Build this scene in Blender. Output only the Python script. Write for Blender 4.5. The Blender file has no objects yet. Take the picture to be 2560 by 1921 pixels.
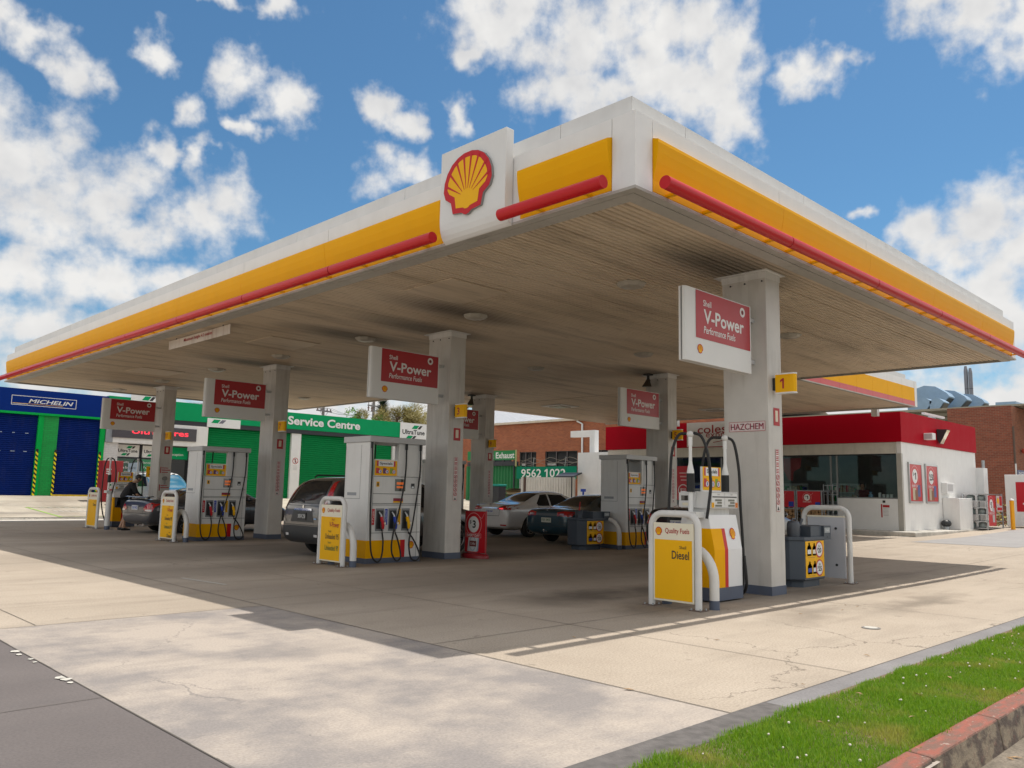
import bpy, bmesh, math, random
from mathutils import Vector as V, Matrix
from mathutils.bvhtree import BVHTree
R = math.radians
S = bpy.context.scene
COL = S.collection
random.seed(7)

# ---------------------------------------------------------------- camera
cam_d = bpy.data.cameras.new('camera'); cam = bpy.data.objects.new('camera', cam_d); COL.objects.link(cam)
cam_d.sensor_width = 36.0; cam_d.lens = 28.69; cam_d.clip_start = 0.05; cam_d.clip_end = 6000
CF, CR, CU = V((0.69497, 0.70680, 0.13208)), V((0.71095, -0.70293, 0.02075)), V((-0.10751, -0.07948, 0.99102))
cam.matrix_world = Matrix(((CR.x, CU.x, -CF.x, -7.166), (CR.y, CU.y, -CF.y, -5.369), (CR.z, CU.z, -CF.z, 1.416), (0, 0, 0, 1)))
S.camera = cam
S.render.engine = 'CYCLES'
S.view_settings.view_transform = 'Standard'; S.view_settings.look = 'None'
S.view_settings.gamma = 1; S.view_settings.use_curve_mapping = False
S.view_settings.exposure = -0.06
S.cycles.max_bounces = 10; S.cycles.diffuse_bounces = 5; S.cycles.glossy_bounces = 4; S.cycles.transparent_max_bounces = 12

# ---------------------------------------------------------------- sun
SUN = V((0.434, -0.03, 1.0)).normalized()
sd = bpy.data.lights.new('sun', 'SUN'); sun = bpy.data.objects.new('sun', sd); COL.objects.link(sun)
sd.energy = 4.3; sd.angle = R(0.53); sd.color = (1.0, 0.945, 0.86)
sun.rotation_euler = SUN.to_track_quat('Z', 'Y').to_euler(); sun.location = (20, 0, 40)

# ---------------------------------------------------------------- sky with drifting cumulus
W = bpy.data.worlds.new('World'); S.world = W; W.use_nodes = True
wt = W.node_tree; wt.nodes.clear()
def WN(t, **k):
    n = wt.nodes.new(t)
    for a, b in k.items(): setattr(n, a, b)
    return n
def wl(a, b): wt.links.new(a, b)
def wm(op, a, b=None, c=None, clamp=False):
    n = WN('ShaderNodeMath', operation=op, use_clamp=clamp)
    for i, x in enumerate((a, b, c)):
        if x is None: continue
        if isinstance(x, (int, float)): n.inputs[i].default_value = x
        else: wl(x, n.inputs[i])
    return n.outputs[0]
def wv(op, a, b):
    n = WN('ShaderNodeVectorMath', operation=op)
    for i, x in enumerate((a, b)):
        if isinstance(x, tuple): n.inputs[i].default_value = x
        else: wl(x, n.inputs[i])
    return n.outputs['Value'] if op in ('LENGTH', 'DOT_PRODUCT') else n.outputs[0]
sky = WN('ShaderNodeTexSky', sky_type='NISHITA', sun_disc=False)
sky.sun_elevation = math.asin(SUN.z); sky.sun_rotation = math.atan2(SUN.x, SUN.y)
sky.altitude = 50; sky.air_density = 1.0; sky.dust_density = 0.4; sky.ozone_density = 3.0
tc = WN('ShaderNodeTexCoord'); sep = WN('ShaderNodeSeparateXYZ'); wl(tc.outputs['Generated'], sep.inputs[0])
az = wm('MULTIPLY', wm('ARCTAN2', sep.outputs[1], sep.outputs[0]), 57.2958)
el = wm('MULTIPLY', wm('ARCSINE', sep.outputs[2]), 57.2958)
cmb = WN('ShaderNodeCombineXYZ'); wl(az, cmb.inputs[0]); wl(el, cmb.inputs[1]); P = cmb.outputs[0]
def wnoise(vec, scale, detail, rough=.55, lac=2.1):
    n = WN('ShaderNodeTexNoise'); wl(vec, n.inputs['Vector']); n.inputs['Scale'].default_value = scale
    n.inputs['Detail'].default_value = detail; n.inputs['Roughness'].default_value = rough; n.inputs['Lacunarity'].default_value = lac
    return n
w1 = wnoise(P, .16, 3)
warp = wv('MULTIPLY', wv('SUBTRACT', w1.outputs['Color'], (.5, .5, .5)), (6.0, 4.0, 0))
PW = wv('ADD', P, warp)
w1b = wnoise(P, .55, 3)
PW = wv('ADD', PW, wv('MULTIPLY', wv('SUBTRACT', w1b.outputs['Color'], (.5, .5, .5)), (2.4, 1.8, 0)))
# cloud groups as (azimuth, elevation, width, height) in degrees
CL = [(79, 26.6, 1.6, .9), (77, 25.9, 1.8, .9), (75.4, 24.6, 1.3, 1.2), (71.5, 26.9, 1.1, .9), (67, 30.6, 2.4, .5), (62.9, 30.6, 1.5, .6),
      (64.7, 26.5, 2.0, 1.3), (62.1, 25.5, 2.0, 1.3), (68.6, 23.8, 1.0, .8), (64.8, 23.6, .9, .6), (70.2, 21.7, 1.2, .9), (68, 21.5, .8, 1.0),
      (55.5, 25.4, 1.5, 1.1), (53.7, 24.8, 1.3, .9), (49.8, 25.6, .9, 1.3), (54.2, 21.8, 2.3, 1.1),
      (78.5, 18.6, 3.6, 3.6), (75.6, 16.8, 3.2, 2.2), (72.2, 17.9, 2.6, 2.6), (66.5, 17.8, 2.3, 2.2), (70.6, 16.4, 2.4, 1.5),
      (76.5, 12.4, 4.4, 1.8), (72.6, 12.9, 3.6, 1.7), (69.3, 13.3, 2.5, 1.3), (77, 9.6, 4.2, 1.5), (76, 6.8, 6, 1.8), (71, 9.0, 4, 1.6),
      (46.5, 32.2, 4.2, 2.2), (41.6, 30.5, 4.6, 2.8), (36.6, 30.6, 4.2, 3.2), (32.6, 30.8, 3.6, 3.2), (34, 27.6, 4.4, 2.6), (29.9, 28.6, 2.2, 2.4),
      (43.2, 27.7, 3.0, 1.7), (30.6, 25.0, 2.2, 1.9), (32, 26.2, 2.8, 2.0), (25.2, 27.3, 1.9, 1.3), (23.6, 28.0, 1.0, .8), (39.5, 26.8, 3.0, 1.8), (49, 29.9, 1.6, 1.0),
      (18, 29.6, 2.0, 1.4), (14.9, 29.2, 2.6, 1.6), (12, 27.6, 1.8, 2.0), (17.9, 16.9, 1.7, 1.6), (14.9, 16.6, 2.6, 2.2), (12, 16.6, 3, 2.4), (16.8, 14.9, 2.4, 1.9),
      (22.5, 18.4, .7, .5), (14.5, 11.2, 4.5, 3.6), (18.8, 8.8, 3.0, 1.7), (14, 6.4, 3.2, 1.3), (24, 5, 8, 2.6), (60, 5.5, 14, 2.6), (44, 4, 12, 3)]
acc = None
for (a, e, w, h) in CL:
    d = wv('LENGTH', wv('MULTIPLY', wv('SUBTRACT', PW, (a, e, 0)), (1 / (w * 1.18), 1 / (h * 1.22), 0)), (0, 0, 0))
    b = wm('SUBTRACT', 1.0, d)
    acc = b if acc is None else wm('SMOOTH_MAX', acc, b, .18)
# unseen clouds in the rest of the sky, thickened as added fill light
vn = wnoise(tc.outputs['Generated'], 2.6, 6)
rest = wm('MULTIPLY', wm('SUBTRACT', vn.outputs['Fac'], .43), 5.0)
outm = WN('ShaderNodeMapRange'); wl(wm('ABSOLUTE', wm('SUBTRACT', az, 45.5)), outm.inputs['Value'])
outm.inputs['From Min'].default_value = 38; outm.inputs['From Max'].default_value = 46
outm2 = WN('ShaderNodeMapRange'); wl(el, outm2.inputs['Value']); outm2.inputs['From Min'].default_value = 35; outm2.inputs['From Max'].default_value = 42
om = wm('MAXIMUM', outm.outputs[0], outm2.outputs[0])
acc = wm('MAXIMUM', acc, wm('SUBTRACT', wm('MULTIPLY', wm('ADD', rest, 2.0), om), 2.0))
f1 = wnoise(P, .38, 8, .54); up = wv('ADD', P, (-.35, .75, 0)); f1b = wnoise(P, .30, 3, .5); f2 = wnoise(up, .30, 3, .5); f3 = wnoise(P, .13, 3)
dens = wm('ADD', acc, wm('MULTIPLY', wm('SUBTRACT', f1.outputs['Fac'], .5), 2.6))
mk = WN('ShaderNodeMapRange', interpolation_type='SMOOTHSTEP'); wl(dens, mk.inputs['Value'])
mk.inputs['From Min'].default_value = -.30; mk.inputs['From Max'].default_value = .80
sh = wm('ADD', .78, wm('ADD', wm('MULTIPLY', wm('SUBTRACT', f1b.outputs['Fac'], f2.outputs['Fac']), 1.1), wm('MULTIPLY', wm('SUBTRACT', f3.outputs['Fac'], .5), 1.0)), clamp=True)
cc = WN('ShaderNodeMix', data_type='RGBA'); wl(sh, cc.inputs[0]); cc.inputs[6].default_value = (.60, .61, .64, 1); cc.inputs[7].default_value = (.95, .94, .92, 1)
bg1 = WN('ShaderNodeBackground'); bg1.inputs[1].default_value = .115
tint = WN('ShaderNodeMix', data_type='RGBA', blend_type='MULTIPLY'); tint.inputs[0].default_value = 1; wl(sky.outputs[0], tint.inputs[6]); tint.inputs[7].default_value = (.60, .89, .97, 1)
wl(tint.outputs[2], bg1.inputs[0])
# out-of-view clouds are warmed and brightened as added fill light on the fascia
warm = WN('ShaderNodeMix', data_type='RGBA', blend_type='MULTIPLY'); wl(om, warm.inputs[0]); wl(cc.outputs[2], warm.inputs[6]); warm.inputs[7].default_value = (1.0, .95, .88, 1)
bg2 = WN('ShaderNodeBackground'); wl(warm.outputs[2], bg2.inputs[0]); wl(wm('ADD', .95, wm('MULTIPLY', om, .55)), bg2.inputs[1])
mx = WN('ShaderNodeMixShader'); wl(mk.outputs[0], mx.inputs[0]); wl(bg1.outputs[0], mx.inputs[1]); wl(bg2.outputs[0], mx.inputs[2])
wo = WN('ShaderNodeOutputWorld'); wl(mx.outputs[0], wo.inputs[0])

# ---------------------------------------------------------------- materials
MC = {}
def lin(h):
    h = h.lstrip('#'); c = [int(h[i:i + 2], 16) / 255 for i in (0, 2, 4)]
    return tuple(x / 12.92 if x <= .04045 else ((x + .055) / 1.055) ** 2.4 for x in c)
class NT:
    def __init__(s, m): s.t = m.node_tree
    def n(s, ty, **k):
        x = s.t.nodes.new(ty)
        for a, b in k.items(): setattr(x, a, b)
        return x
    def l(s, a, b): s.t.links.new(a, b)
    def math(s, op, a, b=None, clamp=False):
        n = s.n('ShaderNodeMath', operation=op, use_clamp=clamp)
        for i, x in enumerate((a, b)):
            if x is None: continue
            if isinstance(x, (int, float)): n.inputs[i].default_value = x
            else: s.l(x, n.inputs[i])
        return n.outputs[0]
    def noise(s, vec, sc, det=3, ro=.55, out='Fac'):
        n = s.n('ShaderNodeTexNoise'); s.l(vec, n.inputs['Vector']); n.inputs['Scale'].default_value = sc
        n.inputs['Detail'].default_value = det; n.inputs['Roughness'].default_value = ro
        return n.outputs[out]
    def mr(s, v, a, b, c=0., d=1.):
        n = s.n('ShaderNodeMapRange'); s.l(v, n.inputs[0])
        for i, x in enumerate((a, b, c, d)): n.inputs[i + 1].default_value = x
        return n.outputs[0]
    def mix(s, f, a, b, bl='MIX'):
        n = s.n('ShaderNodeMix', data_type='RGBA', blend_type=bl)
        if isinstance(f, (int, float)): n.inputs[0].default_value = f
        else: s.l(f, n.inputs[0])
        for i, x in ((6, a), (7, b)):
            if isinstance(x, tuple): n.inputs[i].default_value = (*x[:3], 1)
            else: s.l(x, n.inputs[i])
        return n.outputs[2]
    def vec(s, v, sc):
        n = s.n('ShaderNodeVectorMath', operation='MULTIPLY'); s.l(v, n.inputs[0]); n.inputs[1].default_value = sc
        return n.outputs[0]
def base(name):
    m = bpy.data.materials.new(name); m.use_nodes = True
    return m, NT(m), m.node_tree.nodes['Principled BSDF']
def mat(name, col, rough=.5, metal=0., coat=0., spec=.5, var=.06, vs=3., dirt=0., dcol=(.10, .085, .065), bump=0., bs=60., emit=None, es=1.):
    """plain paint, plastic, metal or rubber with slight unevenness and, if asked, grime"""
    if name in MC: return MC[name]
    if isinstance(col, str): col = lin(col)
    m, t, b = base(name)
    g = t.n('ShaderNodeNewGeometry').outputs['Position']
    c = tuple(col)
    if var or dirt:
        n = t.noise(g, vs, 4)
        f = t.mr(n, .3, .7, 1 - var, 1 + var)
        c = t.mix(1.0, c, t.n('ShaderNodeCombineColor').outputs[0], 'MULTIPLY') if False else None
        cm = t.n('ShaderNodeVectorMath', operation='SCALE'); cm.inputs[0].default_value = col; t.l(f, cm.inputs['Scale'])
        c = cm.outputs[0]
    if dirt:
        st = t.noise(t.vec(g, (9, 9, .8)), 1.0, 5, .6); bl = t.noise(g, 1.3, 4)
        d = t.mr(t.math('ADD', t.math('MULTIPLY', st, .6), t.math('MULTIPLY', bl, .4)), .50, .72, 0, dirt)
        c = t.mix(d, c, dcol)
    if isinstance(c, tuple): b.inputs['Base Color'].default_value = (*c, 1)
    else: t.l(c, b.inputs['Base Color'])
    b.inputs['Roughness'].default_value = rough; b.inputs['Metallic'].default_value = metal
    b.inputs['Coat Weight'].default_value = coat; b.inputs['Coat Roughness'].default_value = .05
    b.inputs['Specular IOR Level'].default_value = spec
    if rough > .15:
        rn = t.mr(t.noise(g, vs * 4, 3), .3, .7, rough * .93, min(1, rough * 1.07)); t.l(rn, b.inputs['Roughness'])
    if bump:
        bp = t.n('ShaderNodeBump'); bp.inputs['Strength'].default_value = bump; bp.inputs['Distance'].default_value = .01
        t.l(t.noise(g, bs, 3), bp.inputs['Height']); t.l(bp.outputs[0], b.inputs['Normal'])
    if emit:
        b.inputs['Emission Color'].default_value = (*emit, 1); b.inputs['Emission Strength'].default_value = es
    MC[name] = m
    return m
def glass(name, tint=(.55, .62, .62), refl=.25, rough=.02):
    if name in MC: return MC[name]
    m, t, b = base(name)
    t.t.nodes.remove(b); o = t.t.nodes['Material Output']
    tr = t.n('ShaderNodeBsdfTransparent'); tr.inputs[0].default_value = (*tint, 1)
    gl = t.n('ShaderNodeBsdfGlossy'); gl.inputs['Roughness'].default_value = rough
    fr = t.n('ShaderNodeLayerWeight'); fr.inputs[0].default_value = refl
    mi = t.n('ShaderNodeMixShader'); t.l(t.mr(fr.outputs['Fresnel'], 0, 1, .035, .9), mi.inputs[0]); t.l(tr.outputs[0], mi.inputs[1]); t.l(gl.outputs[0], mi.inputs[2])
    t.l(mi.outputs[0], o.inputs[0]); MC[name] = m
    return m
def paintcar(name, col, flake=.25):
    return mat(name, col, .32, flake, 1.0, .5, .03, 8, dirt=.0)
def concrete(name, c1, c2, mott=.5, msc=.9, stain_shade=(), dark=(.05, .045, .042), gen=.25, speck=.5):
    """slab concrete: mottling, aggregate specks, drips and the oil and painted shade patches listed as (x, y, rx, ry, strength)"""
    m, t, b = base(name)
    g = t.n('ShaderNodeNewGeometry').outputs['Position']
    n1 = t.noise(g, msc, 6, .62); n2 = t.noise(g, msc * .23, 3); n3 = t.noise(g, 55, 3, .7); n4 = t.noise(t.vec(g, (.35, 2.2, 1)), 1.1, 5, .6)
    f = t.mr(t.math('ADD', t.math('MULTIPLY', n1, .65), t.math('MULTIPLY', n2, .35)), .5 - .16 / max(mott, .05) * .5, .5 + .16 / max(mott, .05) * .5)
    c = t.mix(f, c1, c2)
    c = t.mix(t.mr(n4, .52, .75, 0, gen), c, dark)
    sp = t.mr(n3, .36, .64, 1 - .26 * speck, 1 + .2 * speck)
    sc = t.n('ShaderNodeVectorMath', operation='SCALE'); t.l(c, sc.inputs[0]); t.l(sp, sc.inputs['Scale']); c = sc.outputs[0]
    vo = t.n('ShaderNodeTexVoronoi'); t.l(g, vo.inputs['Vector']); vo.inputs['Scale'].default_value = 2.3
    c = t.mix(t.mr(vo.outputs['Distance'], .012, .022, .75, 0), c, (.02, .02, .02))
    vc = t.n('ShaderNodeTexVoronoi', feature='DISTANCE_TO_EDGE'); cw = t.n('ShaderNodeVectorMath', operation='ADD'); t.l(g, cw.inputs[0]); t.l(t.vec(t.noise(g, 1.4, 5, .65, 'Color'), (.9, .9, 0)), cw.inputs[1]); t.l(cw.outputs[0], vc.inputs['Vector']); vc.inputs['Scale'].default_value = .30
    ck_ = t.math('MULTIPLY', t.mr(vc.outputs['Distance'], .0008, .0030, .55, 0), t.mr(n2, .52, .58)); c = t.mix(ck_, c, dark)
    sm_ = t.noise(g, 5.5, 2, .5); c = t.mix(t.mr(sm_, .70, .76, 0, .35), c, dark)
    wpn = t.n('ShaderNodeVectorMath', operation='SCALE'); wpn.inputs['Scale'].default_value = 1.1
    wsub = t.n('ShaderNodeVectorMath', operation='SUBTRACT'); t.l(t.noise(g, 1.6, 5, .6, 'Color'), wsub.inputs[0]); wsub.inputs[1].default_value = (.5, .5, .5)
    t.l(wsub.outputs[0], wpn.inputs[0])
    gw = t.n('ShaderNodeVectorMath', operation='ADD'); t.l(g, gw.inputs[0]); t.l(wpn.outputs[0], gw.inputs[1])
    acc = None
    for (x, y, rx, ry, s) in stain_shade:
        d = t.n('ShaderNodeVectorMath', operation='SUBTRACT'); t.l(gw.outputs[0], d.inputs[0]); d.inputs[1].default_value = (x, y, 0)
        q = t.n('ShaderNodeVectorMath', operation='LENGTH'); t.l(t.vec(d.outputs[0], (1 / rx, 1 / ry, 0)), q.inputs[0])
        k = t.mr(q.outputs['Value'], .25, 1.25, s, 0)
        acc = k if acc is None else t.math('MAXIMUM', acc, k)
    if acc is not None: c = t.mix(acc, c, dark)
    t.l(c, b.inputs['Base Color']); b.inputs['Roughness'].default_value = .88; b.inputs['Specular IOR Level'].default_value = .3
    bp = t.n('ShaderNodeBump'); bp.inputs['Strength'].default_value = .35; bp.inputs['Distance'].default_value = .006
    t.l(t.math('ADD', n3, t.math('MULTIPLY', n1, .8)), bp.inputs['Height']); t.l(bp.outputs[0], b.inputs['Normal'])
    MC[name] = m
    return m
def brick(name, c1, c2, mortar, axis='y', bw=.24, bh=.086, paint=False):
    if name in MC: return MC[name]
    m, t, b = base(name)
    g = t.n('ShaderNodeNewGeometry').outputs['Position']; s = t.n('ShaderNodeSeparateXYZ'); t.l(g, s.inputs[0])
    cb = t.n('ShaderNodeCombineXYZ'); t.l(s.outputs[0 if axis == 'x' else 1], cb.inputs[0]); t.l(s.outputs[2], cb.inputs[1])
    br = t.n('ShaderNodeTexBrick'); t.l(cb.outputs[0], br.inputs['Vector'])
    br.inputs['Color1'].default_value = (*c1, 1); br.inputs['Color2'].default_value = (*c2, 1); br.inputs['Mortar'].default_value = (*mortar, 1)
    br.inputs['Scale'].default_value = 1; br.inputs['Brick Width'].default_value = bw; br.inputs['Row Height'].default_value = bh; br.inputs['Mortar Size'].default_value = .006 if paint else .009
    n = t.noise(g, 1.2, 5); c = t.mix(t.mr(n, .35, .7, 0, .35), br.outputs['Color'], tuple(x * .55 for x in c1))
    t.l(c, b.inputs['Base Color']); b.inputs['Roughness'].default_value = .45 if paint else .85
    bp = t.n('ShaderNodeBump'); bp.inputs['Strength'].default_value = .5; bp.inputs['Distance'].default_value = .006; bp.invert = True
    t.l(br.outputs['Fac'], bp.inputs['Height']); t.l(bp.outputs[0], b.inputs['Normal']); MC[name] = m
    return m

WHITE = mat('white_paint', (.76, .76, .75), .42, var=.03)
WHITED = mat('white_paint_grimy', (.68, .67, .65), .5, var=.04, dirt=.30)
WHITEC = mat('white_cladding', (.80, .79, .77), .4, var=.03, dirt=.10)
PANELW = mat('white_panel', (.74, .735, .72), .45, var=.02, spec=.3)
GREYT = mat('grey_trim', (.42, .40, .36), .5, dirt=.35)
YEL = mat('yellow_gloss', (.86, .415, .0), .5, spec=.10, var=.02)
YELS = mat('yellow_sheet', (.88, .46, .0), .5, spec=.25, var=.02)
RED = mat('red_gloss', (.55, .010, .014), .36, spec=.3, var=.03)
REDS = mat('red_sheet', (.40, .010, .016), .35, var=.03)
REDF = mat('red_fascia_paint', (.42, .002, .014), .6, spec=.08, var=.02, vs=.6)
REDP = mat('red_poster', (.52, .008, .018), .35, var=.02)
CREAM = mat('cream_sheet', (.80, .74, .58), .4, var=.02)
INK = mat('black_ink', (.02, .02, .02), .5, var=0)
INKR = mat('red_ink', (.42, .012, .02), .5, var=0)
INKG = mat('dark_green_ink', (.02, .12, .03), .5, var=0)
BLACK = mat('black_rubber', (.012, .012, .013), .55, var=.1)
DARKP = mat('dark_plastic', (.025, .027, .03), .45)
BGREY = mat('blue_grey_paint', (.085, .105, .155), .55, dirt=.3)
SLATE = mat('slate_plastic', (.060, .075, .098), .5, var=.06)
CHROME = mat('chrome', (.75, .76, .78), .12, 1.0, var=0)
ALU = mat('brushed_aluminium', (.55, .56, .57), .35, .9)
GALV = mat('galvanised_steel', (.42, .44, .46), .45, .7, var=.12, vs=9)
PILLAR = mat('pillar_paint', (.58, .555, .52), .6, var=.05, dirt=.42, dcol=(.22, .19, .15), bump=.15, bs=25)
NAVY = mat('navy_blue_paint', (.001, .024, .19), .6, spec=.10, var=.04)
SHUTB = mat('blue_shutter_paint', (.002, .018, .15), .55, spec=.12, var=.10, dirt=.15)
SHUTG = mat('green_shutter_paint', lin('#00783F'), .5, spec=.15, var=.06)
GRN = mat('green_paint', lin('#00955C'), .5, spec=.15, var=.04)
GRNB = mat('bright_green_paint', lin('#00A84A'), .5, spec=.15, var=.05)
CHAR = mat('charcoal_paint', (.025, .027, .035), .5)
BLUEP = mat('blue_paint', lin('#1B3FA8'), .4)
GLASSD = mat('dark_glass', (.012, .014, .016), .07, spec=.32, var=0)
GLASS = glass('shop_glass', (.72, .80, .80), .15)
LAMPR = mat('red_lens', (.42, .008, .010), .12, coat=1.0, var=0)
LAMPB = mat('lit_red_lens', (.8, .01, .01), .12, coat=1.0, var=0, emit=(1, .03, .02), es=.9)
LAMPC = mat('clear_lens', (.62, .60, .60), .1, coat=1.0, var=.2, vs=60)
TYRE = mat('tyre_rubber', (.014, .014, .015), .75, var=.15, vs=20)
WOOD = mat('cut_wood', (.36, .22, .11), .7, var=.3, vs=14)

# ---------------------------------------------------------------- mesh helpers
TXC = {}
def textmesh(s, shear=0., bold=0.):
    k = (s, shear, bold)
    if k not in TXC:
        c = bpy.data.curves.new('t', 'FONT'); c.body = s; c.resolution_u = 3; c.shear = shear; c.offset = bold
        o = bpy.data.objects.new('t', c); m = o.to_mesh()
        vs = [tuple(v.co)[:2] for v in m.vertices]; fs = [tuple(p.vertices) for p in m.polygons]
        o.to_mesh_clear(); bpy.data.objects.remove(o); bpy.data.curves.remove(c)
        if s != '1' and '1' in s or s == '1':
            bx = [q[0] for q in vs] if s == '1' else None
            w1 = (max(bx) - min(bx)) if bx else None
            if s == '1': tp = max(q[1] for q in vs); add = [(min(bx), tp)]
            else:
                o1, _ = textmesh('1', 0., bold); b1 = [q[0] for q in o1[:-4]]; w1 = max(b1) - min(b1); tp = max(q[1] for q in o1[:-4])
                add = [(max(q[0] for q in (textmesh(s[:i + 1], 0., bold)[0] if i + 1 < len(s) else vs)) - w1, tp) for i, ch in enumerate(s) if ch == '1']
            for xl, tp in add:
                n0 = len(vs); vs += [(xl + .02, tp), (xl - .16, tp - .13), (xl - .16, tp - .27), (xl + .02, tp - .16)]; fs += [(n0, n0 + 1, n0 + 2, n0 + 3)]
        TXC[k] = (vs, fs)
    return TXC[k]
class Fr:
    """a flat frame: origin, right, up; the normal points to the reader"""
    def __init__(s, o, u, v=(0, 0, 1)): s.o, s.u, s.v = V(o), V(u).normalized(), V(v).normalized(); s.n = s.u.cross(s.v)
    def p(s, x, y, e=0.): return s.o + s.u * x + s.v * y + s.n * e
FY = lambda x, y, z: Fr((x, y, z), (1, 0, 0))      # faces -y
FX = lambda x, y, z: Fr((x, y, z), (0, -1, 0))     # faces -x
class MB:
    def __init__(s): s.v, s.f, s.m, s.s, s.mats = [], [], [], [], []
    def mi(s, m):
        if m not in s.mats: s.mats.append(m)
        return s.mats.index(m)
    def raw(s, vs, fs, m, smooth=False):
        o = len(s.v); s.v += [tuple(x) for x in vs]; k = s.mi(m)
        for f in fs: s.f.append(tuple(o + i for i in f)); s.m.append(k); s.s.append(smooth)
        return s
    def quad(s, a, b, c, d, m): return s.raw([a, b, c, d], [(0, 1, 2, 3)], m)
    def box(s, a, b, m):
        (x0, y0, z0), (x1, y1, z1) = a, b
        x0, x1 = min(x0, x1), max(x0, x1); y0, y1 = min(y0, y1), max(y0, y1); z0, z1 = min(z0, z1), max(z0, z1)
        return s.raw([(x0, y0, z0), (x1, y0, z0), (x1, y1, z0), (x0, y1, z0), (x0, y0, z1), (x1, y0, z1), (x1, y1, z1), (x0, y1, z1)],
                     [(3, 2, 1, 0), (4, 5, 6, 7), (0, 1, 5, 4), (1, 2, 6, 5), (2, 3, 7, 6), (3, 0, 4, 7)], m)
    def prism(s, pts, vec, m, smooth=False):
        n = len(pts); a = [V(q) for q in pts]; b = [q + V(vec) for q in a]
        s.raw(a + b, [tuple(range(n))[::-1], tuple(range(n, 2 * n))], m)
        return s.raw(a + b, [(i, (i + 1) % n, n + (i + 1) % n, n + i) for i in range(n)], m, smooth)
    def loft(s, rings, m, smooth=True, caps=True, closed=True):
        n = len(rings[0]); vs = [q for r in rings for q in r]; fs = []
        for i in range(len(rings) - 1):
            for j in range(n if closed else n - 1):
                k = (j + 1) % n; fs.append((i * n + j, i * n + k, (i + 1) * n + k, (i + 1) * n + j))
        s.raw(vs, fs, m, smooth)
        if caps: s.raw(rings[0] + rings[-1], [tuple(range(n))[::-1], tuple(range(n, 2 * n))], m)
        return s
    def tube(s, pts, r, m, n=8, caps=True):
        pts = [V(q) for q in pts]; rs = r if isinstance(r, (list, tuple)) else [r] * len(pts); rings = []; px = None
        for i, q in enumerate(pts):
            d = (pts[min(i + 1, len(pts) - 1)] - pts[max(i - 1, 0)]).normalized()
            if px is None: px = d.orthogonal().normalized()
            else: px = (px - d * px.dot(d)).normalized()
            py = d.cross(px)
            rings.append([q + (px * math.cos(a) + py * math.sin(a)) * rs[i] for a in (2 * math.pi * j / n for j in range(n))])
        return s.loft(rings, m, True, caps)
    def cyl(s, a, b, r, m, r2=None, n=16): return s.tube([a, b], [r, r if r2 is None else r2], m, n)
    def sph(s, c, r, m, nu=12, nv=8):
        r = (r, r, r) if isinstance(r, (int, float)) else r; rings = []
        for i in range(nv + 1):
            t = math.pi * (i / nv * .98 + .01); rings.append([(c[0] + r[0] * math.sin(t) * math.cos(a), c[1] + r[1] * math.sin(t) * math.sin(a), c[2] - r[2] * math.cos(t)) for a in (2 * math.pi * j / nu for j in range(nu))])
        return s.loft(rings, m)
    def rect(s, F, x0, y0, x1, y1, m, e=.003): return s.quad(F.p(x0, y0, e), F.p(x1, y0, e), F.p(x1, y1, e), F.p(x0, y1, e), m)
    def poly(s, F, pts, m, e=.003): return s.raw([F.p(x, y, e) for x, y in pts], [tuple(range(len(pts)))], m)
    def disc(s, F, x, y, r, m, e=.003, n=20, ry=None): return s.poly(F, [(x + r * math.cos(2 * math.pi * i / n), y + (ry or r) * math.sin(2 * math.pi * i / n)) for i in range(n)], m, e)
    def ring(s, F, x, y, r0, r1, m, e=.003, n=20):
        vs = [F.p(x + r * math.cos(2 * math.pi * i / n), y + r * math.sin(2 * math.pi * i / n), e) for r in (r0, r1) for i in range(n)]
        return s.raw(vs, [(i, (i + 1) % n, n + (i + 1) % n, n + i) for i in range(n)], m)
    def line(s, F, x0, y0, x1, y1, w, m, e=.003):
        dx, dy = x1 - x0, y1 - y0; l = math.hypot(dx, dy) or 1; nx, ny = -dy / l * w / 2, dx / l * w / 2
        return s.poly(F, [(x0 - nx, y0 - ny), (x1 - nx, y1 - ny), (x1 + nx, y1 + ny), (x0 + nx, y0 + ny)], m, e)
    def frame(s, F, x0, y0, x1, y1, w, m, e=.003):
        s.rect(F, x0, y0, x1, y0 + w, m, e); s.rect(F, x0, y1 - w, x1, y1, m, e); s.rect(F, x0, y0 + w, x0 + w, y1 - w, m, e); return s.rect(F, x1 - w, y0 + w, x1, y1 - w, m, e)
    def txt(s, F, t, x, y, h, m, w=None, bold=0., shear=0., al='L', e=.004, th=0.):
        """letters whose box is h tall (and w wide if given), its lower left corner at x, y"""
        vs, fs = textmesh(t, shear, bold)
        a, b = min(q[0] for q in vs), max(q[0] for q in vs); c, d = min(q[1] for q in vs), max(q[1] for q in vs)
        ky = h / (d - c); kx = w / (b - a) if w else ky; W_ = (b - a) * kx
        ox = x - (W_ if al == 'R' else W_ / 2 if al == 'C' else 0)
        s.raw([F.p(ox + (q[0] - a) * kx, y + (q[1] - c) * ky, e + th) for q in vs], fs, m)
        return s
    def build(s, name, parent=None, loc=None, bevel=0., seg=2, sub=0):
        me = bpy.data.meshes.new(name); me.from_pydata(s.v, [], s.f)
        for m in s.mats: me.materials.append(m)
        me.polygons.foreach_set('material_index', s.m); me.polygons.foreach_set('use_smooth', s.s); me.update()
        o = bpy.data.objects.new(name, me); COL.objects.link(o)
        if bevel or sub:
            bm = bmesh.new(); bm.from_mesh(me); bmesh.ops.remove_doubles(bm, verts=bm.verts, dist=1e-5); bmesh.ops.recalc_face_normals(bm, faces=bm.faces); bm.to_mesh(me); bm.free()
        if bevel:
            b = o.modifiers.new('bevel', 'BEVEL'); b.width = bevel; b.segments = seg; b.limit_method = 'ANGLE'; b.angle_limit = R(40); b.harden_normals = False
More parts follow.
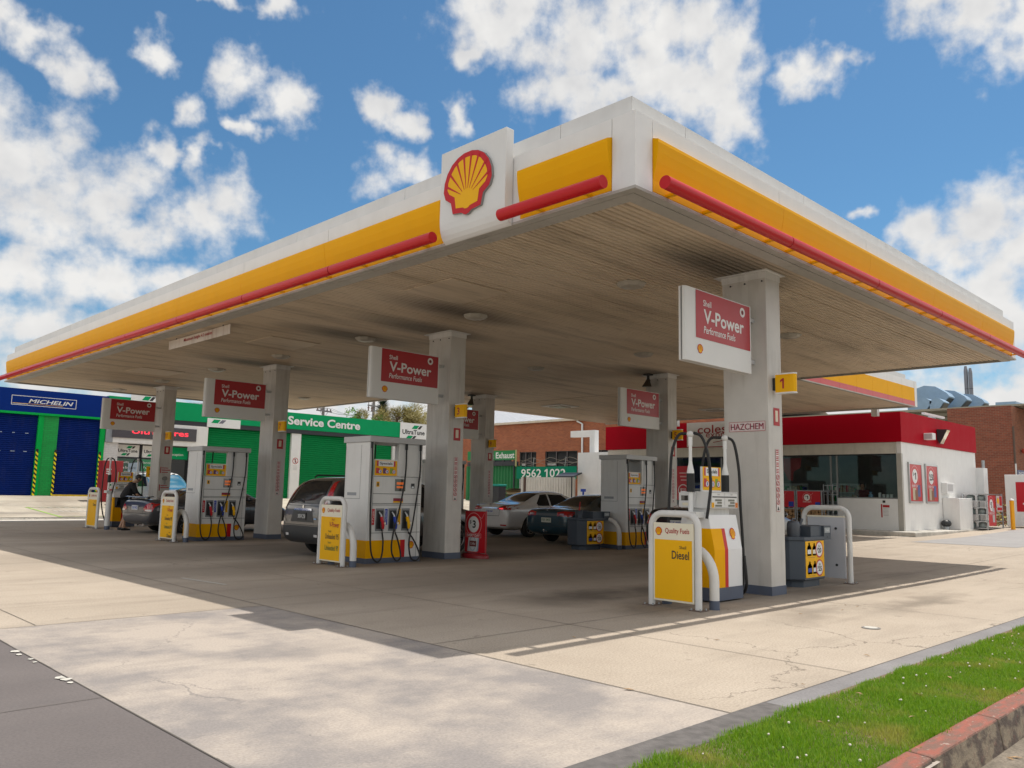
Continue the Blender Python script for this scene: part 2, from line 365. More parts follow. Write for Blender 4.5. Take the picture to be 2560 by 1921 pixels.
        if sub:
            b = o.modifiers.new('sub', 'SUBSURF'); b.levels = sub; b.render_levels = sub
        if parent: o.parent = parent
        if loc: o.location = loc
        return o
def tag(o, label, cat, group=None):
    o['label'] = label; o['category'] = cat
    if group: o['group'] = group
    return o
def thing(name, label, cat, loc=(0, 0, 0), rz=0., group=None):
    o = bpy.data.objects.new(name, None); COL.objects.link(o); o.empty_display_size = .2
    o.location = loc; o.rotation_euler = (0, 0, rz); return tag(o, label, cat, group)
def struct(o): o['kind'] = 'structure'; return o
def stuff(o): o['kind'] = 'stuff'; return o
def copy_tree(o, parent=None):
    c = o.copy(); COL.objects.link(c)
    if parent: c.parent = parent
    for ch in list(o.children): copy_tree(ch, c)
    return c
def lerp(a, b, t): return a + (b - a) * t
def sm(x, a, b):
    t = min(1, max(0, (x - a) / (b - a))); return t * t * (3 - 2 * t)
def gz(x, y):
    gx = .14 * sm(x, 8, 24) + .21 * sm(x, 24, 36); gy = .10 * sm(y, 24, 28) + .71 * min(1, max(0, (y - 28) / 7.0))
    return max(gx, gy)
def arcpts(c, r, a0, a1, n, ax, ay):
    return [V(c) + V(ax) * r * math.cos(R(lerp(a0, a1, i / n))) + V(ay) * r * math.sin(R(lerp(a0, a1, i / n))) for i in range(n + 1)]
def shell(mb, F, cx, y0, w, h, e=.003, th=0.):
    """scallop emblem: red outline, yellow fan with seven ribs"""
    half = [(0, 0), (.05, .012), (.10, .05), (.29, .075), (.335, .26), (.455, .345), (.5, .47), (.485, .62), (.43, .76), (.335, .88), (.21, .96), (.08, .998)]
    o = half + [(-x, y) for x, y in half[::-1] if x > 0]
    mb.poly(F, [(cx + x * w, y0 + y * h) for x, y in o], RED, e)
    ih = [(0, .095), (.035, .10), (.07, .125), (.225, .15), (.255, .335), (.375, .415), (.415, .49), (.40, .61), (.35, .72), (.27, .82), (.165, .89), (.06, .917)]
    i_ = ih + [(-x, y) for x, y in ih[::-1] if x > 0]
    mb.poly(F, [(cx + x * w, y0 + y * h) for x, y in i_], YELS, e + .002)
    for a in (-57, -38, -20, -6.5, 6.5, 20, 38, 57):
        ra = R(a); ox, oy = .02 * math.sin(ra), .28
        d = (math.sin(ra), math.cos(ra)); l0, l1 = .13, .67 if abs(a) < 30 else .60 if abs(a) < 50 else .545
        px, py = d[1], -d[0]; p0 = (ox + d[0] * l0, oy + d[1] * l0); p1 = (ox + d[0] * l1, oy + d[1] * l1); k0, k1 = .004, .021
        mb.poly(F, [(cx + (p0[0] + px * k0) * w, y0 + (p0[1] + py * k0) * h), (cx + (p1[0] + px * k1) * w, y0 + (p1[1] + py * k1) * h),
                    (cx + (p1[0] - px * k1) * w, y0 + (p1[1] - py * k1) * h), (cx + (p0[0] - px * k0) * w, y0 + (p0[1] - py * k0) * h)], RED, e + .004)

# ================================================================ ground
OIL_SHADE = [(6.5, 4.6, 9.0, 1.9, .52), (6.0, 12.0, 9.0, 2.4, .62), (6.5, 19.8, 8.5, 2.2, .55), (4.5, 8.4, 7.0, 1.4, .58), (4.5, 16.0, 6.0, 1.3, .55), (4.8, 1.1, 4.2, .8, .55), (14, 9.5, 5, 3.5, .6), (16, 15, 6, 4, .55), (1.9, 2.3, 1.5, .8, .72), (3.4, 2.0, 1.3, .8, .6), (8.0, 3.2, 2.6, .8, .45), (1.6, 10.6, 1.4, .7, .4), (2.6, 13.6, 2.2, .8, .45), (6.2, 12.4, 2.4, .7, .5), (11.5, 9.0, 2.2, 1.2, .45),  # broad lane patches mix traffic staining with painted canopy shade; small ones are oil
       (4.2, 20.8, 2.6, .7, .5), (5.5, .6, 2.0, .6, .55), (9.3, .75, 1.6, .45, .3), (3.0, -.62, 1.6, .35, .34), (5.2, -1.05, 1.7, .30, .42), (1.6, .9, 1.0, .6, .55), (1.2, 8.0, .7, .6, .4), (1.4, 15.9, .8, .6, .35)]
FORE = concrete('forecourt_concrete', (.383, .322, .258), (.453, .387, .314), .6, .8, OIL_SHADE, (.052, .042, .032), .22, .7)
DRIVE = concrete('driveway_concrete', (.26, .237, .225), (.425, .37, .32), 1.15, 1.15, [(-3.2, 1.3, .9, .35, .25)], (.16, .15, .15), .35, .5)
APRON = concrete('grey_concrete', (.128, .113, .110), (.160, .141, .136), .5, 1.0, (), (.12, .11, .11), .25, .45)
EDGE = concrete('bluestone', (.20, .192, .194), (.255, .245, .245), .6, 1.6, (), (.14, .13, .13), .3, .4)
ASPH = concrete('asphalt', (.10, .098, .094), (.14, .135, .128), .6, 1.4, (), (.05, .05, .05), .3, 1.0)
GUTT = concrete('street_gutter', (.16, .135, .105), (.25, .21, .165), 1.2, 3.0, (), (.06, .05, .04), .4, 1.0)
YARD = concrete('yard_concrete', (.36, .31, .25), (.50, .45, .37), 1.1, .5, [(1, 29.3, 2, .5, .4), (0, 32, 2.5, .6, .4), (6, 33, 3, .5, .3)], (.16, .14, .13), .45, .4)
PATCH = concrete('patch_concrete', (.29, .28, .275), (.34, .33, .325), .5, 1.2, (), (.15, .15, .15), .2, .4)
KERBC = concrete('kerb_concrete', (.42, .40, .36), (.56, .53, .48), 1.2, 2.2, (), (.12, .11, .10), .55, .4)
SOIL = mat('dry_soil', (.17, .12, .08), .95, var=.35, vs=30, bump=.6)
JOINT = mat('joint_filler', (.11, .098, .085), .9)
PALEJ = mat('worn_white_line', (.55, .53, .48), .8, var=.2, vs=20)

def sheet(name, x0, x1, y0, y1, m, dz=0., nx=1, ny=1, h=gz):
    mb = MB(); xs = [lerp(x0, x1, i / nx) for i in range(nx + 1)]; ys = [lerp(y0, y1, i / ny) for i in range(ny + 1)]
    vs = [(x, y, h(x, y) + dz) for y in ys for x in xs]
    mb.raw(vs, [(j * (nx + 1) + i, j * (nx + 1) + i + 1, (j + 1) * (nx + 1) + i + 1, (j + 1) * (nx + 1) + i) for j in range(ny) for i in range(nx)], m, True)
    return struct(mb.build(name))
flat = lambda x, y: 0.
sheet('ground', -1500, 1500, -1500, 1500, mat('dry_ground', (.16, .14, .10), .95, var=.3, vs=.1), -.45, h=flat)
sheet('road', -120, 160, -16, -3.69, ASPH, -.172, 1, 1, flat)
sheet('street_gutter', -120, 160, -4.25, -3.69, GUTT, -.168, 1, 1, flat)
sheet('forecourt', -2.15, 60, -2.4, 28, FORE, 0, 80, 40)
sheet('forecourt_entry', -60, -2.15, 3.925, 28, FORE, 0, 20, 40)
sheet('driveway', -5.085, -2.15, -3.69, 3.925, DRIVE, 0, 1, 1, flat)
sheet('apron', -60, -5.085, -3.69, 3.925, APRON, 0, 1, 1, flat)
sheet('footpath_edge', -2.15, 60, -2.63, -2.4, EDGE, .003, 1, 1, flat)
sheet('driveway_edge', -4.4, -1.72, -2.66, -2.405, mat('dark_edge_concrete', (.12, .11, .105), .9, var=.25, vs=12, bump=.4), .007, 1, 1, flat)
sheet('soil', -4.6, 60, -3.56, -2.60, SOIL, .0045, 1, 1, flat)
sheet('yard', -60, 60, 28.2, 36, YARD, .05, 20, 40)
sheet('yard_far', -80, 90, 36, 90, YARD, .05, 10, 10)
sheet('gutter_strip', -60, 22, 26.9, 28.0, mat('pale_gutter_concrete', (.60, .56, .50), .85, var=.12, vs=2), .004, 20, 3)
mb = MB()
def jl(x0, y0, x1, y1, w=.008, m=JOINT, dz=.0042, k=24, h=gz):
    dx, dy = x1 - x0, y1 - y0; l = math.hypot(dx, dy); nx, ny = -dy / l * w / 2, dx / l * w / 2
    for i in range(k):
        a, b = i / k, (i + 1) / k; P0, P1 = (x0 + dx * a, y0 + dy * a), (x0 + dx * b, y0 + dy * b); j0 = random.uniform(-.003, .003)
        mb.quad((P0[0] - nx + j0, P0[1] - ny, h(*P0) + dz), (P1[0] - nx + j0, P1[1] - ny, h(*P1) + dz), (P1[0] + nx, P1[1] + ny, h(*P1) + dz), (P0[0] + nx, P0[1] + ny, h(*P0) + dz), m)
jl(-.22, -2.4, -.3, 26.5, .010); jl(4.15, -2.4, 4.15, 0.3); jl(8.6, -2.4, 8.6, 26); jl(12.9, -2.4, 12.9, 26); jl(17.3, -2.4, 17.3, 5)
jl(-2.15, -2.4, -2.15, 27, .012); jl(-4.62, 3.95, -4.62, 26)
for y in (.72, 4.5, 7.55, 11.05, 14.6, 18.3, 22): jl(-2.15, y, 24, y, .009)
jl(-60, 3.925, -2.15, 3.925, .010); jl(-14, 11.05, -2.15, 11.05)
jl(-5.085, -3.6, -5.085, 3.92, .010); jl(-20, .585, -5.085, .585, .008)
jl(-2.15, -2.403, 60, -2.403, .012, h=flat)
struct(mb.build('slab_joint'))
mb = MB()
for (x, y, r) in [(-5.12, 2.6, .05), (-5.13, 2.45, .035), (-5.11, 2.2, .03), (-5.12, 2.05, .03), (-5.13, 1.35, .06), (-5.12, 1.28, .05), (-5.12, 1.15, .03)]:
    mb.poly(Fr((x, y, .0035), (1, 0, 0), (0, 1, 0)), [(r * random.uniform(.4, 1) * math.cos(a), r * random.uniform(.6, 1.4) * math.sin(a)) for a in (i * 1.047 for i in range(6))], PALEJ)
jl(-1.7, 7.4, -1.55, 6.2, .05, PALEJ, .0046); jl(21.2, 6.2, 25.1, 5.66, .10, PALEJ, .005)
struct(mb.build('paint_mark'))
sheet('asphalt_patch', 20.5, 44, 1.5, 4.5, PATCH, .005, 20, 4)
# valve cover
t = tag(MB().cyl((2.31, -1.53, .0), (2.31, -1.53, .008), .10, mat('cast_iron', (.25, .24, .23), .6, .4), n=24).cyl((2.31, -1.53, .008), (2.31, -1.53, .011), .07, PALEJ, n=20).build('valve_cover'), 'small round metal valve cover set in the sunlit concrete near the grass', 'cover')
# yard marks
mb = MB(); gl = mat('worn_green_line', (.28, .42, .10), .8, var=.25, vs=9)
jl(2.05, 31.03, 2.54, 28.2, .13, gl, .056); jl(2.05, 31.03, 9, 31.2, .10, gl, .056); jl(2.5, 28.3, 9, 28.4, .10, gl, .056)
for i in range(7):
    jl(2.5 + i * .30, 30.95, 2.62 + i * .30, 30.72, .10, PALEJ, .056, 1)
    jl(2.72 + i * .22, 30.0, 2.82 + i * .22, 29.72, .09, PALEJ, .056, 1)
struct(mb.build('yard_marking'))
# kerb of the shop platform
mb = MB()
mb.prism([(24.0, 5.55, -.1), (60, 5.55, -.1), (60, 20.9, -.1), (24.0, 20.9, -.1)], (0, 0, .40), KERBC)
struct(mb.build('shop_kerb', bevel=.03))
mb = MB(); mb.box((-60, 28.0, -.2), (22, 28.2, .152), KERBC); struct(mb.build('yard_kerb', bevel=.02))

# painted street kerb, block by block
KT, t_, b_ = base('worn_red_kerb_paint')
g_ = t_.n('ShaderNodeNewGeometry').outputs['Position']; n1 = t_.noise(t_.vec(g_, (4, 14, 6)), 1.6, 6, .65); n2 = t_.noise(g_, 26, 4, .7)
nm_ = t_.n('ShaderNodeSeparateXYZ'); t_.l(t_.n('ShaderNodeNewGeometry').outputs['Normal'], nm_.inputs[0])
c_ = t_.mix(t_.mr(n1, .40, .60), (.29, .080, .050), (.17, .085, .06)); c_ = t_.mix(t_.mr(n2, .62, .70, 0, .7), c_, (.50, .46, .40))
c2_ = t_.mix(t_.mr(n1, .42, .55), (.26, .21, .15), (.10, .075, .06)); c2_ = t_.mix(t_.mr(n2, .56, .66, 0, .5), c2_, (.20, .06, .05))
c_ = t_.mix(t_.mr(nm_.outputs[2], .3, .6), c2_, c_); t_.l(c_, b_.inputs['Base Color']); b_.inputs['Roughness'].default_value = .75
bp_ = t_.n('ShaderNodeBump'); bp_.inputs['Strength'].default_value = .6; bp_.inputs['Distance'].default_value = .01; t_.l(t_.math('ADD', n1, n2), bp_.inputs['Height']); t_.l(bp_.outputs[0], b_.inputs['Normal'])
mb = MB(); x = -4.6
while x < 46:
    w = 1.2
    mb.prism([(x + .004, -3.53, -.2), (x + .004, -3.53, .034), (x + .004, -3.665, .026), (x + .004, -3.70, -.2)], (w - .008, 0, 0), KT); x += w
struct(mb.build('street_kerb', bevel=.012))

# grass verge
GM, t_, b_ = base('grass_blade')
g_ = t_.n('ShaderNodeNewGeometry').outputs['Position']; n1 = t_.noise(g_, 1.7, 4); n2 = t_.noise(g_, 40, 2, .6)
c_ = t_.mix(t_.mr(n2, .35, .65), (.12, .29, .004), (.27, .43, .025)); c_ = t_.mix(t_.mr(n1, .52, .68, 0, .7), c_, (.48, .42, .10))
t_.l(c_, b_.inputs['Base Color']); b_.inputs['Roughness'].default_value = .5
tl_ = t_.n('ShaderNodeBsdfTranslucent'); t_.l(c_, tl_.inputs[0]); ms_ = t_.n('ShaderNodeMixShader'); ms_.inputs[0].default_value = .35
t_.l(b_.outputs[0], ms_.inputs[1]); t_.l(tl_.outputs[0], ms_.inputs[2]); t_.l(ms_.outputs[0], t_.t.nodes['Material Output'].inputs[0])
rg = random.Random(3); mb = MB(); mb.mi(GM)
def blade(x, y, h, w):
    a = rg.uniform(0, 6.283); l = rg.uniform(.1, .75) * h; dx, dy = math.cos(a) * l, math.sin(a) * l; px, py = -math.sin(a) * w / 2, math.cos(a) * w / 2
    o = len(mb.v); mb.v += [(x - px, y - py, .0), (x + px, y + py, .0), (x + dx * .45 + px * .8, y + dy * .45 + py * .8, h * .62), (x + dx * .45 - px * .8, y + dy * .45 - py * .8, h * .62), (x + dx, y + dy, h)]
    mb.f += [(o, o + 1, o + 2, o + 3), (o + 3, o + 2, o + 4)]; mb.m += [0, 0]; mb.s += [True, True]
def verge(x0, x1, dens, w, h):
    for i in range(int((x1 - x0) * .92 * dens)):
        x = rg.uniform(x0, x1); y = -3.54 + rg.random() * .89 + .018 * math.sin(x * 9) + rg.gauss(0, .012)
        if rg.random() < .12 and y < -3.5: continue
        blade(x, y, h * rg.uniform(.4, 1.3) * (1 + .4 * math.sin(x * 2.1 + y * 3) * math.sin(x * 5.3 - y * 4)), w * rg.uniform(.7, 1.3))
verge(-4.6, 1.2, 15000, .0042, .040); verge(1.2, 5, 6500, .006, .042); verge(5, 14, 2400, .010, .045); verge(14, 40, 700, .02, .05)
stuff(tag(mb.build('grass'), 'bright green grass verge between the concrete and the red kerb', 'grass'))
CL_ = mat('clover_flower', (.72, .66, .58), .7, var=.1); mb = MB()
for i in range(70):
    x = rg.uniform(-3.2, 6); y = rg.uniform(-3.45, -2.75); r = rg.uniform(.005, .009); z = rg.uniform(.035, .055)
    mb.sph((x, y, z), (r, r, r * .85), CL_, 7, 5); mb.tube([(x, y, 0), (x + .003, y, z)], .0012, GM, 4)
stuff(tag(mb.build('clover'), 'small white clover flowers scattered through the grass verge', 'clover'))
LF = mat('dead_leaf', (.42, .27, .14), .8, var=.35, vs=30); mb = MB()
for i in range(46):
    if i < 26: x, y, z = rg.uniform(-2.2, 2.5), rg.uniform(-4.15, -3.75), -.163
    elif i < 36: x, y, z = rg.uniform(-2.5, 4), rg.uniform(-3.4, -2.8), .045
    else: x, y, z = rg.uniform(-3.5, 5), rg.uniform(-2.55, 1.5), .008
    a = rg.uniform(0, 6.28); l = rg.uniform(.02, .05); F = Fr((x, y, z), (math.cos(a), math.sin(a), rg.uniform(-.2, .2)), (-math.sin(a), math.cos(a), rg.uniform(-.3, .3)))
    mb.raw([F.p(-l, 0), F.p(0, -l * .28, .004), F.p(l, 0), F.p(0, l * .28, .006)], [(0, 1, 2, 3)], LF)
stuff(tag(mb.build('leaf_litter'), 'dry brown fallen leaves scattered in the gutter and grass', 'leaves'))

# ================================================================ canopy
SOF, t_, b_ = base('soffit_sheet')
g_ = t_.n('ShaderNodeNewGeometry').outputs['Position']
n1 = t_.noise(t_.vec(g_, (.22, 1.6, 1)), 1.1, 6, .62); n2 = t_.noise(g_, .35, 3); n3 = t_.noise(t_.vec(g_, (1.2, 10, 1)), 1.4, 4, .6)
c_ = t_.mix(t_.mr(n2, .35, .65), (.60, .49, .355), (.67, .56, .425)); c_ = t_.mix(t_.mr(n1, .50, .74, 0, .6), c_, (.17, .125, .08)); c_ = t_.mix(t_.mr(n3, .56, .74, 0, .35), c_, (.12, .09, .07))
ak = None
for (x, y) in [(4.0, .9), (4.0, 8.3), (4.0, 16), (4.0, 23.9), (12.2, 8.3), (12.6, 16.3), (3.4, 6.5), (3.4, 10.3)]:
    d = t_.n('ShaderNodeVectorMath', operation='SUBTRACT'); t_.l(g_, d.inputs[0]); d.inputs[1].default_value = (x - .3, y, 4.9)
    q = t_.n('ShaderNodeVectorMath', operation='LENGTH'); t_.l(t_.vec(d.outputs[0], (.55, 1.5, 0)), q.inputs[0])
    k = t_.mr(t_.math('ADD', q.outputs['Value'], t_.math('MULTIPLY', n1, .9)), .75, 1.6, .75, 0); ak = k if ak is None else t_.math('MAXIMUM', ak, k)
c_ = t_.mix(ak, c_, (.045, .036, .03))
t_.l(c_, b_.inputs['Base Color']); b_.inputs['Roughness'].default_value = .55
LW, HW, ZF, ZT = 27.07, 15.27, 4.9, 5.8
canopy = thing('canopy', 'large flat forecourt canopy with white fascia, yellow band and red tubes', 'canopy')
def corr(mb, x0, x1, y0, y1, z):
    y = y0; k = 0; P_ = .100
    while y < y1 - .02:
        e = min(y + P_, y1); pr = [(y, 0), (y + .058, 0), (y + .066, .02), (y + .092, .02), (e, 0)]
        if k % 7 == 6: pr = [(y, 0), (y + .05, 0), (y + .052, .03), (y + .096, .03), (e, 0)]
        for (a, za), (b, zb) in zip(pr, pr[1:]): mb.quad((x0, a, z + za), (x0, b, z + zb), (x1, b, z + zb), (x1, a, z + za), SOF)
        y = e; k += 1
mb = MB(); corr(mb, .27, 11.3, .27, LW - .1, ZF - .005); corr(mb, 11.3, HW - .1, .27, 20.0, ZF - .005); mb.build('soffit', canopy)
mb = MB(); mb.prism([(.25, .25, 5.0), (HW - .02, .25, 5.0), (HW - .02, 20, 5.0), (11.3, 20, 5.0), (11.3, LW - .02, 5.0), (.25, LW - .02, 5.0)], (0, 0, .7), GREYT); mb.build('roof_deck', canopy)
# grey gutter trim round the underside
mb = MB()
mb.box((-.012, -.012, 4.862), (.10, LW, 4.897), GREYT); mb.box((.10, -.012, 4.862), (HW, .10, 4.897), GREYT)
mb.box((.104, .104, 4.855), (.30, LW - .02, 4.892), GREYT); mb.box((.302, .104, 4.855), (HW - .02, .30, 4.892), GREYT)
mb.box((HW - .02, .12, 4.85), (HW, 5.48, 5.0), GREYT); mb.box((11.3, 20.0, 4.85), (HW, 20.06, 5.1), GREYT); mb.box((.30, LW - .02, 4.852), (11.3, LW, 5.1), GREYT); mb.box((11.3, 20.06, 4.85), (11.36, LW, 5.1), GREYT)
mb.build('gutter_trim', canopy)
FAS = mat('fascia_white', (.79, .78, .765), .4, spec=.3, var=.03, dirt=.16, dcol=(.5, .48, .44)); PAR = mat('parapet_white', (.68, .67, .655), .5, var=.05, dirt=.18, dcol=(.45, .44, .42))
TD = .245
def side(o, u, n, L, first, tube0, gapped):
    """one street side of the canopy: o corner, u along, n outward"""
    o, u, n = V(o), V(u), V(n); q = lambda s, d, z: o + u * s + n * d + V((0, 0, z))
    def run(mb, prof, a, b, m, sm=False): mb.prism([q(a, d, z) for d, z in prof], u * (b - a), m, sm)
    mb = MB(); ed = [.012, first] + [first + 3.05 * i + .02 for i in range(1, 12) if first + 3.05 * i < L - 1.2] + [L - .3, L]
    for a, b in zip(ed, ed[1:]): run(mb, [(0, ZF), (0, ZT), (-.14, ZT), (-.14, ZF)], a + .005, b - .004, FAS)
    run(mb, [(-.02, ZF + .01), (-.02, ZT - .01), (-.13, ZT - .01), (-.13, ZF + .01)], .02, L - .02, mat('fascia_joint', (.10, .10, .10), .6))
    mb.build('fascia', canopy)
    mb = MB(); ps = [.2] + [1.33 + 3.27 * i for i in range(20) if 1.33 + 3.27 * i < L - 1] + [L - .05]
    for a, b in zip(ps, ps[1:]): run(mb, [(-.2, ZT - .1), (-.2, 6.11), (-.28, 6.11), (-.28, ZT - .1)], a + .004, b - .004, PAR)
    run(mb, [(-.14, ZT), (-.2, ZT + .004), (-.2, ZT - .05), (-.14, ZT - .05)], .15, L - .05, PAR)
    mb.build('parapet', canopy)
    pr = [(.004, 5.565), (.078, 5.54), (.082, 5.50), (.074, 5.39), (.056, 5.27), (.032, 5.16), (.010, 5.07), (.006, 5.05), (.006, 4.915), (-.02, 4.915), (-.02, 5.565)]
    k = first; segs = []
    js = [first + 3.05 * i for i in range(12) if first + 3.05 * i < L - 1.2] + [L - .30]
    for a, b in zip(js, js[1:]):
        if gapped:
            if a < 1.86 < b: segs += [(a, 1.83)]; a = 3.30
            if a >= b: continue
        segs.append((a, b))
    for grp in ([q_ for q_ in segs if q_[1] < 1.9], [q_ for q_ in segs if q_[1] >= 1.9]):
        if not grp: continue
        mb = MB()
        for a, b in grp: run(mb, pr, a + .003, b - .003, YEL)
        mb.build('yellow_band', canopy)
    ts = [(tube0, tube0 + 2.95)] if not gapped else [(tube0, 1.96), (3.30, 5.9)]
    x = ts[-1][1]
    while x < L - .4: e = min(x + 2.97, L - .18); ts.append((x, e)); x = e
    for i_, (a, b) in enumerate(ts):
        a1 = a if i_ and not (gapped and i_ == 1) else a + .014; b1 = b if i_ < len(ts) - 1 and not (gapped and i_ == 0) else b - .014
        mb = MB(); mb.cyl(q(a + .010, TD, 4.935), q(b - .010, TD, 4.935), .078, RED, n=20)
        mb.cyl(q(a1, TD, 4.935), q(b1, TD, 4.935), .068, mat('dark_red', (.12, .004, .006), .5), n=14)
        c = a + .4
        while c < b: mb.box(q(c - .03, -.0, 4.92), q(c + .03, .2, 4.945), YEL); c += .78
        mb.build('red_tube', canopy)
side((0, 0, 0), (0, 1, 0), (-1, 0, 0), LW, .335, .25, True)
side((0, 0, 0), (1, 0, 0), (0, -1, 0), HW, .335, .22, False)
mb = MB(); mb.prism([(-.003, -.003, ZF), (-.003, .016, ZF), (.016, .016, ZF), (.016, -.003, ZF)], (0, 0, ZT - ZF), FAS); mb.build('corner_trim', canopy)

# emblem box on the street fascia
es = thing('emblem_sign', 'white box sign with a red and yellow scallop emblem on the canopy edge', 'sign', (-.15, 2.63, 4.86))
mb = MB(); pr = [(0, 1.31), (0, .33), (.004, .25), (.016, .17), (.04, .095), (.075, .04), (.115, .008), (.142, .0), (.142, 1.31)]
mb.prism([(d, -.66, z) for d, z in pr], (0, 1.32, 0), PANELW); mb.build('sign_box', es, bevel=.006)
mb = MB(); F = FX(-.026, 0, 0); shell(mb, F, -.05, .275, .98, .885, .012)
mb.build('emblem', es)
mb = MB(); half = [(0, 0), (.05, .012), (.10, .05), (.29, .075), (.335, .26), (.455, .345), (.5, .47), (.485, .62), (.43, .76), (.335, .88), (.21, .96), (.08, .998)]
o_ = half + [(-x, y) for x, y in half[::-1] if x > 0]; mb.prism([FX(.0, 0, 0).p(x * .99 - .05, .273 + y * .89, 0) for x, y in o_], (-.036, 0, 0), mat('emblem_edge', (.30, .29, .28), .4, .5)); mb.build('emblem_rim', es)

# height limit sign hanging under the canopy
hs = thing('height_sign', 'long rusty white height limit sign hanging under the canopy edge', 'sign', (.55, 12.7, 4.66))
mb = MB(); mb.box((-.006, -1.6, 0), (.006, 1.62, .21), mat('rusty_white_sheet', (.66, .60, .54), .6, var=.06, dirt=.5, dcol=(.28, .12, .05))); mb.build('plate', hs)
mb = MB(); mb.txt(FX(-.008, 0, 0), 'Maximum height 4.2 metres', 0, .075, .095, INKR, 1.5, al='C', bold=.01, e=.003); mb.build('lettering', hs)
for y in (-1.25, 1.2):
    mb = MB(); mb.tube([(0, y, .21), (0, y, .20), (0, y, .36)], .012, DARKP, 6); mb.build('hanger', hs)

# ceiling fittings
LIT = mat('lamp_diffuser', (.40, .37, .31), .3, var=.05, coat=.3); LHS = mat('lamp_housing', (.45, .42, .36), .5, dirt=.3)
def ceiling_light(x, y, label):
    t = thing('ceiling_light', label, 'ceiling light', (x, y, 4.80), 0, 'octagonal ceiling lights under the canopy')
    if ceiling_light.p is None:
        mb = MB(); F = [[(r * math.cos(R(22.5 + 45 * i)), r * math.sin(R(22.5 + 45 * i)), z) for i in range(8)] for r, z in ((.25, .095), (.25, .075), (.19, .03), (.155, .03))]
        mb.loft(F, LHS, False); a = mb.build('housing', t); mb = MB(); mb.loft([[(r * math.cos(6.283 * i / 16), r * math.sin(6.283 * i / 16), z) for i in range(16)] for r, z in ((.153, .032), (.12, .016), (.03, .010))], LIT); b = mb.build('diffuser', t)
        ceiling_light.p = (a, b)
    else:
        for q in ceiling_light.p: c = q.copy(); COL.objects.link(c); c.parent = t
ceiling_light.p = None
for y, w in ((2.66, 'nearest the street corner of the canopy'), (6.5, 'just before the pillar with the yellow 3'), (10.3, 'just beyond the pillar with the yellow 3'), (14.2, 'just before the pillar with the yellow 7'), (18.0, 'just beyond the pillar with the yellow 7'), (22.1, 'just before the pillar with the yellow 11'), (26.0, 'beyond the pillar with the yellow 11 at canopy end')):
    ceiling_light(3.45, y, 'octagonal ceiling light ' + w)
for y, w in ((2.72, 'seen right beside the pillar with the yellow 1'), (6.55, 'left of the hanging red sign on pillar 5'), (10.24, 'in the canopy middle between pillars 3 and 5'), (14.1, 'behind the red sign of pillar 3'), (22.6, 'deep behind pillar 7 near the far canopy edge')):
    ceiling_light(9.1, y, 'octagonal ceiling light ' + w)
def vent(x, y, s, label):
    t = thing('ceiling_panel', label, 'ceiling panel', (x, y, 4.86)); mb = MB(); mb.box((-s, -s, 0), (s, s, .03), WHITED); mb.build('plate', t)
    mb = MB(); mb.box((-s * .55, -s * .55, -.03), (s * .55, s * .55, -.001), LIT); mb.build('lens', t)
vent(16.95, 16.4, .55, 'square recessed light in the rear canopy left of pillar 5'); vent(21.5, 12.1, .5, 'square recessed light in the rear canopy just above the shop sign')
for x, y, w in ((2.45, 20.1, 'faint square patch panel in the soffit left of pillar 7'), (2.5, 12.4, 'faint square patch panel in the soffit between pillars 3 and 7'), (1.9, 5.3, 'faint square patch panel in the soffit nearest the emblem sign')):
    tag(MB().box((x - .65, y - .65, 4.876), (x + .65, y + .65, 4.893), SOF).build('patch_panel'), w, 'panel')

# rear canopy that links to the shop
rc = thing('rear_canopy', 'rear link canopy with flat yellow and red fascia over the shop front', 'canopy', (0, 0, 0))
mb = MB(); corr(mb, HW, 24.3, 5.62, 20.0, 4.9); mb.build('soffit', rc)
mb = MB(); mb.box((HW + .02, 5.6, 5.0), (24.3, 19.98, 5.7), GREYT); mb.build('roof_deck', rc)
mb = MB(); ex = [HW + .02 + 1.3 * i for i in range(7)] + [24.33]
for a, b in zip(ex, ex[1:]): mb.box((a + .004, 5.5, 4.88), (b - .004, 5.58, 5.81), FAS)
mb.box((24.335, 5.49, 4.87), (24.56, 5.7, 5.81), FAS); mb.box((HW, 5.7, 5.7), (24.08, 5.78, 6.04), PAR)
mb.build('fascia', rc)
mb = MB(); [mb.box((a + .004, 5.492, 5.06), (b - .004, 5.4985, 5.55), YEL) for a, b in zip(ex, ex[1:])]; mb.build('yellow_band', rc)
mb = MB(); [mb.box((a + .004, 5.492, 4.885), (b - .004, 5.4985, 5.057), mat('red_flat_band', (.55, .03, .04), .35)) for a, b in zip(ex, ex[1:])]; mb.build('red_band', rc)
mb = MB(); mb.box((24.3, 5.6, 4.85), (24.42, 20, 5.05), GREYT); mb.box((HW, 5.48, 4.845), (24.4, 5.6, 4.88), GREYT); mb.build('gutter_trim', rc)
for y in (6.9, 11.2, 15.9):
    mb = MB(); mb.box((24.4, y, 4.60), (24.62, y + .22, 4.95), WHITED); mb.build('bracket', rc)

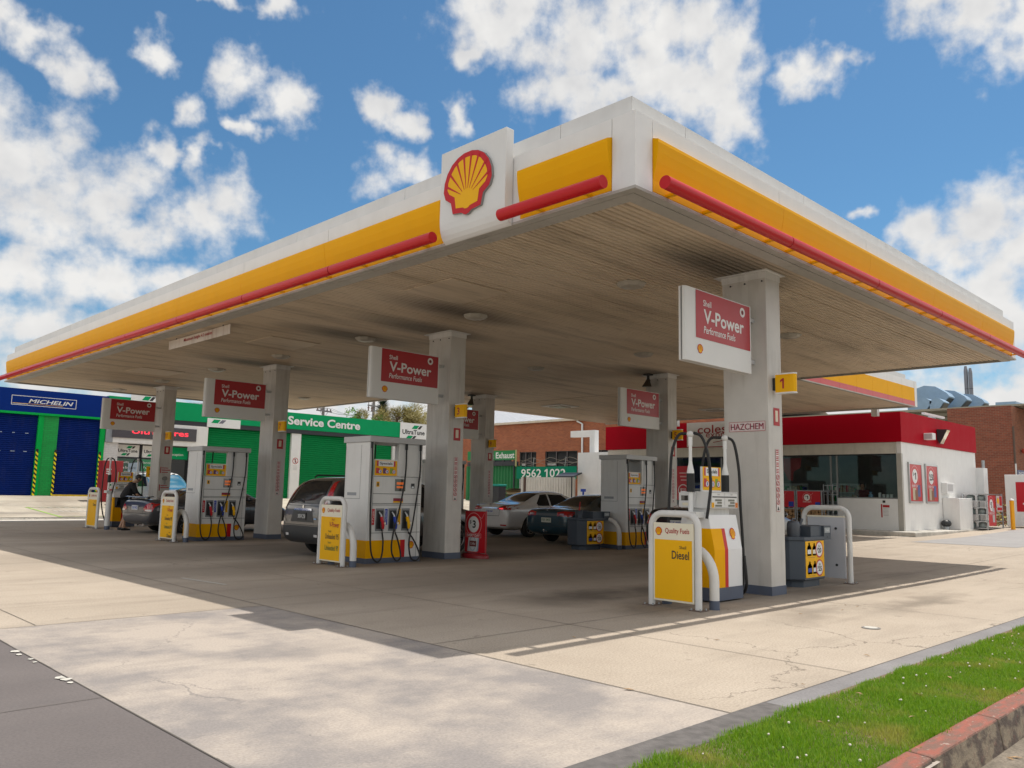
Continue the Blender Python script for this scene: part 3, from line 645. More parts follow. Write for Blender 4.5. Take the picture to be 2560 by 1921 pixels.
# ================================================================ pillars
def strip(mb, F, x, y0, y1, w):
    """tall narrow safety sticker with red prohibition pictograms"""
    mb.rect(F, x, y0, x + w, y1, mat('sticker_white', (.70, .66, .64), .45), .003); mb.frame(F, x, y0, x + w, y1, .005, INKR, .0045)
    n = 10; h = (y1 - y0) / n; c = x + w / 2
    for i in range(n):
        y = y1 - h * (i + .5)
        if i < 4:
            for k in (-.28, 0, .28): mb.rect(F, c - w * .34, y + k * h - h * .08, c + w * .34, y + k * h + h * .08, INKR, .0045)
        elif i < 9:
            mb.ring(F, c, y, w * .30, w * .42, INKR, .0045, 14); mb.line(F, c - w * .25, y - w * .25, c + w * .25, y + w * .25, w * .09, INKR, .0047); mb.rect(F, c - w * .08, y - w * .2, c + w * .1, y + w * .2, INK, .0044)
        else: mb.poly(F, [(c - w * .3, y - h * .3), (c + w * .3, y - h * .3), (c, y + h * .35)], INK, .0045)
def pillar(px, py, label, hazchem=False, fire=True, extra=False):
    z0 = gz(px, py); t = thing('pillar', label, 'pillar', (px, py, z0), 0, 'canopy pillars'); H_ = 4.9 - z0; a, b = .437, .755
    mb = MB(); mb.box((0, 0, .0), (a, b, H_), PILLAR); mb.build('shaft', t, bevel=.012)
    mb = MB(); mb.box((-.004, -.004, .0), (a + .004, b + .004, .13), BGREY); mb.build('base_band', t)
    mb = MB(); mb.box((-.006, -.006, H_ - .12), (a + .006, b + .006, H_ - .02), WHITED); mb.box((-.08, -.06, H_ - .018), (a + .08, b + .10, H_ - .004), WHITED)
    for s in (.06, .35, .6): mb.sph((-.012, s, H_ - .17), .014, DARKP, 6, 5)
    mb.build('cap_plate', t)
    F = FY(0, -.003, 0)
    if fire:
        mb = MB(); mb.rect(F, .15, 2.51, .34, 2.78, INKR, .002); mb.rect(F, .205, 2.57, .285, 2.74, mat('sticker_cream', (.72, .62, .48), .5), .0035); mb.build('fire_sticker', t)
    if not extra:
        mb = MB(); strip(mb, F, .185, 1.22, 2.15, .105); mb.build('safety_sticker', t)
    else:
        mb = MB()
        for y, w in ((1.86, ('24 HR', 'EMERGENCY', 'STOP')), (1.25, ('IN', 'EMERGENCY', ''))):
            mb.rect(F, .06, y - .02, .09, y + .2, INKR, .003)
            for i, s in enumerate(w):
                if s and i == 1: mb.rect(F, .11, y + .075, .40, y + .105, INKR, .003)
                elif s: mb.rect(F, .11, y + .15 - i * .075, .33, y + .175 - i * .075, INKR, .003)
        mb.build('notice', t)
        mb = MB(); mb.cyl((.22, -.01, 1.66), (.22, -.09, 1.66), .075, mat('worn_metal', (.24, .24, .23), .5, .6)); mb.cyl((.22, -.05, 1.62), (.22, -.05, 1.45), .028, mat('worn_metal', 0)); mb.build('stop_button', t)
    if hazchem:
        mb = MB(); F2 = FX(-.003, 0, 0); mb.rect(F2, -.66, 1.80 + .62, -.05, 2.57, mat('sticker_pink', (.68, .58, .57), .45), .002); mb.frame(F2, -.66, 2.42, -.05, 2.57, .006, INKR, .004)
        [mb.txt(F2, 'HAZCHEM', -.355 + dx, 2.447, .095, mat('faded_red_ink', (.45, .10, .14), .5), .55, al='C', e=.004 + abs(dx) * .02) for dx in (-.004, 0, .004)]; mb.build('hazard_plate', t)
    return t
PP = {1: (4.15, .63), 3: (4.15, 8.06), 7: (4.15, 15.7), 11: (4.15, 23.6), 5: (12.2, 7.98), 9: (12.6, 16.04)}
pillar(*PP[1], 'nearest grey white canopy pillar with the HAZCHEM plate and yellow 1', True)
pillar(*PP[3], 'canopy pillar carrying the yellow 3, beside the red poster stand')
pillar(*PP[7], 'canopy pillar carrying the yellow 7, left of the dark wagon')
pillar(*PP[11], 'farthest left canopy pillar carrying the yellow 11 and a round stop button', False, True, True)
pillar(*PP[5], 'rear canopy pillar carrying the yellow 5 near the shop')
pillar(*PP[9], 'rear canopy pillar carrying the yellow 9, scribbled and partly hidden behind pillar 3')

PGREY = mat('pump_grey', (.48, .48, .48), .4, var=.03)
# fuel brand signs: build one, copy to the other pillars
def fuel_sign(px, py, label):
    t = thing('fuel_sign', label, 'sign', (px - 1.06, py + .235, 3.27), 0, 'red and white fuel signs on the pillars')
    if fuel_sign.p:
        for c in fuel_sign.p.children: copy_tree(c, t)
        return t
    fuel_sign.p = t
    for s in (-1, 1):
        mb = MB(); pr = [(-.89, .012), (-.89, .03), (-.875, .05), (-.84, .062), (-.79, .066), (.89, .066), (.89, .012)]
        mb.prism([(x, y * s, 0) for x, y in pr][::s], (0, 0, 1.04), PANELW); mb.build('shell', t, bevel=.004)
    mb = MB(); mb.box((-.86, -.0115, .01), (.88, .0115, 1.03), DARKP); mb.box((.88, -.03, .17), (1.07, .03, .23), PGREY); mb.box((.88, -.03, .82), (1.07, .03, .88), PGREY); mb.build('core', t)
    for s in (-1, 1):
        F = FY(0, -.066, 0) if s < 0 else Fr((0, .066, 0), (-1, 0, 0)); k = 0 if s < 0 else -.22
        mb = MB(); mb.rect(F, -.63 + k, .345, .855 + k, 1.025, REDS, .004); mb.build('red_panel', t)
        mb = MB(); wt_ = mat('sign_lettering_white', (.74, .72, .70), .4, var=0)
        mb.txt(F, 'Shell', -.44 + k, .82, .09, wt_, .21, bold=.012, e=.006)
        mb.txt(F, 'V-Power', -.432 + k, .572, .205, wt_, 1.10, bold=.022, e=.007); mb.txt(F, 'Performance Fuels', -.43 + k, .43, .105, wt_, .85, bold=.012, shear=.12, e=.006)
        x, y = .635 + k, .905; mb.ring(F, x, y, .036, .074, wt_, .006, 24)
        for i in range(8): a = i * .785; mb.line(F, x, y, x + .032 * math.cos(a), y + .032 * math.sin(a), .008, mat('dark_red', 0), .008)
        mb.build('lettering', t)
        mb = MB(); shell(mb, F, -.525 + k, .125, .145, .135, .004); mb.build('emblem', t)
    return t
fuel_sign.p = None
for k, w in ((1, 'largest red and white fuel sign, on the nearest pillar'), (3, 'red and white fuel sign on the pillar with the yellow 3'), (7, 'red and white fuel sign on the pillar with the yellow 7'),
             (11, 'leftmost red and white fuel sign, on the pillar with the yellow 11'), (5, 'red and white fuel sign on the rear pillar with the yellow 5'), (9, 'red and white fuel sign half hidden behind the yellow 3')):
    fuel_sign(*PP[k], w)
# pump numbers
for k in PP:
    px, py = PP[k]; z = 2.98; t = thing('number_flag', 'small yellow flag sign with red number %d on its pillar' % k, 'number sign', (px + .12, py, z), 0, 'yellow pump number flags')
    mb = MB(); pr = [(0, -.06), (0, -.30), (.01, -.345), (.04, -.37), (.075, -.37), (.10, -.345), (.11, -.30), (.11, -.06)]
    mb.prism([(x, y, .02) for x, y in pr], (0, 0, .27), YELS); mb.build('flag', t)
    mb = MB(); [mb.prism([(x * 1.08 - .004, y * 1.01, z_) for x, y in pr], (0, 0, .02), WHITE) for z_ in (0, .29)]; mb.box((.03, -.07, .06), (.08, 0, .25), DARKP); mb.build('bracket', t)
    mb = MB(); mb.txt(FX(0, -.17, 0), str(k), 0, .075, .155, INKR, None, al='C', bold=.015, e=.003); mb.build('numeral', t)
# dark flood lamps beside the rear pillars
for k, w in ((5, 'dark flood lamp under the canopy beside the rear pillar near the shop'), (9, 'dark flood lamp under the canopy behind the pillar with the yellow 3')):
    px, py = PP[k]; t = thing('flood_lamp', w, 'lamp', (px - .25, py + .5, 4.5)); mb = MB(); mb.cyl((0, 0, .38), (0, 0, .22), .04, DARKP); mb.box((-.1, -.1, .35), (.1, .1, .39), DARKP); mb.build('stem', t)
    mb = MB(); mb.loft([[(r * math.cos(6.283 * i / 16) - o, r * math.sin(6.283 * i / 16), z) for i in range(16)] for r, z, o in ((.05, .24, 0), (.08, .15, .03), (.14, .02, .07))], mat('lamp_brown', (.07, .055, .04), .5)); mb.build('reflector', t)
    mb = MB(); mb.disc(Fr((-.07, 0, .018), (1, 0, 0), (0, -1, 0)), 0, 0, .13, GLASSD, .0); mb.build('lens', t)

# ================================================================ price frames, hoops, barrier
def pipe_frame(name, label, cat, x, y0, y1, h, group):
    t = thing(name, label, cat, (x, (y0 + y1) / 2, gz(x, y0)), 0, group); w = (y1 - y0) / 2; r = .17
    pts = [(0, -w, .01), (0, -w, h - r)] + [V((0, -w + r, h - r)) + V((0, -math.cos(R(a)), math.sin(R(a)))) * r for a in (15, 30, 45, 60, 75, 90)] + [V((0, w - r, h - r)) + V((0, math.sin(R(a)), math.cos(R(a)))) * r for a in (0, 15, 30, 45, 60, 75, 90)] + [(0, w, .01)]
    mb = MB(); mb.tube(pts, .044, WHITED, 14); mb.build('tube_frame', t)
    for s in (-1, 1):
        mb = MB(); mb.box((-.09, s * w - .09, 0), (.09, s * w + .09, .012), mat('rusty_plate', (.14, .10, .08), .7, var=.3, vs=20))
        for a in (-1, 1):
            for b in (-1, 1): mb.cyl((a * .065, s * w + b * .065, .012), (a * .065, s * w + b * .065, .032), .012, GALV, n=6)
        mb.build('base_plate', t)
    return t, w
def price_frame(label, x, y0, y1, h, lines):
    t, w = pipe_frame('price_frame', label, 'price sign', x, y0, y1, h, 'tube framed fuel price signs'); pw = w - .048; ph = h - .12
    mb = MB(); mb.box((-.03, -pw, .075), (.03, pw, ph), CREAM); mb.build('panel', t, bevel=.004)
    F = FX(-.03, 0, 0); yt = ph - .20 * (ph / 1.1) - .02
    mb = MB(); mb.rect(F, -pw + .022, .10, pw - .022, yt, YELS, .003); mb.build('yellow_sheet', t)
    mb = MB(); shell(mb, F, -pw + .085, ph - .165, .105, .11, .003); mb.build('emblem', t)
    mb = MB(); mb.txt(F, 'Quality Fuels', pw - .06, ph - .15, .085, INKR, (2 * pw) * .60, al='R', bold=.008, e=.004)
    for s, y, hh, ww, m, small in lines:
        mb.txt(F, s, pw - .065, yt + y, hh, m, ww, al='R', bold=.012, e=.006)
        if small: mb.txt(F, small, pw - .065 - ww * (.55 if s[0] == 'D' else .78), yt + y + hh * 1.25, hh * .38, m, al='L', e=.006)
    mb.build('lettering', t); return t
price_frame('tube framed price board reading Diesel only, in front of the nearest pump', 1.88, .42, 1.13, 1.19, [('Diesel', -.24, .105, .26, INK, 'Shell')])
L3 = [('V-Power', -.19, .10, .33, INKR, 'Shell'), ('Unleaded 95', -.41, .10, .46, INK, 'Shell'), ('Unleaded 91', -.62, .10, .46, INKG, 'Shell')]
price_frame('tube framed price board with three fuels, in front of the middle tall pump', 1.38, 7.66, 8.47, 1.24, L3)
price_frame('tube framed price board with four fuels, beside the grey sedan', 1.50, 15.5, 16.38, 1.25, [(a, b + .04, c * .9, d, e, f) for a, b, c, d, e, f in L3] + [('Diesel', -.80, .09, .26, INK, 'Shell')])
price_frame('leftmost and farthest tube framed price board with one fuel', 1.95, 22.6, 23.52, 1.27, [('Diesel', -.2, .09, .26, INK, 'Shell')])
t, w = pipe_frame('barrier_frame', 'white tube barrier with plain grey back panel beside the slate service bin', 'barrier', 6.95, .66, 1.47, 1.27, None)
mb = MB(); mb.box((-.03, -w + .08, .08), (.03, w - .08, 1.11), mat('grey_back_panel', (.50, .51, .55), .5, var=.04)); mb.box((-.032, -w + .075, 1.11), (.032, w - .075, 1.135), CREAM); mb.build('panel', t)
mb = MB(); [mb.cyl((-.03, -w + .22, z), (-.042, -w + .22, z), .022, DARKP, n=10) for z in (.3, .92)]; mb.build('bolt', t)
def hoop(x, y0, half, label):
    t = thing('guard_hoop', label, 'guard rail', (x, y0 + half, gz(x, y0)), 0, 'white bent pipe guards')
    pts = [(0, -half, .02), (0, -half, .34)] + [(0, -half * math.cos(R(a)), .34 + .42 * math.sin(R(a))) for a in range(10, 180, 10)] + [(0, half, .34), (0, half, .02)]
    mb = MB(); mb.tube(pts, .062, WHITED, 14); mb.build('pipe', t)
    for s in (-1, 1): mb = MB(); mb.cyl((0, s * half, 0), (0, s * half, .115), .066, BGREY, n=16); mb.build('base_sleeve', t)
hoop(2.15, .36, .36, 'white bent pipe guard between the nearest price board and diesel pump'); hoop(1.53, 7.55, .36, 'white bent pipe guard at the middle tall pump beside the dark wagon')
hoop(1.76, 15.4, .37, 'white bent pipe guard at the tall pump beside the grey sedan'); hoop(10.0, 7.99, .36, 'white bent pipe guard at the rear tall pump near the shop')
# straight post on the last island
t = thing('bollard', 'straight white guard post with grey foot beside the farthest pump', 'bollard', (2.1, 22.1, 0)); mb = MB(); mb.cyl((0, 0, .1), (0, 0, 1.12), .075, WHITED); mb.build('post', t); mb = MB(); mb.cyl((0, 0, 0), (0, 0, .12), .082, BGREY); mb.build('base_sleeve', t)

# ================================================================ pumps
PBODY = mat('pump_white', (.72, .715, .70), .42, spec=.35, var=.03, dirt=.14, dcol=(.30, .27, .23)); PGREY = mat('pump_grey', (.48, .48, .48), .4, var=.03); LCD = mat('display_glass', (.05, .045, .04), .12, coat=.8); LCDO = mat('display_digits', (.5, .10, .02), .3, emit=(.8, .16, .02), es=.35)
def specials(mb, F, cx, y0, w, h):
    mb.rect(F, cx - w / 2, y0, cx + w / 2, y0 + h, YELS, .002); mb.rect(F, cx - w * .42, y0 + h * .62, cx + w * .42, y0 + h * .97, mat('red_arch', (.5, .02, .05), .4), .003)
    mb.rect(F, cx - w * .34, y0 + h * .62, cx + w * .34, y0 + h * .97, WHITE, .004); mb.txt(F, 'Specials', cx, y0 + h * .68, h * .22, INK, w * .56, al='C', bold=.015, e=.006)
    for i, m in enumerate((REDP, mat('purple_pack', (.10, .03, .12), .4), mat('lime_pack', (.20, .36, .02), .4))):
        x = cx + (i - 1) * w * .31; mb.rect(F, x - w * .13, y0 + h * .14, x + w * .02, y0 + h * .50, m, .003); mb.disc(F, x + w * .05, y0 + h * .27, h * .15, REDP, .004, 14); mb.disc(F, x + w * .05, y0 + h * .27, h * .115, WHITE, .005, 14); mb.rect(F, x + w * .03, y0 + h * .20, x + w * .07, y0 + h * .34, BLUEP, .006)
def catmull(p, k=6):
    p = [V(q) for q in p]; p = [2 * p[0] - p[1]] + p + [2 * p[-1] - p[-2]]; out = []
    for i in range(1, len(p) - 2):
        for j in range(k):
            t = j / k; out.append(.5 * ((2 * p[i]) + (p[i + 1] - p[i - 1]) * t + (2 * p[i - 1] - 5 * p[i] + 4 * p[i + 1] - p[i + 2]) * t * t + (3 * p[i] - p[i - 1] - 3 * p[i + 1] + p[i + 2]) * t ** 3))
    return out + [p[-2]]
def tall_pump():
    t = thing('fuel_pump', 'x', 'fuel pump', (0, 0, 0), 0, 'tall white multi hose fuel pumps'); a, b, H_ = .655, .42, 2.47
    mb = MB(); mb.box((-a, -b, .10), (-a + .10, b, H_ - .12), PBODY); mb.box((-a + .10, -b + .004, .10), (a - .005, b - .004, 1.70), PBODY); mb.box((a - .09, -b, .10), (a, b, H_ - .12), PBODY)
    mb.box((.06, -b + .012, 1.7), (a - .09, -b + .09, H_ - .12), PBODY); mb.build('cabinet', t, bevel=.006)
    mb = MB(); mb.box((-a - .03, -b - .05, H_ - .12), (a + .04, b + .05, H_), PGREY); mb.build('header', t, bevel=.01)
    mb = MB(); mb.box((-a - .008, -b - .008, 0), (a + .008, b + .008, .10), BGREY); mb.build('plinth', t)
    mb = MB(); mb.box((-a - .005, -b - .005, .10), (.16, b + .005, .44), YEL); mb.build('yellow_skirt', t); mb = MB(); mb.box((.163, -b - .005, .10), (.275, b + .005, .44), RED); mb.build('red_stripe', t)
    F = FY(0, -b - .001, 0)
    mb = MB(); FS = FX(-a - .001, 0, 0); mb.rect(FS, -.3, 1.30, .02, 1.36, mat('slot_grey', (.30, .32, .34), .4), .003); [mb.rect(FS, x0, y0, x1, y1, DARKP, .002) for x0, y0, x1, y1 in ((-.4, 1.235, .14, 1.241), (.135, 1.241, .141, 2.3), (-.41, 1.241, -.404, 2.3))]; mb.build('side_panel', t)
    mb = MB()
    for y in (1.12, 1.15, 1.34, 1.68, .58): mb.rect(F, -a + .11, y, a - .02, y + .008, DARKP, .002)
    for x in (-a + .105, a - .1): mb.rect(F, x, .1, x + .006, 1.68, DARKP, .002)
    mb.rect(F, -.02, 1.40, .24, 1.64, LCD, .003); mb.rect(F, .02, 1.53, .20, 1.58, LCDO, .005); mb.rect(F, .02, 1.46, .20, 1.50, LCDO, .005); mb.rect(F, .38, 1.46, .47, 1.56, DARKP, .003); mb.rect(F, .395, 1.47, .455, 1.50, ALU, .005); mb.rect(F, -.47, 1.48, -.40, 1.58, YELS, .003); mb.rect(F, -.452, 1.5, -.418, 1.56, INK, .005)
    mb.rect(F, -.05, 1.20, .19, 1.26, mat('card_purple', (.28, .01, .04), .4), .003); mb.rect(F, -.05, 1.17, .19, 1.20, YELS, .003); mb.build('control_panel', t)
    mb = MB(); shell(mb, F, .43, .26, .15, .15, .006); mb.build('emblem', t)
    mb = MB(); mb.box((-.50, -b + .05, 1.66), (.06, -b + .07, 2.02), WHITE); specials(mb, FY(0, -b + .049, 0), -.22, 1.70, .54, .30); mb.build('specials_board', t)
    for i, (cx, m, tg) in enumerate(((-.36, REDP, 'V-Power'), (-.05, BLUEP, 'Unleaded 95'), (.27, YELS, 'Unleaded 91'))):
        mb = MB(); mb.box((cx - .10, -b - .006, .62), (cx + .10, -b - .0005, 1.06), mat('bay_grey', (.22, .23, .24), .4)); mb.rect(F, cx - .08, .66, cx + .08, 1.02, DARKP, .0075); mb.build('nozzle_bay', t, bevel=.004)
        mb = MB(); mb.rect(F, cx - .19, .74, cx - .125, 1.05, m, .004); G = Fr(F.p(cx - .136, 0, 0), (0, 0, 1), (-1, 0, 0)); mb.txt(G, tg, .77, .012, .035, WHITE if i < 2 else INK, .25, e=.006); mb.build('grade_tag', t)
        mb = MB(); y = -b - .05; mb.tube([(cx - .03, y + .03, .99), (cx, y, .93), (cx + .03, y - .01, .80)], [.012, .02, .03], ALU, 8); mb.tube([(cx + .0, y - .01, .90), (cx + .035, y - .015, .76), (cx + .04, y - .01, .66)], [.03, .042, .028], m, 8)
        mb.tube([(cx - .01, y - .01, .80), (cx - .03, y - .04, .70), (cx + .02, y - .02, .62)], .014, DARKP, 6); mb.cyl((cx + .06, y - .05, .77), (cx + .06, y - .06, .77), .022, CREAM, n=10); mb.tube([(cx + .04, y, .68), (cx + .04, y + .01, .56)], .017, CHROME, 8); mb.build('nozzle', t)
    y = -b - .045
    for pts in ([(-.62, y + .02, 2.35), (-.615, y, 1.9), (-.63, y - .02, 1.0), (-.60, y - .05, .25), (-.48, y - .08, .04), (-.36, y - .06, .12), (-.31, y - .03, .40), (-.32, y, .60)],
                [(.22, y + .02, 2.35), (.20, y, 1.75), (.10, y - .02, 1.2), (-.10, y - .06, .55), (-.13, y - .08, .22), (-.02, y - .09, .045), (.10, y - .07, .12), (.06, y - .03, .40), (-.01, y, .60)],
                [(.58, y + .02, 2.35), (.57, y, 1.8), (.50, y - .01, 1.3), (.40, y - .03, .75), (.31, y - .05, .40), (.34, y - .08, .10), (.48, y - .08, .03), (.58, y - .06, .14), (.45, y - .03, .42), (.31, y, .60)]):
        mb = MB(); mb.tube(catmull(pts), .0165, BLACK, 8); mb.cyl(pts[0], V(pts[0]) + V((0, 0, -.12)), .026, BLACK, n=8); mb.build('hose', t)
    for x in (-.35, -.05): mb = MB(); mb.tube([(x, b * .6, 2.35), (x - .01, b * .6, 2.0), (x + .02, b * .6, 1.72)], .0165, BLACK, 6); mb.build('hose', t)
    return t
tp = tall_pump(); tp.location = (2.755, 8.40, 0); tp['label'] = 'tall white fuel pump nearest, left of the pillar with the yellow 3'
for (x, y, w) in ((2.82, 16.12, 'tall white fuel pump behind the grey sedan, left of pillar 7'), (10.86, 8.36, 'tall white fuel pump left of the rear pillar 5, before the shop'), (11.0, 16.45, 'tall white fuel pump half hidden behind pillar 3, beside pillar 9')):
    c = copy_tree(tp); c.location = (x, y, gz(x, y)); c['label'] = w

def diesel_pump():
    t = thing('diesel_pump', 'x', 'fuel pump', (0, 0, 0), 0, 'low diesel pumps with two hose masts')
    # cabinet flares out towards the lanes; origin at its centre
    sec = [(.20, 0), (.30, 0), (.30, .70), (.21, 1.17)]; a = .365
    def slab(z0, z1, x0, x1, m, e=0.):
        prof = lambda z: (.30 if z <= .70 else lerp(.30, .21, (z - .70) / .47)) + e
        zs = [z0] + ([.70] if z0 < .70 < z1 else []) + [z1]; L_ = [(-prof(z), z) for z in zs]; R_ = [(prof(z), z) for z in zs[::-1]]
        mb.prism([(x0, y, z) for y, z in L_ + R_], (x1 - x0, 0, 0), m)
    mb = MB(); slab(.19, 1.17, -a, a, mat('pump_bright_white', (.77, .77, .78), .4, spec=.35, var=.02)); mb.build('cabinet', t, bevel=.004)
    mb = MB(); slab(0.02, .19, -a - .004, a + .004, BGREY, .004); mb.build('plinth', t)
    mb = MB(); slab(.192, .985, -a - .003, -.10, YEL, .003); mb.build('yellow_skirt', t); mb = MB(); slab(.192, .985, -.098, -.015, RED, .003); mb.build('red_stripe', t)
    mb = MB(); k = V((0, .09, .47)).normalized(); F = Fr((0, -.30, .70), (1, 0, 0), k); shell(mb, F, .17, .13, .15, .165, .006); mb.build('emblem', t)
    mb = MB(); mb.box((-.30, -.14, 1.17), (.30, .14, 1.26), WHITED); mb.build('neck', t)
    mb = MB(); mb.box((-.34, -.23, 1.255), (.39, .26, 1.49), PBODY); mb.build('head', t, bevel=.012)
    F = FY(0, -.231, 0); mb = MB(); mb.frame(F, -.32, 1.265, .38, 1.485, .012, PGREY, .004); mb.rect(F, -.29, 1.41, .35, 1.425, DARKP, .003); mb.rect(F, .02, 1.30, .03, 1.48, PGREY, .003)
    for x in (-.22, .12):
        for y, w in ((1.36, .17), (1.325, .12), (1.285, .17)): mb.rect(F, x + .17 - w, y, x + .17, y + .025, mat('lcd_grey', (.16, .16, .13), .25), .004)
        mb.txt(F, 'Diesel', x + .09, 1.445, .016, INK, al='C', e=.004)
    mb.rect(F, -.315, 1.27, -.25, 1.34, YELS, .005); mb.txt(F, '1', -.282, 1.285, .04, INKR, al='C', e=.007); mb.rect(F, .31, 1.27, .375, 1.34, mat('orange_sheet', (.75, .22, .02), .4), .005); mb.txt(F, '2', .342, 1.285, .04, INK, al='C', e=.007); mb.build('display', t)
    mb = MB(); F = FX(-.34, 0, 0); mb.box((-.37, .0, 1.27), (-.34, .26, 1.47), PBODY); F = FX(-.371, 0, 0); mb.rect(F, -.22, 1.36, -.06, 1.43, LCD, .003); mb.rect(F, -.2, 1.29, -.08, 1.33, CREAM, .003); mb.build('card_reader', t)
    mb = MB(); mb.box((-.2, -.015, 1.49), (.30, .015, 1.84), WHITE); specials(mb, FY(0, -.016, 0), .05, 1.51, .48, .33); mb.build('specials_board', t)
    mb = MB(); mb.box((-.56, -.14, 1.13), (-.36, .14, 1.21), PBODY); mb.box((-.50, -.04, .0), (-.44, .04, 1.13), WHITED); mb.build('mast_shelf', t)
    for x, z0 in ((-.47, 1.21), (.44, 1.26)):
        mb = MB(); mb.cyl((x, 0, z0), (x, 0, 1.49), .034, WHITE); mb.tube([(x, 0, 1.73), (x, 0, 1.76), (x, 0, 1.87), (x, 0, 1.90)], [.052, .05, .028, .025], WHITE, 14); mb.cyl((x, 0, 1.87), (x, 0, 2.25), .024, WHITE); mb.cyl((x, 0, 2.12), (x, 0, 2.24), .03, WHITE)
        mb.sph((x, 0, 2.28), (.055, .05, .045), WHITED, 10, 8); mb.build('mast', t)
        mb = MB(); mb.cyl((x, 0, 1.48), (x, 0, 1.735), .056, BLACK); mb.build('collar', t)
    for pts in ([(-.49, .05, 2.29), (-.53, .16, 2.26), (-.57, .24, 2.0), (-.58, .27, 1.5), (-.57, .30, .9), (-.45, .34, .35), (-.30, .36, .12), (-.2, .34, .5), (-.22, .30, .95)],
                [(-.45, -.04, 2.30), (-.40, -.14, 2.24), (-.36, -.21, 2.0), (-.35, -.245, 1.6), (-.40, -.24, 1.3), (-.42, -.22, 1.12)],
                [(.43, .05, 2.29), (.38, .22, 2.26), (.33, .30, 1.95), (.31, .33, 1.4), (.30, .34, .9), (.28, .33, .7)],
                [(.46, -.03, 2.29), (.53, -.10, 2.2), (.57, -.15, 1.8), (.58, -.16, 1.3), (.60, -.18, .7), (.60, -.18, .25), (.52, -.2, .06), (.42, -.33, .2), (.40, -.31, .6)]):
        mb = MB(); mb.tube(catmull(pts), .021, BLACK, 8); mb.build('hose', t)
    return t
dp = diesel_pump(); dp.location = (3.08, 1.0, 0); dp['label'] = 'nearest low diesel pump with white masts, left of the HAZCHEM pillar'
c = copy_tree(dp); c.location = (3.15, 23.98, 0); c['label'] = 'farthest low diesel pump with tall hose masts behind the man in black'

# ================================================================ service bins, poster stand
def bottle(mb, F, x, y, w, h, m, lab):
    mb.poly(F, [(x - w * .5, y), (x + w * .5, y), (x + w * .5, y + h * .62), (x + w * .18, y + h * .85), (x + w * .18, y + h), (x - w * .18, y + h), (x - w * .18, y + h * .85), (x - w * .5, y + h * .62)], m, .004); mb.rect(F, x - w * .4, y + h * .15, x + w * .42, y + h * .48, lab, .005)
def service_bin():
    t = thing('service_bin', 'x', 'bin', (0, 0, 0), 0, 'slate service bins with yellow oil posters')
    o = [(-.36, -.30), (.36, -.30), (.52, -.12), (.52, .18), (.36, .34), (-.36, .34), (-.52, .18), (-.52, -.12)]
    mb = MB(); mb.loft([[(x * k, y * k, z) for x, y in o] for k, z in ((.95, .11), (1, .13), (.995, .74), (1.03, .75), (1.03, .80), (.97, .80))], SLATE, False); mb.build('body', t, bevel=.008)
    mb = MB(); mb.prism([(x * .78, y * .78, 0) for x, y in o], (0, 0, .115), SLATE); mb.build('plinth', t)
    F = FY(0, -.3, 0); mb = MB(); mb.rect(F, -.335, .155, .335, .735, YELS, .004); am = mat('amber_bottle', (.60, .30, .03), .4); bl = mat('navy_bottle', (.02, .035, .09), .3)
    bottle(mb, F, -.20, .50, .15, .21, am, WHITE); bottle(mb, F, -.02, .50, .13, .20, am, CREAM); bottle(mb, F, -.19, .21, .16, .20, bl, BLUEP); bottle(mb, F, -.01, .21, .14, .20, bl, WHITE)
    for y, s in ((.595, '20'), (.30, '25')):
        mb.disc(F, .155, y, .135, REDP, .007, 28); mb.disc(F, .155, y, .112, WHITE, .008, 28); mb.txt(F, '2for', .155, y + .035, .04, INK, .085, al='C', e=.0095); mb.txt(F, '$', .075, y - .02, .05, INK, al='L', e=.0095); mb.txt(F, s, .165, y - .055, .08, INK, .12, al='C', bold=.03, e=.0095)
    for y in (.47, .18): mb.rect(F, -.25, y, .0, y + .008, mat('amber_ink', (.45, .25, .03), .5), .005)
    mb.build('poster', t)
    mb = MB(); mb.box((-.06, -.27, .80), (.36, .12, .97), SLATE); mb.box((.34, -.31, .745), (.60, .12, .975), SLATE); F = FY(0, -.31, 0); mb.rect(F, .36, .86, .56, .945, mat('label_grey', (.36, .39, .41), .4), .003); mb.txt(F, 'Towels', .46, .89, .03, WHITE, al='C', e=.005); mb.disc(F, .46, .79, .014, BLACK, .003); mb.build('towel_box', t, bevel=.006)
    return t
sb = service_bin(); sb.location = (5.96, 1.12, 0); sb['label'] = 'slate service bin with yellow oil poster, right of the nearest pillar'
c = copy_tree(sb); c.location = (9.42, 8.62, 0); c['label'] = 'slate service bin with yellow oil poster, before the rear tall pump'
def watering_can(loc, label):
    t = thing('watering_can', label, 'watering can', loc); m = mat('can_grey', (.062, .068, .082), .45)
    mb = MB(); mb.loft([[(x * k, y * k, z) for x, y in [(.13 * math.cos(6.283 * i / 16), .10 * math.sin(6.283 * i / 16)) for i in range(16)]] for k, z in ((1, 0), (1.02, .12), (.98, .20), (.80, .245), (.4, .255))], m); mb.build('can', t)
    mb = MB(); mb.tube([(.11, 0, .04), (.16, 0, .06), (.25, 0, .20), (.30, 0, .275)], [.03, .026, .022, .03], m, 10); mb.tube([(.11, 0, .17), (.21, 0, .17)], .012, m, 6); mb.build('spout', t)
    mb = MB(); mb.tube([(-.06, 0, .24), (-.03, 0, .285), (.07, 0, .28), (.12, 0, .22)], .015, m, 8); mb.build('handle', t)
    return t
watering_can((5.72, 1.06, .802), 'dark grey watering can standing on the nearest service bin')
def bucket(loc, label, n):
    t = thing('bucket', label, 'bucket', loc); mb = MB(); mb.loft([[(r * math.cos(6.283 * i / 16), r * math.sin(6.283 * i / 16), z) for i in range(16)] for r, z in ((.085, 0), (.105, .2), (.095, .2), (.08, .03))], SLATE); mb.build('tub', t)
    return t
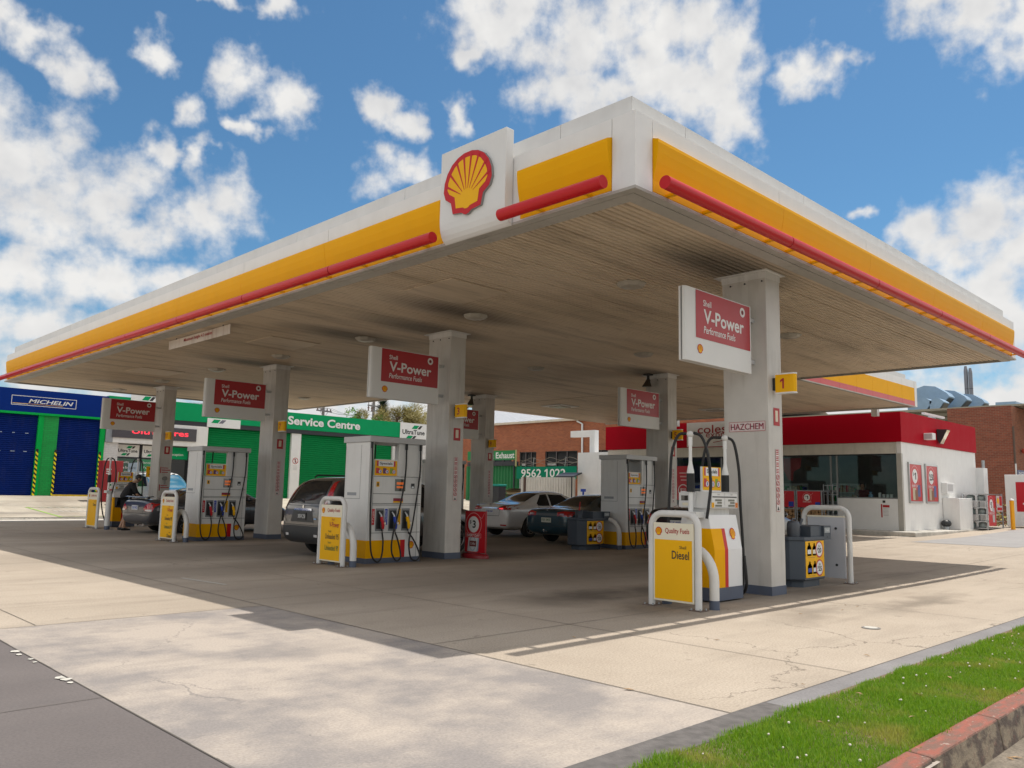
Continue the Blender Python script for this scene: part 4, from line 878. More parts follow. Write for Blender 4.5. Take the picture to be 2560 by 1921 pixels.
bucket((9.12, 8.62, .80), 'slate wash bucket on the rear service bin', 2); bucket((9.52, 8.78, .80), 'second wash bucket on the rear service bin, nearer the towel box', 2)
def squeegee(loc, dx, dy, label):
    t = thing('squeegee', label, 'squeegee', loc); m = mat('squeegee_red', (.5, .02, .02), .4); mb = MB(); mb.tube([(0, 0, 0), (dx, dy, .36)], .012, m, 8); mb.build('handle', t); mb = MB(); mb.box((-.08, -.015, -.03), (.08, .015, .02), DARKP); mb.build('blade', t)
squeegee((9.11, 8.60, .86), -.03, -.05, 'red squeegee handle standing in the wash bucket, left one'); squeegee((9.14, 8.66, .86), .02, -.04, 'red squeegee handle standing in the wash bucket, right one')
t = thing('fire_bucket_kit', 'chrome and red cleaning kit hanging half hidden behind the nearest pillar', 'cleaning kit', (5.38, 1.22, .55)); mb = MB(); mb.box((-.05, -.08, .1), (.06, .1, .42), BLACK); mb.build('case', t)
mb = MB(); mb.sph((.0, -.03, .46), (.07, .07, .06), CHROME); mb.build('cap', t); mb = MB(); mb.tube([(-.02, -.12, .30), (.06, -.1, .26), (.1, -.02, .25)], .014, INKR, 6); mb.tube([(-.03, -.13, .12), (.03, -.13, .10), (.05, -.12, -.05)], .010, WHITE, 6); mb.tube([(.0, -.14, .2), (.05, -.13, .02), (.1, -.1, -.04)], .008, WHITE, 6); mb.build('lever', t)

def every_day(mb, F, x0, y0, x1, y1, num, low=0.0, foot=''):
    """red offer poster: white roundel with the price over a boxed EVERY DAY"""
    w, h = x1 - x0, y1 - y0; cx = x0 + w * .42; r = min(w * .30, h * .2); cy = y1 - h * .12 - r if low else y0 + h * .62
    mb.rect(F, x0, y0, x1, y1, REDP, .003); pk = mat('poster_pink', (.68, .36, .36), .5)
    mb.ring(F, cx, cy, r * 1.38, r * 1.46, pk, .0045, 30); mb.line(F, cx + r * 1.0, cy + r * 1.0, cx + r * 1.5, cy + r * .75, .008, pk, .0046); mb.line(F, cx + r * 1.5, cy + r * .75, min(x1 - .01, cx + r * 1.95), cy + r * 1.45, .008, pk, .0046)
    mb.disc(F, cx, cy, r, WHITE, .005, 28); mb.txt(F, '$', cx - r * .55, cy + r * .02, r * .5, INK, al='C', bold=.01, e=.007); mb.txt(F, num, cx + r * .12, cy - r * .45, r * .95, INK, r * (.35 * len(num) + .25), al='C', bold=.03, e=.007)
    by = cy - r * 1.62; mb.rect(F, cx - r * 1.42, by, cx + r * 1.42, by + r * .55, pk, .0055); mb.rect(F, cx - r * 1.36, by + r * .04, cx + r * 1.36, by + r * .51, REDP, .0065); mb.txt(F, 'EVERY DAY', cx, by + r * .12, r * .32, WHITE, r * 2.4, al='C', bold=.02, e=.008)
    return cx, by, r
t = thing('poster_stand', 'red poster stand reading 3 dollars every day beside pillar 3', 'poster stand', (5.0, 8.04, 0)); mb = MB(); mb.box((-.012, -.34, .10), (.012, .34, 1.01), REDP); mb.frame(FX(-.012, 0, 0), -.34, .1, .34, 1.01, .012, ALU, .003); mb.build('panel', t)
F = FX(-.013, 0, 0); mb = MB(); cx, by, r = every_day(mb, F, -.325, .115, .325, .995, '3', 1); cb = mat('can_blue', (.30, .42, .52), .3)
mb.poly(F, [(-.24, .13), (.06, .13), (.10, .47), (-.20, .47)], mat('can_pale', (.62, .64, .64), .3), .005); mb.poly(F, [(.06, .13), (.11, .15), (.14, .46), (.10, .47)], cb, .005); mb.disc(F, -.07, .30, .11, cb, .006, 24, .155); mb.disc(F, -.07, .30, .09, mat('can_pale', 0), .007, 24, .135); mb.rect(F, -.17, .24, .05, .36, mat('can_brown', (.17, .03, .03), .4), .008); mb.txt(F, 'Coffee', -.06, .275, .055, WHITE, .16, al='C', shear=.2, e=.0095)
mb.build('poster', t)
mb = MB(); mb.loft([[(.20 * k * math.cos(6.283 * i / 24), .36 * k * math.sin(6.283 * i / 24), z) for i in range(24)] for k, z in ((1.05, 0), (1.05, .05), (.95, .09), (.4, .11))], mat('stand_base_red', (.24, .008, .015), .4)); mb.build('stand_base', t)

# ================================================================ cars
from mathutils.geometry import delaunay_2d_cdt
def inside(pt, poly):
    x, y = pt; r = False
    for i in range(len(poly)):
        (a, b), (c, d) = poly[i - 1], poly[i]
        if (b > y) != (d > y) and x < (c - a) * (y - b) / (d - b) + a: r = not r
    return r
class Car:
    def __init__(s, name, label, loc, rz, st, paint, axles, wr, group=None):
        s.t = thing(name, label, 'car', loc, rz, group); s.L = st[-1][0]
        rings = []
        for (x, w, zb, be, rw, top) in st:
            f = min(1, max(0, (top - be) / .30)); h = top - be
            half = [(0, zb), (.62 * w, zb), (.92 * w, zb + .03), (.985 * w, zb + .16), (1.0 * w, lerp(zb, be, .62)), (.975 * w, be - .03), (lerp(.93, .90, f) * w, be + h * lerp(.35, .10, f)),
                    (lerp(.82 * w, rw + .05, f), be + h * lerp(.75, .80, f)), (lerp(.60 * w, rw * .86, f), top - .012), (lerp(.3 * w, rw * .45, f), top + .008), (0, top + .012)]
            rings.append([(x, y, z) for y, z in half] + [(x, -y, z) for y, z in half[-2:0:-1]])
        mb = MB(); mb.loft(rings, paint); o = mb.build('body', s.t, sub=2)
        cut = MB()
        for ax in axles:
            for sd in (-1, 1): cut.cyl((ax, sd * (st[5][1] - .22), wr + .01), (ax, sd * (st[5][1] + .2), wr + .01), wr + .055, BLACK, n=28)
        c = cut.build('cutter'); c.parent = s.t
        b = o.modifiers.new('arch', 'BOOLEAN'); b.object = c; b.operation = 'DIFFERENCE'; b.solver = 'EXACT'
        bpy.context.view_layer.update(); dg = bpy.context.evaluated_depsgraph_get(); me = bpy.data.meshes.new_from_object(o.evaluated_get(dg))
        o.modifiers.clear(); old = o.data; o.data = me; bpy.data.meshes.remove(old); cm = c.data; bpy.data.objects.remove(c); bpy.data.meshes.remove(cm)
        if len(me.materials) < 2: me.materials.append(BLACK)
        for p in me.polygons: p.use_smooth = True
        me.set_sharp_from_angle(angle=R(38))
        bm = bmesh.new(); bm.from_mesh(me); s.bvh = BVHTree.FromBMesh(bm); bm.free(); s.body = o
        wh = thing_wheels = None
        for ax in axles:
            for sd in (1, -1): s.wheel(ax, sd * (st[5][1] - .115), wr, sd)
    def wheel(s, x, y, r, sd):
        mb = MB(); mb.loft([[(x + q * math.cos(6.283 * i / 32), y + d * sd, r + q * math.sin(6.283 * i / 32)) for i in range(32)] for q, d in ((r * .62, .075), (r * .66, .095), (r * .93, .095), (r, .06), (r, -.08), (r * .9, -.1), (r * .6, -.1))], TYRE); w = mb.build('wheel', s.t)
        mb = MB(); RM = mat('alloy', (.40, .41, .42), .3, .85); R0 = r * .66
        mb.loft([[(x + q * math.cos(6.283 * i / 32), y + d * sd, r + q * math.sin(6.283 * i / 32)) for i in range(32)] for q, d in ((R0, .09), (R0 * .93, .085), (R0 * .9, .03))], RM, caps=False)
        F = Fr((x, y + .03 * sd, r), (1 if sd < 0 else -1, 0, 0)); mb.disc(F, 0, 0, R0 * .9, BLACK, 0, 24); mb.cyl(F.p(0, 0, .0), F.p(0, 0, .055), r * .14, RM, n=14)
        for i in range(7):
            a = i * .8976; c, n = math.cos(a), math.sin(a); mb.prism([F.p(c * k - n * wd, n * k + c * wd, .045) for k, wd in ((r * .1, -.03), (R0 * .92, -.022), (R0 * .92, .022), (r * .1, .03))], F.n * -.03, RM)
        mb.build('rim', w)
    def decal(s, name, polys, ax, m, off=.006, step=.05, parent=None):
        """a lens, pane or trim piece that lies on the body, cut to the outline given in side or rear view"""
        mb = MB()
        for poly in (polys if isinstance(polys[0][0], (tuple, list)) else [polys]):
            b = []
            for i, q in enumerate(poly):
                q2 = poly[(i + 1) % len(poly)]; l = math.hypot(q2[0] - q[0], q2[1] - q[1]); k = max(1, int(l / step))
                b += [(lerp(q[0], q2[0], j / k), lerp(q[1], q2[1], j / k)) for j in range(k)]
            xs = [q[0] for q in poly]; ys = [q[1] for q in poly]; inn = []
            x = min(xs) + step / 2
            while x < max(xs):
                y = min(ys) + step / 2
                while y < max(ys):
                    if inside((x, y), poly): inn.append((x, y))
                    y += step
                x += step
            vs, es, fs, *_ = delaunay_2d_cdt([V(q) for q in b + inn], [(i, (i + 1) % len(b)) for i in range(len(b))], [], 1, 1e-5)
            P_ = []
            for q in vs:
                o, d = {'rear': (V((-3, q.x, q.y)), V((1, 0, 0))), 'front': (V((s.L + 3, q.x, q.y)), V((-1, 0, 0))), 'right': (V((q.x, -3, q.y)), V((0, 1, 0))), 'left': (V((q.x, 3, q.y)), V((0, -1, 0))), 'top': (V((q.x, q.y, 5)), V((0, 0, -1)))}[ax]
                h = s.bvh.ray_cast(o, d)
                if h[0] is None:
                    h = s.bvh.find_nearest(o + d * 3)
                P_.append(h[0] + h[1] * off - d * .001)
            mb.raw(P_, [tuple(f) for f in fs], m, True)
        o = mb.build(name, parent or s.t)
        bm = bmesh.new(); bm.from_mesh(o.data); bmesh.ops.recalc_face_normals(bm, faces=bm.faces); bm.to_mesh(o.data); bm.free()
        return o
    def both(s, name, poly, m, off=.006):
        for ax in ('right', 'left'): s.decal(name, poly, ax, m, off)
    def mir(s, name, poly, m, off=.006, ax='rear'):
        s.decal(name, poly, ax, m, off); s.decal(name, [(-y, z) for y, z in poly], ax, m, off)
    def surf(s, y, z):
        h = s.bvh.ray_cast(V((-3, y, z)), V((1, 0, 0))); return h[0].x if h[0] else 0
    def plate(s, z, txt, bg, fg, w=.372, h=.134, yc=0.):
        x = min(s.surf(yc, z - h / 2), s.surf(yc, z + h / 2)) - .018; mb = MB(); mb.box((x, yc - w / 2, z - h / 2), (x + .06, yc + w / 2, z + h / 2), bg); F = FX(x, yc, z); mb.txt(F, txt, 0, -h * .27, h * .56, fg, w * .86, al='C', bold=.012, e=.002); mb.build('number_plate', s.t)
    def lines(s, polys, ax, w=.012, m=None):
        out = []
        for pl in polys:
            for (a, b), (c, d) in zip(pl, pl[1:]):
                l = math.hypot(c - a, d - b) or 1; nx, ny = -(d - b) / l * w / 2, (c - a) / l * w / 2
                out.append([(a - nx, b - ny), (c - nx, d - ny), (c + nx, d + ny), (a + nx, b + ny)])
        s.decal('panel_gap', out, ax, m or DARKP, .0025, .08)
def sedan_st(L=4.75, w=.91, deck=1.0, roof=1.45, tail=0.0):
    k = L / 4.75
    return [(x * k, ww * w / .91, zb, be, rw * w / .91, tp) for x, ww, zb, be, rw, tp in [
        (0.0, .76, .40, .74, .62, deck - .16), (.035, .85, .30, .84, .70, deck - .045), (.16, .885, .24, .90, .72, deck), (.45, .90, .22, .925, .70, deck + .012), (.82, .91, .21, .93, .68, deck + .03),
        (1.12, .91, .21, .935, .64, deck + .12), (1.55, .91, .21, .935, .58, lerp(deck + .12, roof, .72)), (1.95, .91, .21, .93, .575, roof - .02), (2.45, .91, .21, .92, .58, roof), (2.95, .91, .21, .91, .575, roof - .04),
        (3.35, .91, .21, .905, .62, lerp(deck, roof, .45)), (3.72, .905, .21, .895, .70, .985), (4.2, .88, .22, .83, .68, .90), (4.55, .82, .26, .74, .60, .79), (4.72, .72, .32, .64, .5, .70), (4.75, .60, .38, .58, .42, .64)]]
def glazing(c, k, deck, roof, tint=GLASSD):
    z0, z1 = deck + .07, roof - .085
    c.decal('rear_window', [(-.58, z0), (.58, z0), (.50, z1), (0, z1 + .02), (-.50, z1)], 'rear', tint, .004)
    c.both('side_window', [(1.98 * k, .985), (2.02 * k, roof - .10), (1.72 * k, roof - .13), (1.40 * k, 1.06), (1.44 * k, .985)], tint, .004); c.both('side_window', [(2.05 * k, .985), (2.09 * k, roof - .10), (2.75 * k, roof - .12), (3.25 * k, 1.04), (3.30 * k, .985)], tint, .004)
    c.decal('windscreen', [(-.62, 1.03), (.62, 1.03), (.53, roof - .09), (-.53, roof - .09)], 'front', tint, .004)
    for sd in (1, -1):
        mb = MB(); mb.sph((3.12 * k, sd * 1.0, 1.03), (.075, .10, .07), c.paint, 10, 8); mb.build('mirror', c.t)
PW_W = mat('plate_white', (.68, .68, .66), .4); PW_B = mat('plate_black', (.02, .02, .022), .4)

# dark grey sedan at the far island
pt = paintcar('gunmetal_paint', (.052, .056, .068)); k = 4.9 / 4.75
c = Car('parked_car', 'dark grey sedan with boot spoiler beside the man in black', (2.15, 20.02, 0), R(6), sedan_st(4.9, .925, 1.02, 1.42), pt, (1.12 * k, 3.86 * k), .325, 'cars at the pumps'); c.paint = pt; glazing(c, k, 1.02, 1.42)
c.mir('tail_light', [(-.87, .64), (-.60, .66), (-.50, .72), (-.62, .84), (-.80, .90), (-.88, .90)], LAMPR, .008); c.mir('reversing_light', [(-.86, .645), (-.62, .665), (-.60, .70), (-.86, .705)], LAMPC, .011)
c.plate(.75, 'TUR 482', mat('plate_worn', (.55, .56, .58), .4), BLUEP, .372, .134); c.lines([[(-.48, .60), (-.5, .95)], [(.48, .60), (.5, .95)], [(-.85, .585), (.85, .585)]], 'rear')
c.lines([[(1.42, .98), (1.5, .6), (1.48, .3)], [(2.15, .98), (2.15, .28)], [(3.3, .98), (3.35, .28)], [(1.5, .28), (3.35, .28)]], 'right'); c.lines([[(2.15, .98), (2.15, .28)]], 'left')
mb = MB(); mb.loft([[(x, y, z + .016 * abs(y)) for x, z in ((.0, 1.05), (.05, 1.075), (.20, 1.085), (.20, 1.06), (.04, 1.035))] for y in (-.70, -.64, -.4, 0, .4, .64, .70)], pt); mb.box((.06, -.6, 1.0), (.14, -.52, 1.07), pt); mb.box((.06, .52, 1.0), (.14, .6, 1.07), pt); mb.build('spoiler', c.t, bevel=.006)
mb = MB(); mb.cyl((.0, -.55, .26), (.3, -.55, .26), .035, CHROME); mb.build('exhaust', c.t)

# dark grey brown wagon at the middle island
pt = paintcar('taupe_metallic_paint', (.105, .098, .092), .35)
st = [(0.0, .74, .46, .80, .62, .90), (.035, .84, .34, .96, .70, 1.08), (.12, .875, .28, 1.02, .78, 1.20), (.24, .89, .26, 1.04, .79, 1.42), (.40, .895, .26, 1.04, .77, 1.60), (.60, .895, .26, 1.04, .74, 1.665), (1.5, .895, .26, 1.03, .71, 1.70), (2.5, .895, .26, 1.01, .66, 1.68),
      (2.85, .895, .26, 1.0, .66, 1.58), (3.25, .895, .26, .99, .70, 1.30), (3.6, .89, .26, .97, .74, 1.08), (4.1, .88, .28, .92, .72, 1.0), (4.45, .83, .34, .82, .66, .90), (4.6, .72, .42, .72, .55, .78), (4.63, .62, .48, .66, .48, .72)]
c = Car('parked_car', 'dark grey brown wagon with tall red tail lamps, beside the man in navy', (1.9, 10.05, 0), 0, st, pt, (.92, 3.55), .355, 'cars at the pumps')
c.decal('rear_window', [(-.64, 1.10), (.64, 1.10), (.60, 1.30), (.54, 1.52), (.46, 1.585), (-.46, 1.585), (-.54, 1.52), (-.60, 1.30)], 'rear', GLASSD, .004)
c.mir('tail_light', [(-.85, .98), (-.73, .99), (-.70, 1.14), (-.655, 1.38), (-.60, 1.55), (-.66, 1.58), (-.745, 1.44), (-.82, 1.2)], LAMPR, .012); c.mir('reversing_light', [(-.80, 1.12), (-.735, 1.10), (-.70, 1.24), (-.755, 1.26)], LAMPC, .015)
c.decal('rear_bumper', [(-.9, .30), (.9, .30), (.9, .60), (.6, .64), (-.6, .64), (-.9, .60)], 'rear', DARKP, .014); c.mir('fog_light', [(-.62, .43), (-.50, .43), (-.50, .48), (-.62, .48)], LAMPC, .02); c.mir('reflector', [(-.86, .70), (-.66, .72), (-.70, .79), (-.86, .79)], mat('smoked_lens', (.16, .15, .15), .15, coat=1), .008)
c.decal('chrome_strip', [(-.36, .955), (.36, .955), (.34, 1.0), (-.34, 1.0)], 'rear', CHROME, .014); c.decal('plate_recess', [(-.46, .72), (.46, .72), (.36, .95), (-.36, .95)], 'rear', mat('dark_taupe', (.035, .034, .033), .4), .004)
c.plate(.84, 'XKW 218', PW_B, PW_W, .34, .15); c.lines([[(-.72, .66), (-.74, 1.0)], [(.72, .66), (.74, 1.0)], [(-.72, .66), (.72, .66)], [(-.7, 1.06), (.7, 1.06)]], 'rear')
mb = MB(); mb.disc(FX(c.surf(0, 1.035) - .012, 0, 1.035), 0, 0, .035, CHROME, 0, 16); mb.rect(FX(c.surf(-.45, .80) - .012, -.52, .78), -.05, 0, .05, .03, mat('badge_blue', (.2, .35, .6), .3, .5), 0); mb.build('badge', c.t)
x = c.surf(.1, 1.15); mb = MB(); mb.tube([(x - .01, .05, 1.13), (x + .005, .25, 1.17), (x + .015, .42, 1.165)], [.022, .016, .008], BLACK, 8); mb.build('wiper', c.t)
for s in (-1, 1): mb = MB(); mb.tube([(.62, s * .60, 1.665), (.7, s * .61, 1.715), (2.4, s * .60, 1.725), (2.5, s * .59, 1.68)], .018, DARKP, 8); mb.build('roof_rail', c.t)
for s in (-1, 1): mb = MB(); mb.sph((3.0, s * 1.0, 1.08), (.08, .11, .08), pt, 10, 8); mb.build('mirror', c.t)
c.both('side_window', [(.50, 1.08), (.62, 1.50), (1.28, 1.55), (1.25, 1.06)], GLASSD, .004); c.both('side_window', [(1.33, 1.06), (1.36, 1.55), (2.05, 1.55), (2.08, 1.05)], GLASSD, .004); c.both('side_window', [(2.15, 1.05), (2.12, 1.55), (2.65, 1.50), (3.05, 1.12), (3.1, 1.04)], GLASSD, .004); c.decal('windscreen', [(-.68, 1.1), (.68, 1.1), (.6, 1.55), (-.6, 1.55)], 'front', GLASSD, .004)
c.both('sill_trim', [(1.35, .28), (3.1, .28), (3.1, .42), (1.35, .42)], DARKP, .006); c.lines([[(1.3, 1.05), (1.32, .45)], [(2.12, 1.05), (2.12, .4)], [(3.1, 1.04), (3.12, .45)]], 'right')

# white sedan
pt = paintcar('pearl_white_paint', (.66, .65, .64), .0); k = 4.62 / 4.75
c = Car('parked_car', 'white sedan with a lit brake lamp behind the red poster stand', (10.75, 13.75, .03), R(-1), sedan_st(4.62, .888, 1.04, 1.46), pt, (1.03 * k, 3.72 * k), .32, 'cars at the pumps'); c.paint = pt; glazing(c, k, 1.04, 1.46)
c.mir('tail_light', [(-.86, .86), (-.60, .84), (-.36, .87), (-.34, .91), (-.60, .98), (-.86, 1.01)], LAMPR, .009); c.mir('chrome_strip', [(-.86, .985), (-.60, .955), (-.36, .895), (-.36, .912), (-.6, .985), (-.86, 1.015)], CHROME, .012); c.decal('brake_light', [(-.62, .865), (-.46, .87), (-.46, .90), (-.62, .905)], 'rear', LAMPB, .013)
c.decal('chrome_garnish', [(-.36, .885), (.36, .885), (.36, .92), (-.36, .92)], 'rear', CHROME, .012); c.plate(.80, '1ENR 664', PW_W, BLUEP, .372, .134); c.mir('reflector', [(-.74, .36), (-.50, .36), (-.50, .40), (-.74, .40)], LAMPR, .008)
c.decal('rear_valance', [(-.6, .22), (.6, .22), (.55, .30), (-.55, .30)], 'rear', DARKP, .008); c.lines([[(-.44, .66), (-.46, .86)], [(.44, .66), (.46, .86)], [(-.44, .66), (.44, .66)]], 'rear'); c.lines([[(2.0, .97), (2.0, .3)], [(1.38, 1.0), (1.52, .62), (1.5, .3)], [(3.2, .97), (3.25, .3)]], 'right')
mb = MB(); mb.ring(FX(c.surf(0, .985) - .012, 0, .985), 0, 0, .028, .04, CHROME, 0, 16); mb.build('badge', c.t)

# teal sedan
pt = paintcar('teal_metallic_paint', (.008, .045, .068), .3); k = 4.7 / 4.75
c = Car('parked_car', 'dark teal sedan behind the rear slate service bin', (9.85, 10.45, .02), 0, sedan_st(4.7, .88, .98, 1.40), pt, (1.05 * k, 3.74 * k), .31, 'cars at the pumps'); c.paint = pt; glazing(c, k, .98, 1.40)
c.mir('tail_light', [(-.83, .77), (-.40, .78), (-.40, .88), (-.60, .91), (-.83, .90)], LAMPR, .008); c.mir('reversing_light', [(-.64, .79), (-.5, .79), (-.5, .85), (-.64, .85)], mat('pink_lens', (.35, .16, .14), .12, coat=1), .011); c.decal('garnish', [(-.40, .78), (.40, .78), (.40, .85), (-.40, .85)], 'rear', mat('garnish_grey', (.10, .11, .115), .3), .008)
c.plate(.66, 'FJS 082', mat('plate_cream', (.60, .59, .50), .4), INKG, .36, .13); c.lines([[(-.82, .56), (.82, .56)], [(-.82, .50), (.82, .50)], [(-.5, .60), (-.52, .93)], [(.5, .60), (.52, .93)]], 'rear'); c.lines([[(2.05, .95), (2.05, .3)], [(3.2, .95), (3.25, .3)]], 'right')
mb = MB(); mb.tube([(-.10, 0, .36), (.1, 0, .34)], .025, CHROME, 8); mb.sph((-.10, 0, .385), .028, CHROME, 8, 6); mb.build('tow_ball', c.t)
mb = MB(); mb.box((c.surf(0, .935) - .012, -.03, .925), (c.surf(0, .935) + .01, .03, .945), CHROME); mb.build('badge', c.t)

# black sedan behind the nearest price board
pt = paintcar('black_paint', (.008, .008, .009), .1)
c = Car('parked_car', 'black sedan partly hidden behind the nearest price board', (8.35, 5.15, .0), 0, sedan_st(4.7, .90, 1.16, 1.52), pt, (1.1, 3.8), .33, 'cars at the pumps'); c.paint = pt; glazing(c, .99, 1.16, 1.52)
c.mir('tail_light', [(-.87, .78), (-.66, .79), (-.64, 1.0), (-.76, 1.06), (-.87, 1.04)], LAMPR, .009); c.plate(.82, 'ZLK 107', PW_W, BLUEP, .36, .13); c.lines([[(-.58, .7), (-.62, 1.05)], [(.58, .7), (.62, 1.05)], [(-.85, .66), (.85, .66)]], 'rear')
F = FX(c.surf(0, 1.07) - .012, 0, 1.07); mb = MB(); mb.ring(F, 0, 0, .038, .05, CHROME, 0, 20); mb.disc(F, 0, .0, .016, CHROME, .001, 12); mb.build('badge', c.t)
c.decal('rear_bumper_trim', [(-.8, .28), (.8, .28), (.75, .38), (-.75, .38)], 'rear', DARKP, .008)

# blue van facing out behind the last pillar
pt = paintcar('van_white_paint', (.40, .42, .45), .1); vz = gz(6.5, 29.5)
st = [(0.0, .70, .4, .8, .6, 1.5), (.06, .86, .3, 1.0, .74, 1.66), (.3, .9, .28, 1.05, .76, 1.72), (1.5, .9, .28, 1.05, .76, 1.74), (2.8, .9, .28, 1.05, .74, 1.72), (3.3, .9, .28, 1.05, .70, 1.6), (3.75, .89, .28, 1.0, .74, 1.22), (4.0, .87, .3, .95, .72, 1.05), (4.4, .82, .32, .85, .66, .95), (4.55, .74, .36, .75, .55, .86), (4.6, .6, .42, .68, .5, .78)]
c = Car('parked_van', 'van with blue tinted windscreen and chequered sun strip behind the leftmost pillar', (6.55, 32.2, vz), R(-90), st, pt, (.9, 3.6), .33)
c.t['category'] = 'van'; bt = mat('blue_tint_glass', (.03, .16, .26), .05, coat=1.0, var=.25, vs=2); c.decal('windscreen', [(-.80, 1.0), (.80, 1.0), (.72, 1.60), (-.72, 1.60)], 'front', bt, .005)
ck = [[(-.74 + .148 * i, 1.605 + .04 * (i % 2)), (-.74 + .148 * (i + 1), 1.605 + .04 * (i % 2)), (-.74 + .148 * (i + 1), 1.645 + .04 * (i % 2)), (-.74 + .148 * i, 1.645 + .04 * (i % 2))] for i in range(10)]
c.decal('sun_strip', [(-.76, 1.60), (.76, 1.60), (.74, 1.69), (-.74, 1.69)], 'front', INK, .007); c.decal('chequer', ck, 'front', WHITE, .011)
c.mir('headlight', [(-.76, .72), (-.5, .72), (-.5, .86), (-.74, .86)], LAMPC, .008, 'front'); c.decal('grille', [(-.45, .62), (.45, .62), (.45, .8), (-.45, .8)], 'front', DARKP, .008); c.both('side_window', [(2.5, 1.1), (2.55, 1.55), (3.1, 1.5), (3.5, 1.12)], GLASSD, .004)

# ================================================================ people
SKIN = mat('skin', (.42, .24, .16), .55, var=.06); HAIR = mat('black_hair', (.012, .010, .009), .55)
def skin_obj(name, pts, edges, m, parent, sub=2, root=0):
    me = bpy.data.meshes.new(name); me.from_pydata([q[:3] for q in pts], edges, []); me.materials.append(m); o = bpy.data.objects.new(name, me); COL.objects.link(o); o.parent = parent
    md = o.modifiers.new('skin', 'SKIN'); md.use_smooth_shade = True; s = o.modifiers.new('sub', 'SUBSURF'); s.levels = sub; s.render_levels = sub
    for i, q in enumerate(pts):
        d = me.skin_vertices[0].data[i]; r = q[3]; d.radius = r if isinstance(r, tuple) else (r, r); d.use_root = i == root
    return o
def person(label, loc, rz, J, wear, hairlen=.02, bulk=1.):
    """J gives joint positions in the person's own frame, x forward; clothes follow the same joints"""
    t = thing('person', label, 'person', loc, rz); pts, ed, ix = [], [], {}
    def add(n, q, r, to=None):
        ix[n] = len(pts); pts.append((*q, r)); 
        if to: ed.append((ix[to], ix[n]))
    mid = lambda a, b, k=.5: tuple(V(a).lerp(V(b), k)); hip = J['hip']; ch = J['chest']; nk = J['neck']; hd = J['head']
    add('hip', hip, (.13 * bulk, .10 * bulk)); add('waist', mid(hip, ch), (.12 * bulk, .09 * bulk), 'hip'); add('chest', ch, (.15 * bulk, .10 * bulk), 'waist'); add('neck', nk, .055, 'chest'); add('chin', mid(nk, hd, .6), .07, 'neck'); add('head', hd, .092, 'chin')
    up_ = (V(hd) - V(nk)).normalized(); fw = V(J.get('face', (1, 0, 0))).normalized(); add('crown', V(hd) + up_ * .085, .075, 'head'); add('nose', V(hd) - up_ * .015 + fw * .105, .016, 'head')
    for s, sg in (('l', 1), ('r', -1)):
        sh = J['sh' + s]; el_ = J['el' + s]; wr_ = J['wr' + s]
        add('sh' + s, sh, .062, 'chest'); add('el' + s, el_, .044, 'sh' + s); add('wr' + s, wr_, .030, 'el' + s); d = (V(wr_) - V(el_)).normalized(); sd = d.cross(V((0, 0, 1))); sd = sd.normalized() if sd.length > .1 else V((0, 1, 0)); pm = V(wr_) + d * .07; add('pm' + s, pm, (.038, .018), 'wr' + s)
        nn = sd.cross(d)
        for i, (o, l) in enumerate(((-.030, .075), (-.010, .085), (.010, .080), (.030, .062))):
            add('f%s%d' % (s, i), pm + d * (.05 + l * .45) + sd * o * 1.1 - nn * .008, .0095, 'pm' + s); add('g%s%d' % (s, i), pm + d * (.05 + l * .8) + sd * o - nn * .035, .0085, 'f%s%d' % (s, i))
        add('th' + s, V(wr_) + d * .05 + sd * .05 - nn * .015, .012, 'wr' + s); add('tk' + s, V(wr_) + d * .085 + sd * .055 - nn * .03, .010, 'th' + s)
        lg = V(hip) + V((0, .09 * sg, -.03)); add('lg' + s, lg, .095, 'hip'); add('kn' + s, J['kn' + s], .058, 'lg' + s); add('an' + s, J['an' + s], .040, 'kn' + s); fo = J.get('ft' + s, V(J['an' + s]) + V((.14, 0, -.05))); add('hl' + s, V(J['an' + s]) + V((-.03, 0, -.055)), .04, 'an' + s); add('ft' + s, fo, .032, 'an' + s)
    skin_obj('body', pts, ed, SKIN, t)
    g = lambda n, k=1., e=0.: (*pts[ix[n]][:3], tuple(x * k + e for x in pts[ix[n]][3]) if isinstance(pts[ix[n]][3], tuple) else pts[ix[n]][3] * k + e)
    def cloth(name, m, names, edges, **k): skin_obj(name, [g(n, *k.get('g', (1.08, .018))) if isinstance(n, str) else n for n in names], edges, m, t)
    shm, trm, som, longs, shorts = wear
    P2 = lambda a, b, k, r: (*mid(pts[ix[a]][:3], pts[ix[b]][:3], k), r)
    nm = ['hip', 'waist', 'chest', P2('chest', 'neck', .8, .10)]; e2 = [(0, 1), (1, 2), (2, 3)]
    for s in 'lr':
        i = len(nm); nm += ['sh' + s, P2('sh' + s, 'el' + s, .8, .066)]; e2 += [(2, i), (i, i + 1)]
        if longs: nm += [P2('el' + s, 'wr' + s, .9, .045)]; e2 += [(i + 1, i + 2)]
    cloth('shirt', shm, nm, e2, g=(1.12, .034))
    nm = ['hip']; e2 = []
    for s in 'lr':
        i = len(nm); nm += ['lg' + s, 'kn' + s] + ([] if shorts else [P2('kn' + s, 'an' + s, .93, .058)]); e2 += [(0, i), (i, i + 1)] + ([] if shorts else [(i + 1, i + 2)])
    cloth('trousers', trm, nm, e2)
    for s in 'lr':
        a = V(pts[ix['an' + s]][:3]); f = V(pts[ix['ft' + s]][:3]); mb = MB(); d = (f - a); d.z = 0; d.normalize(); mb.loft([[tuple(a + d * x + V((-d.y, d.x, 0)) * w * math.cos(q) + V((0, 0, z0 + h * math.sin(q)))) for q in (6.283 * i / 10 for i in range(10))] for x, w, z0, h in ((-.075, .02, -.06, .02), (-.06, .038, -.05, .045), (.02, .045, -.045, .055), (.12, .048, -.065, .032), (.19, .03, -.07, .022), (.21, .01, -.075, .01))], som); mb.build('shoe', t)
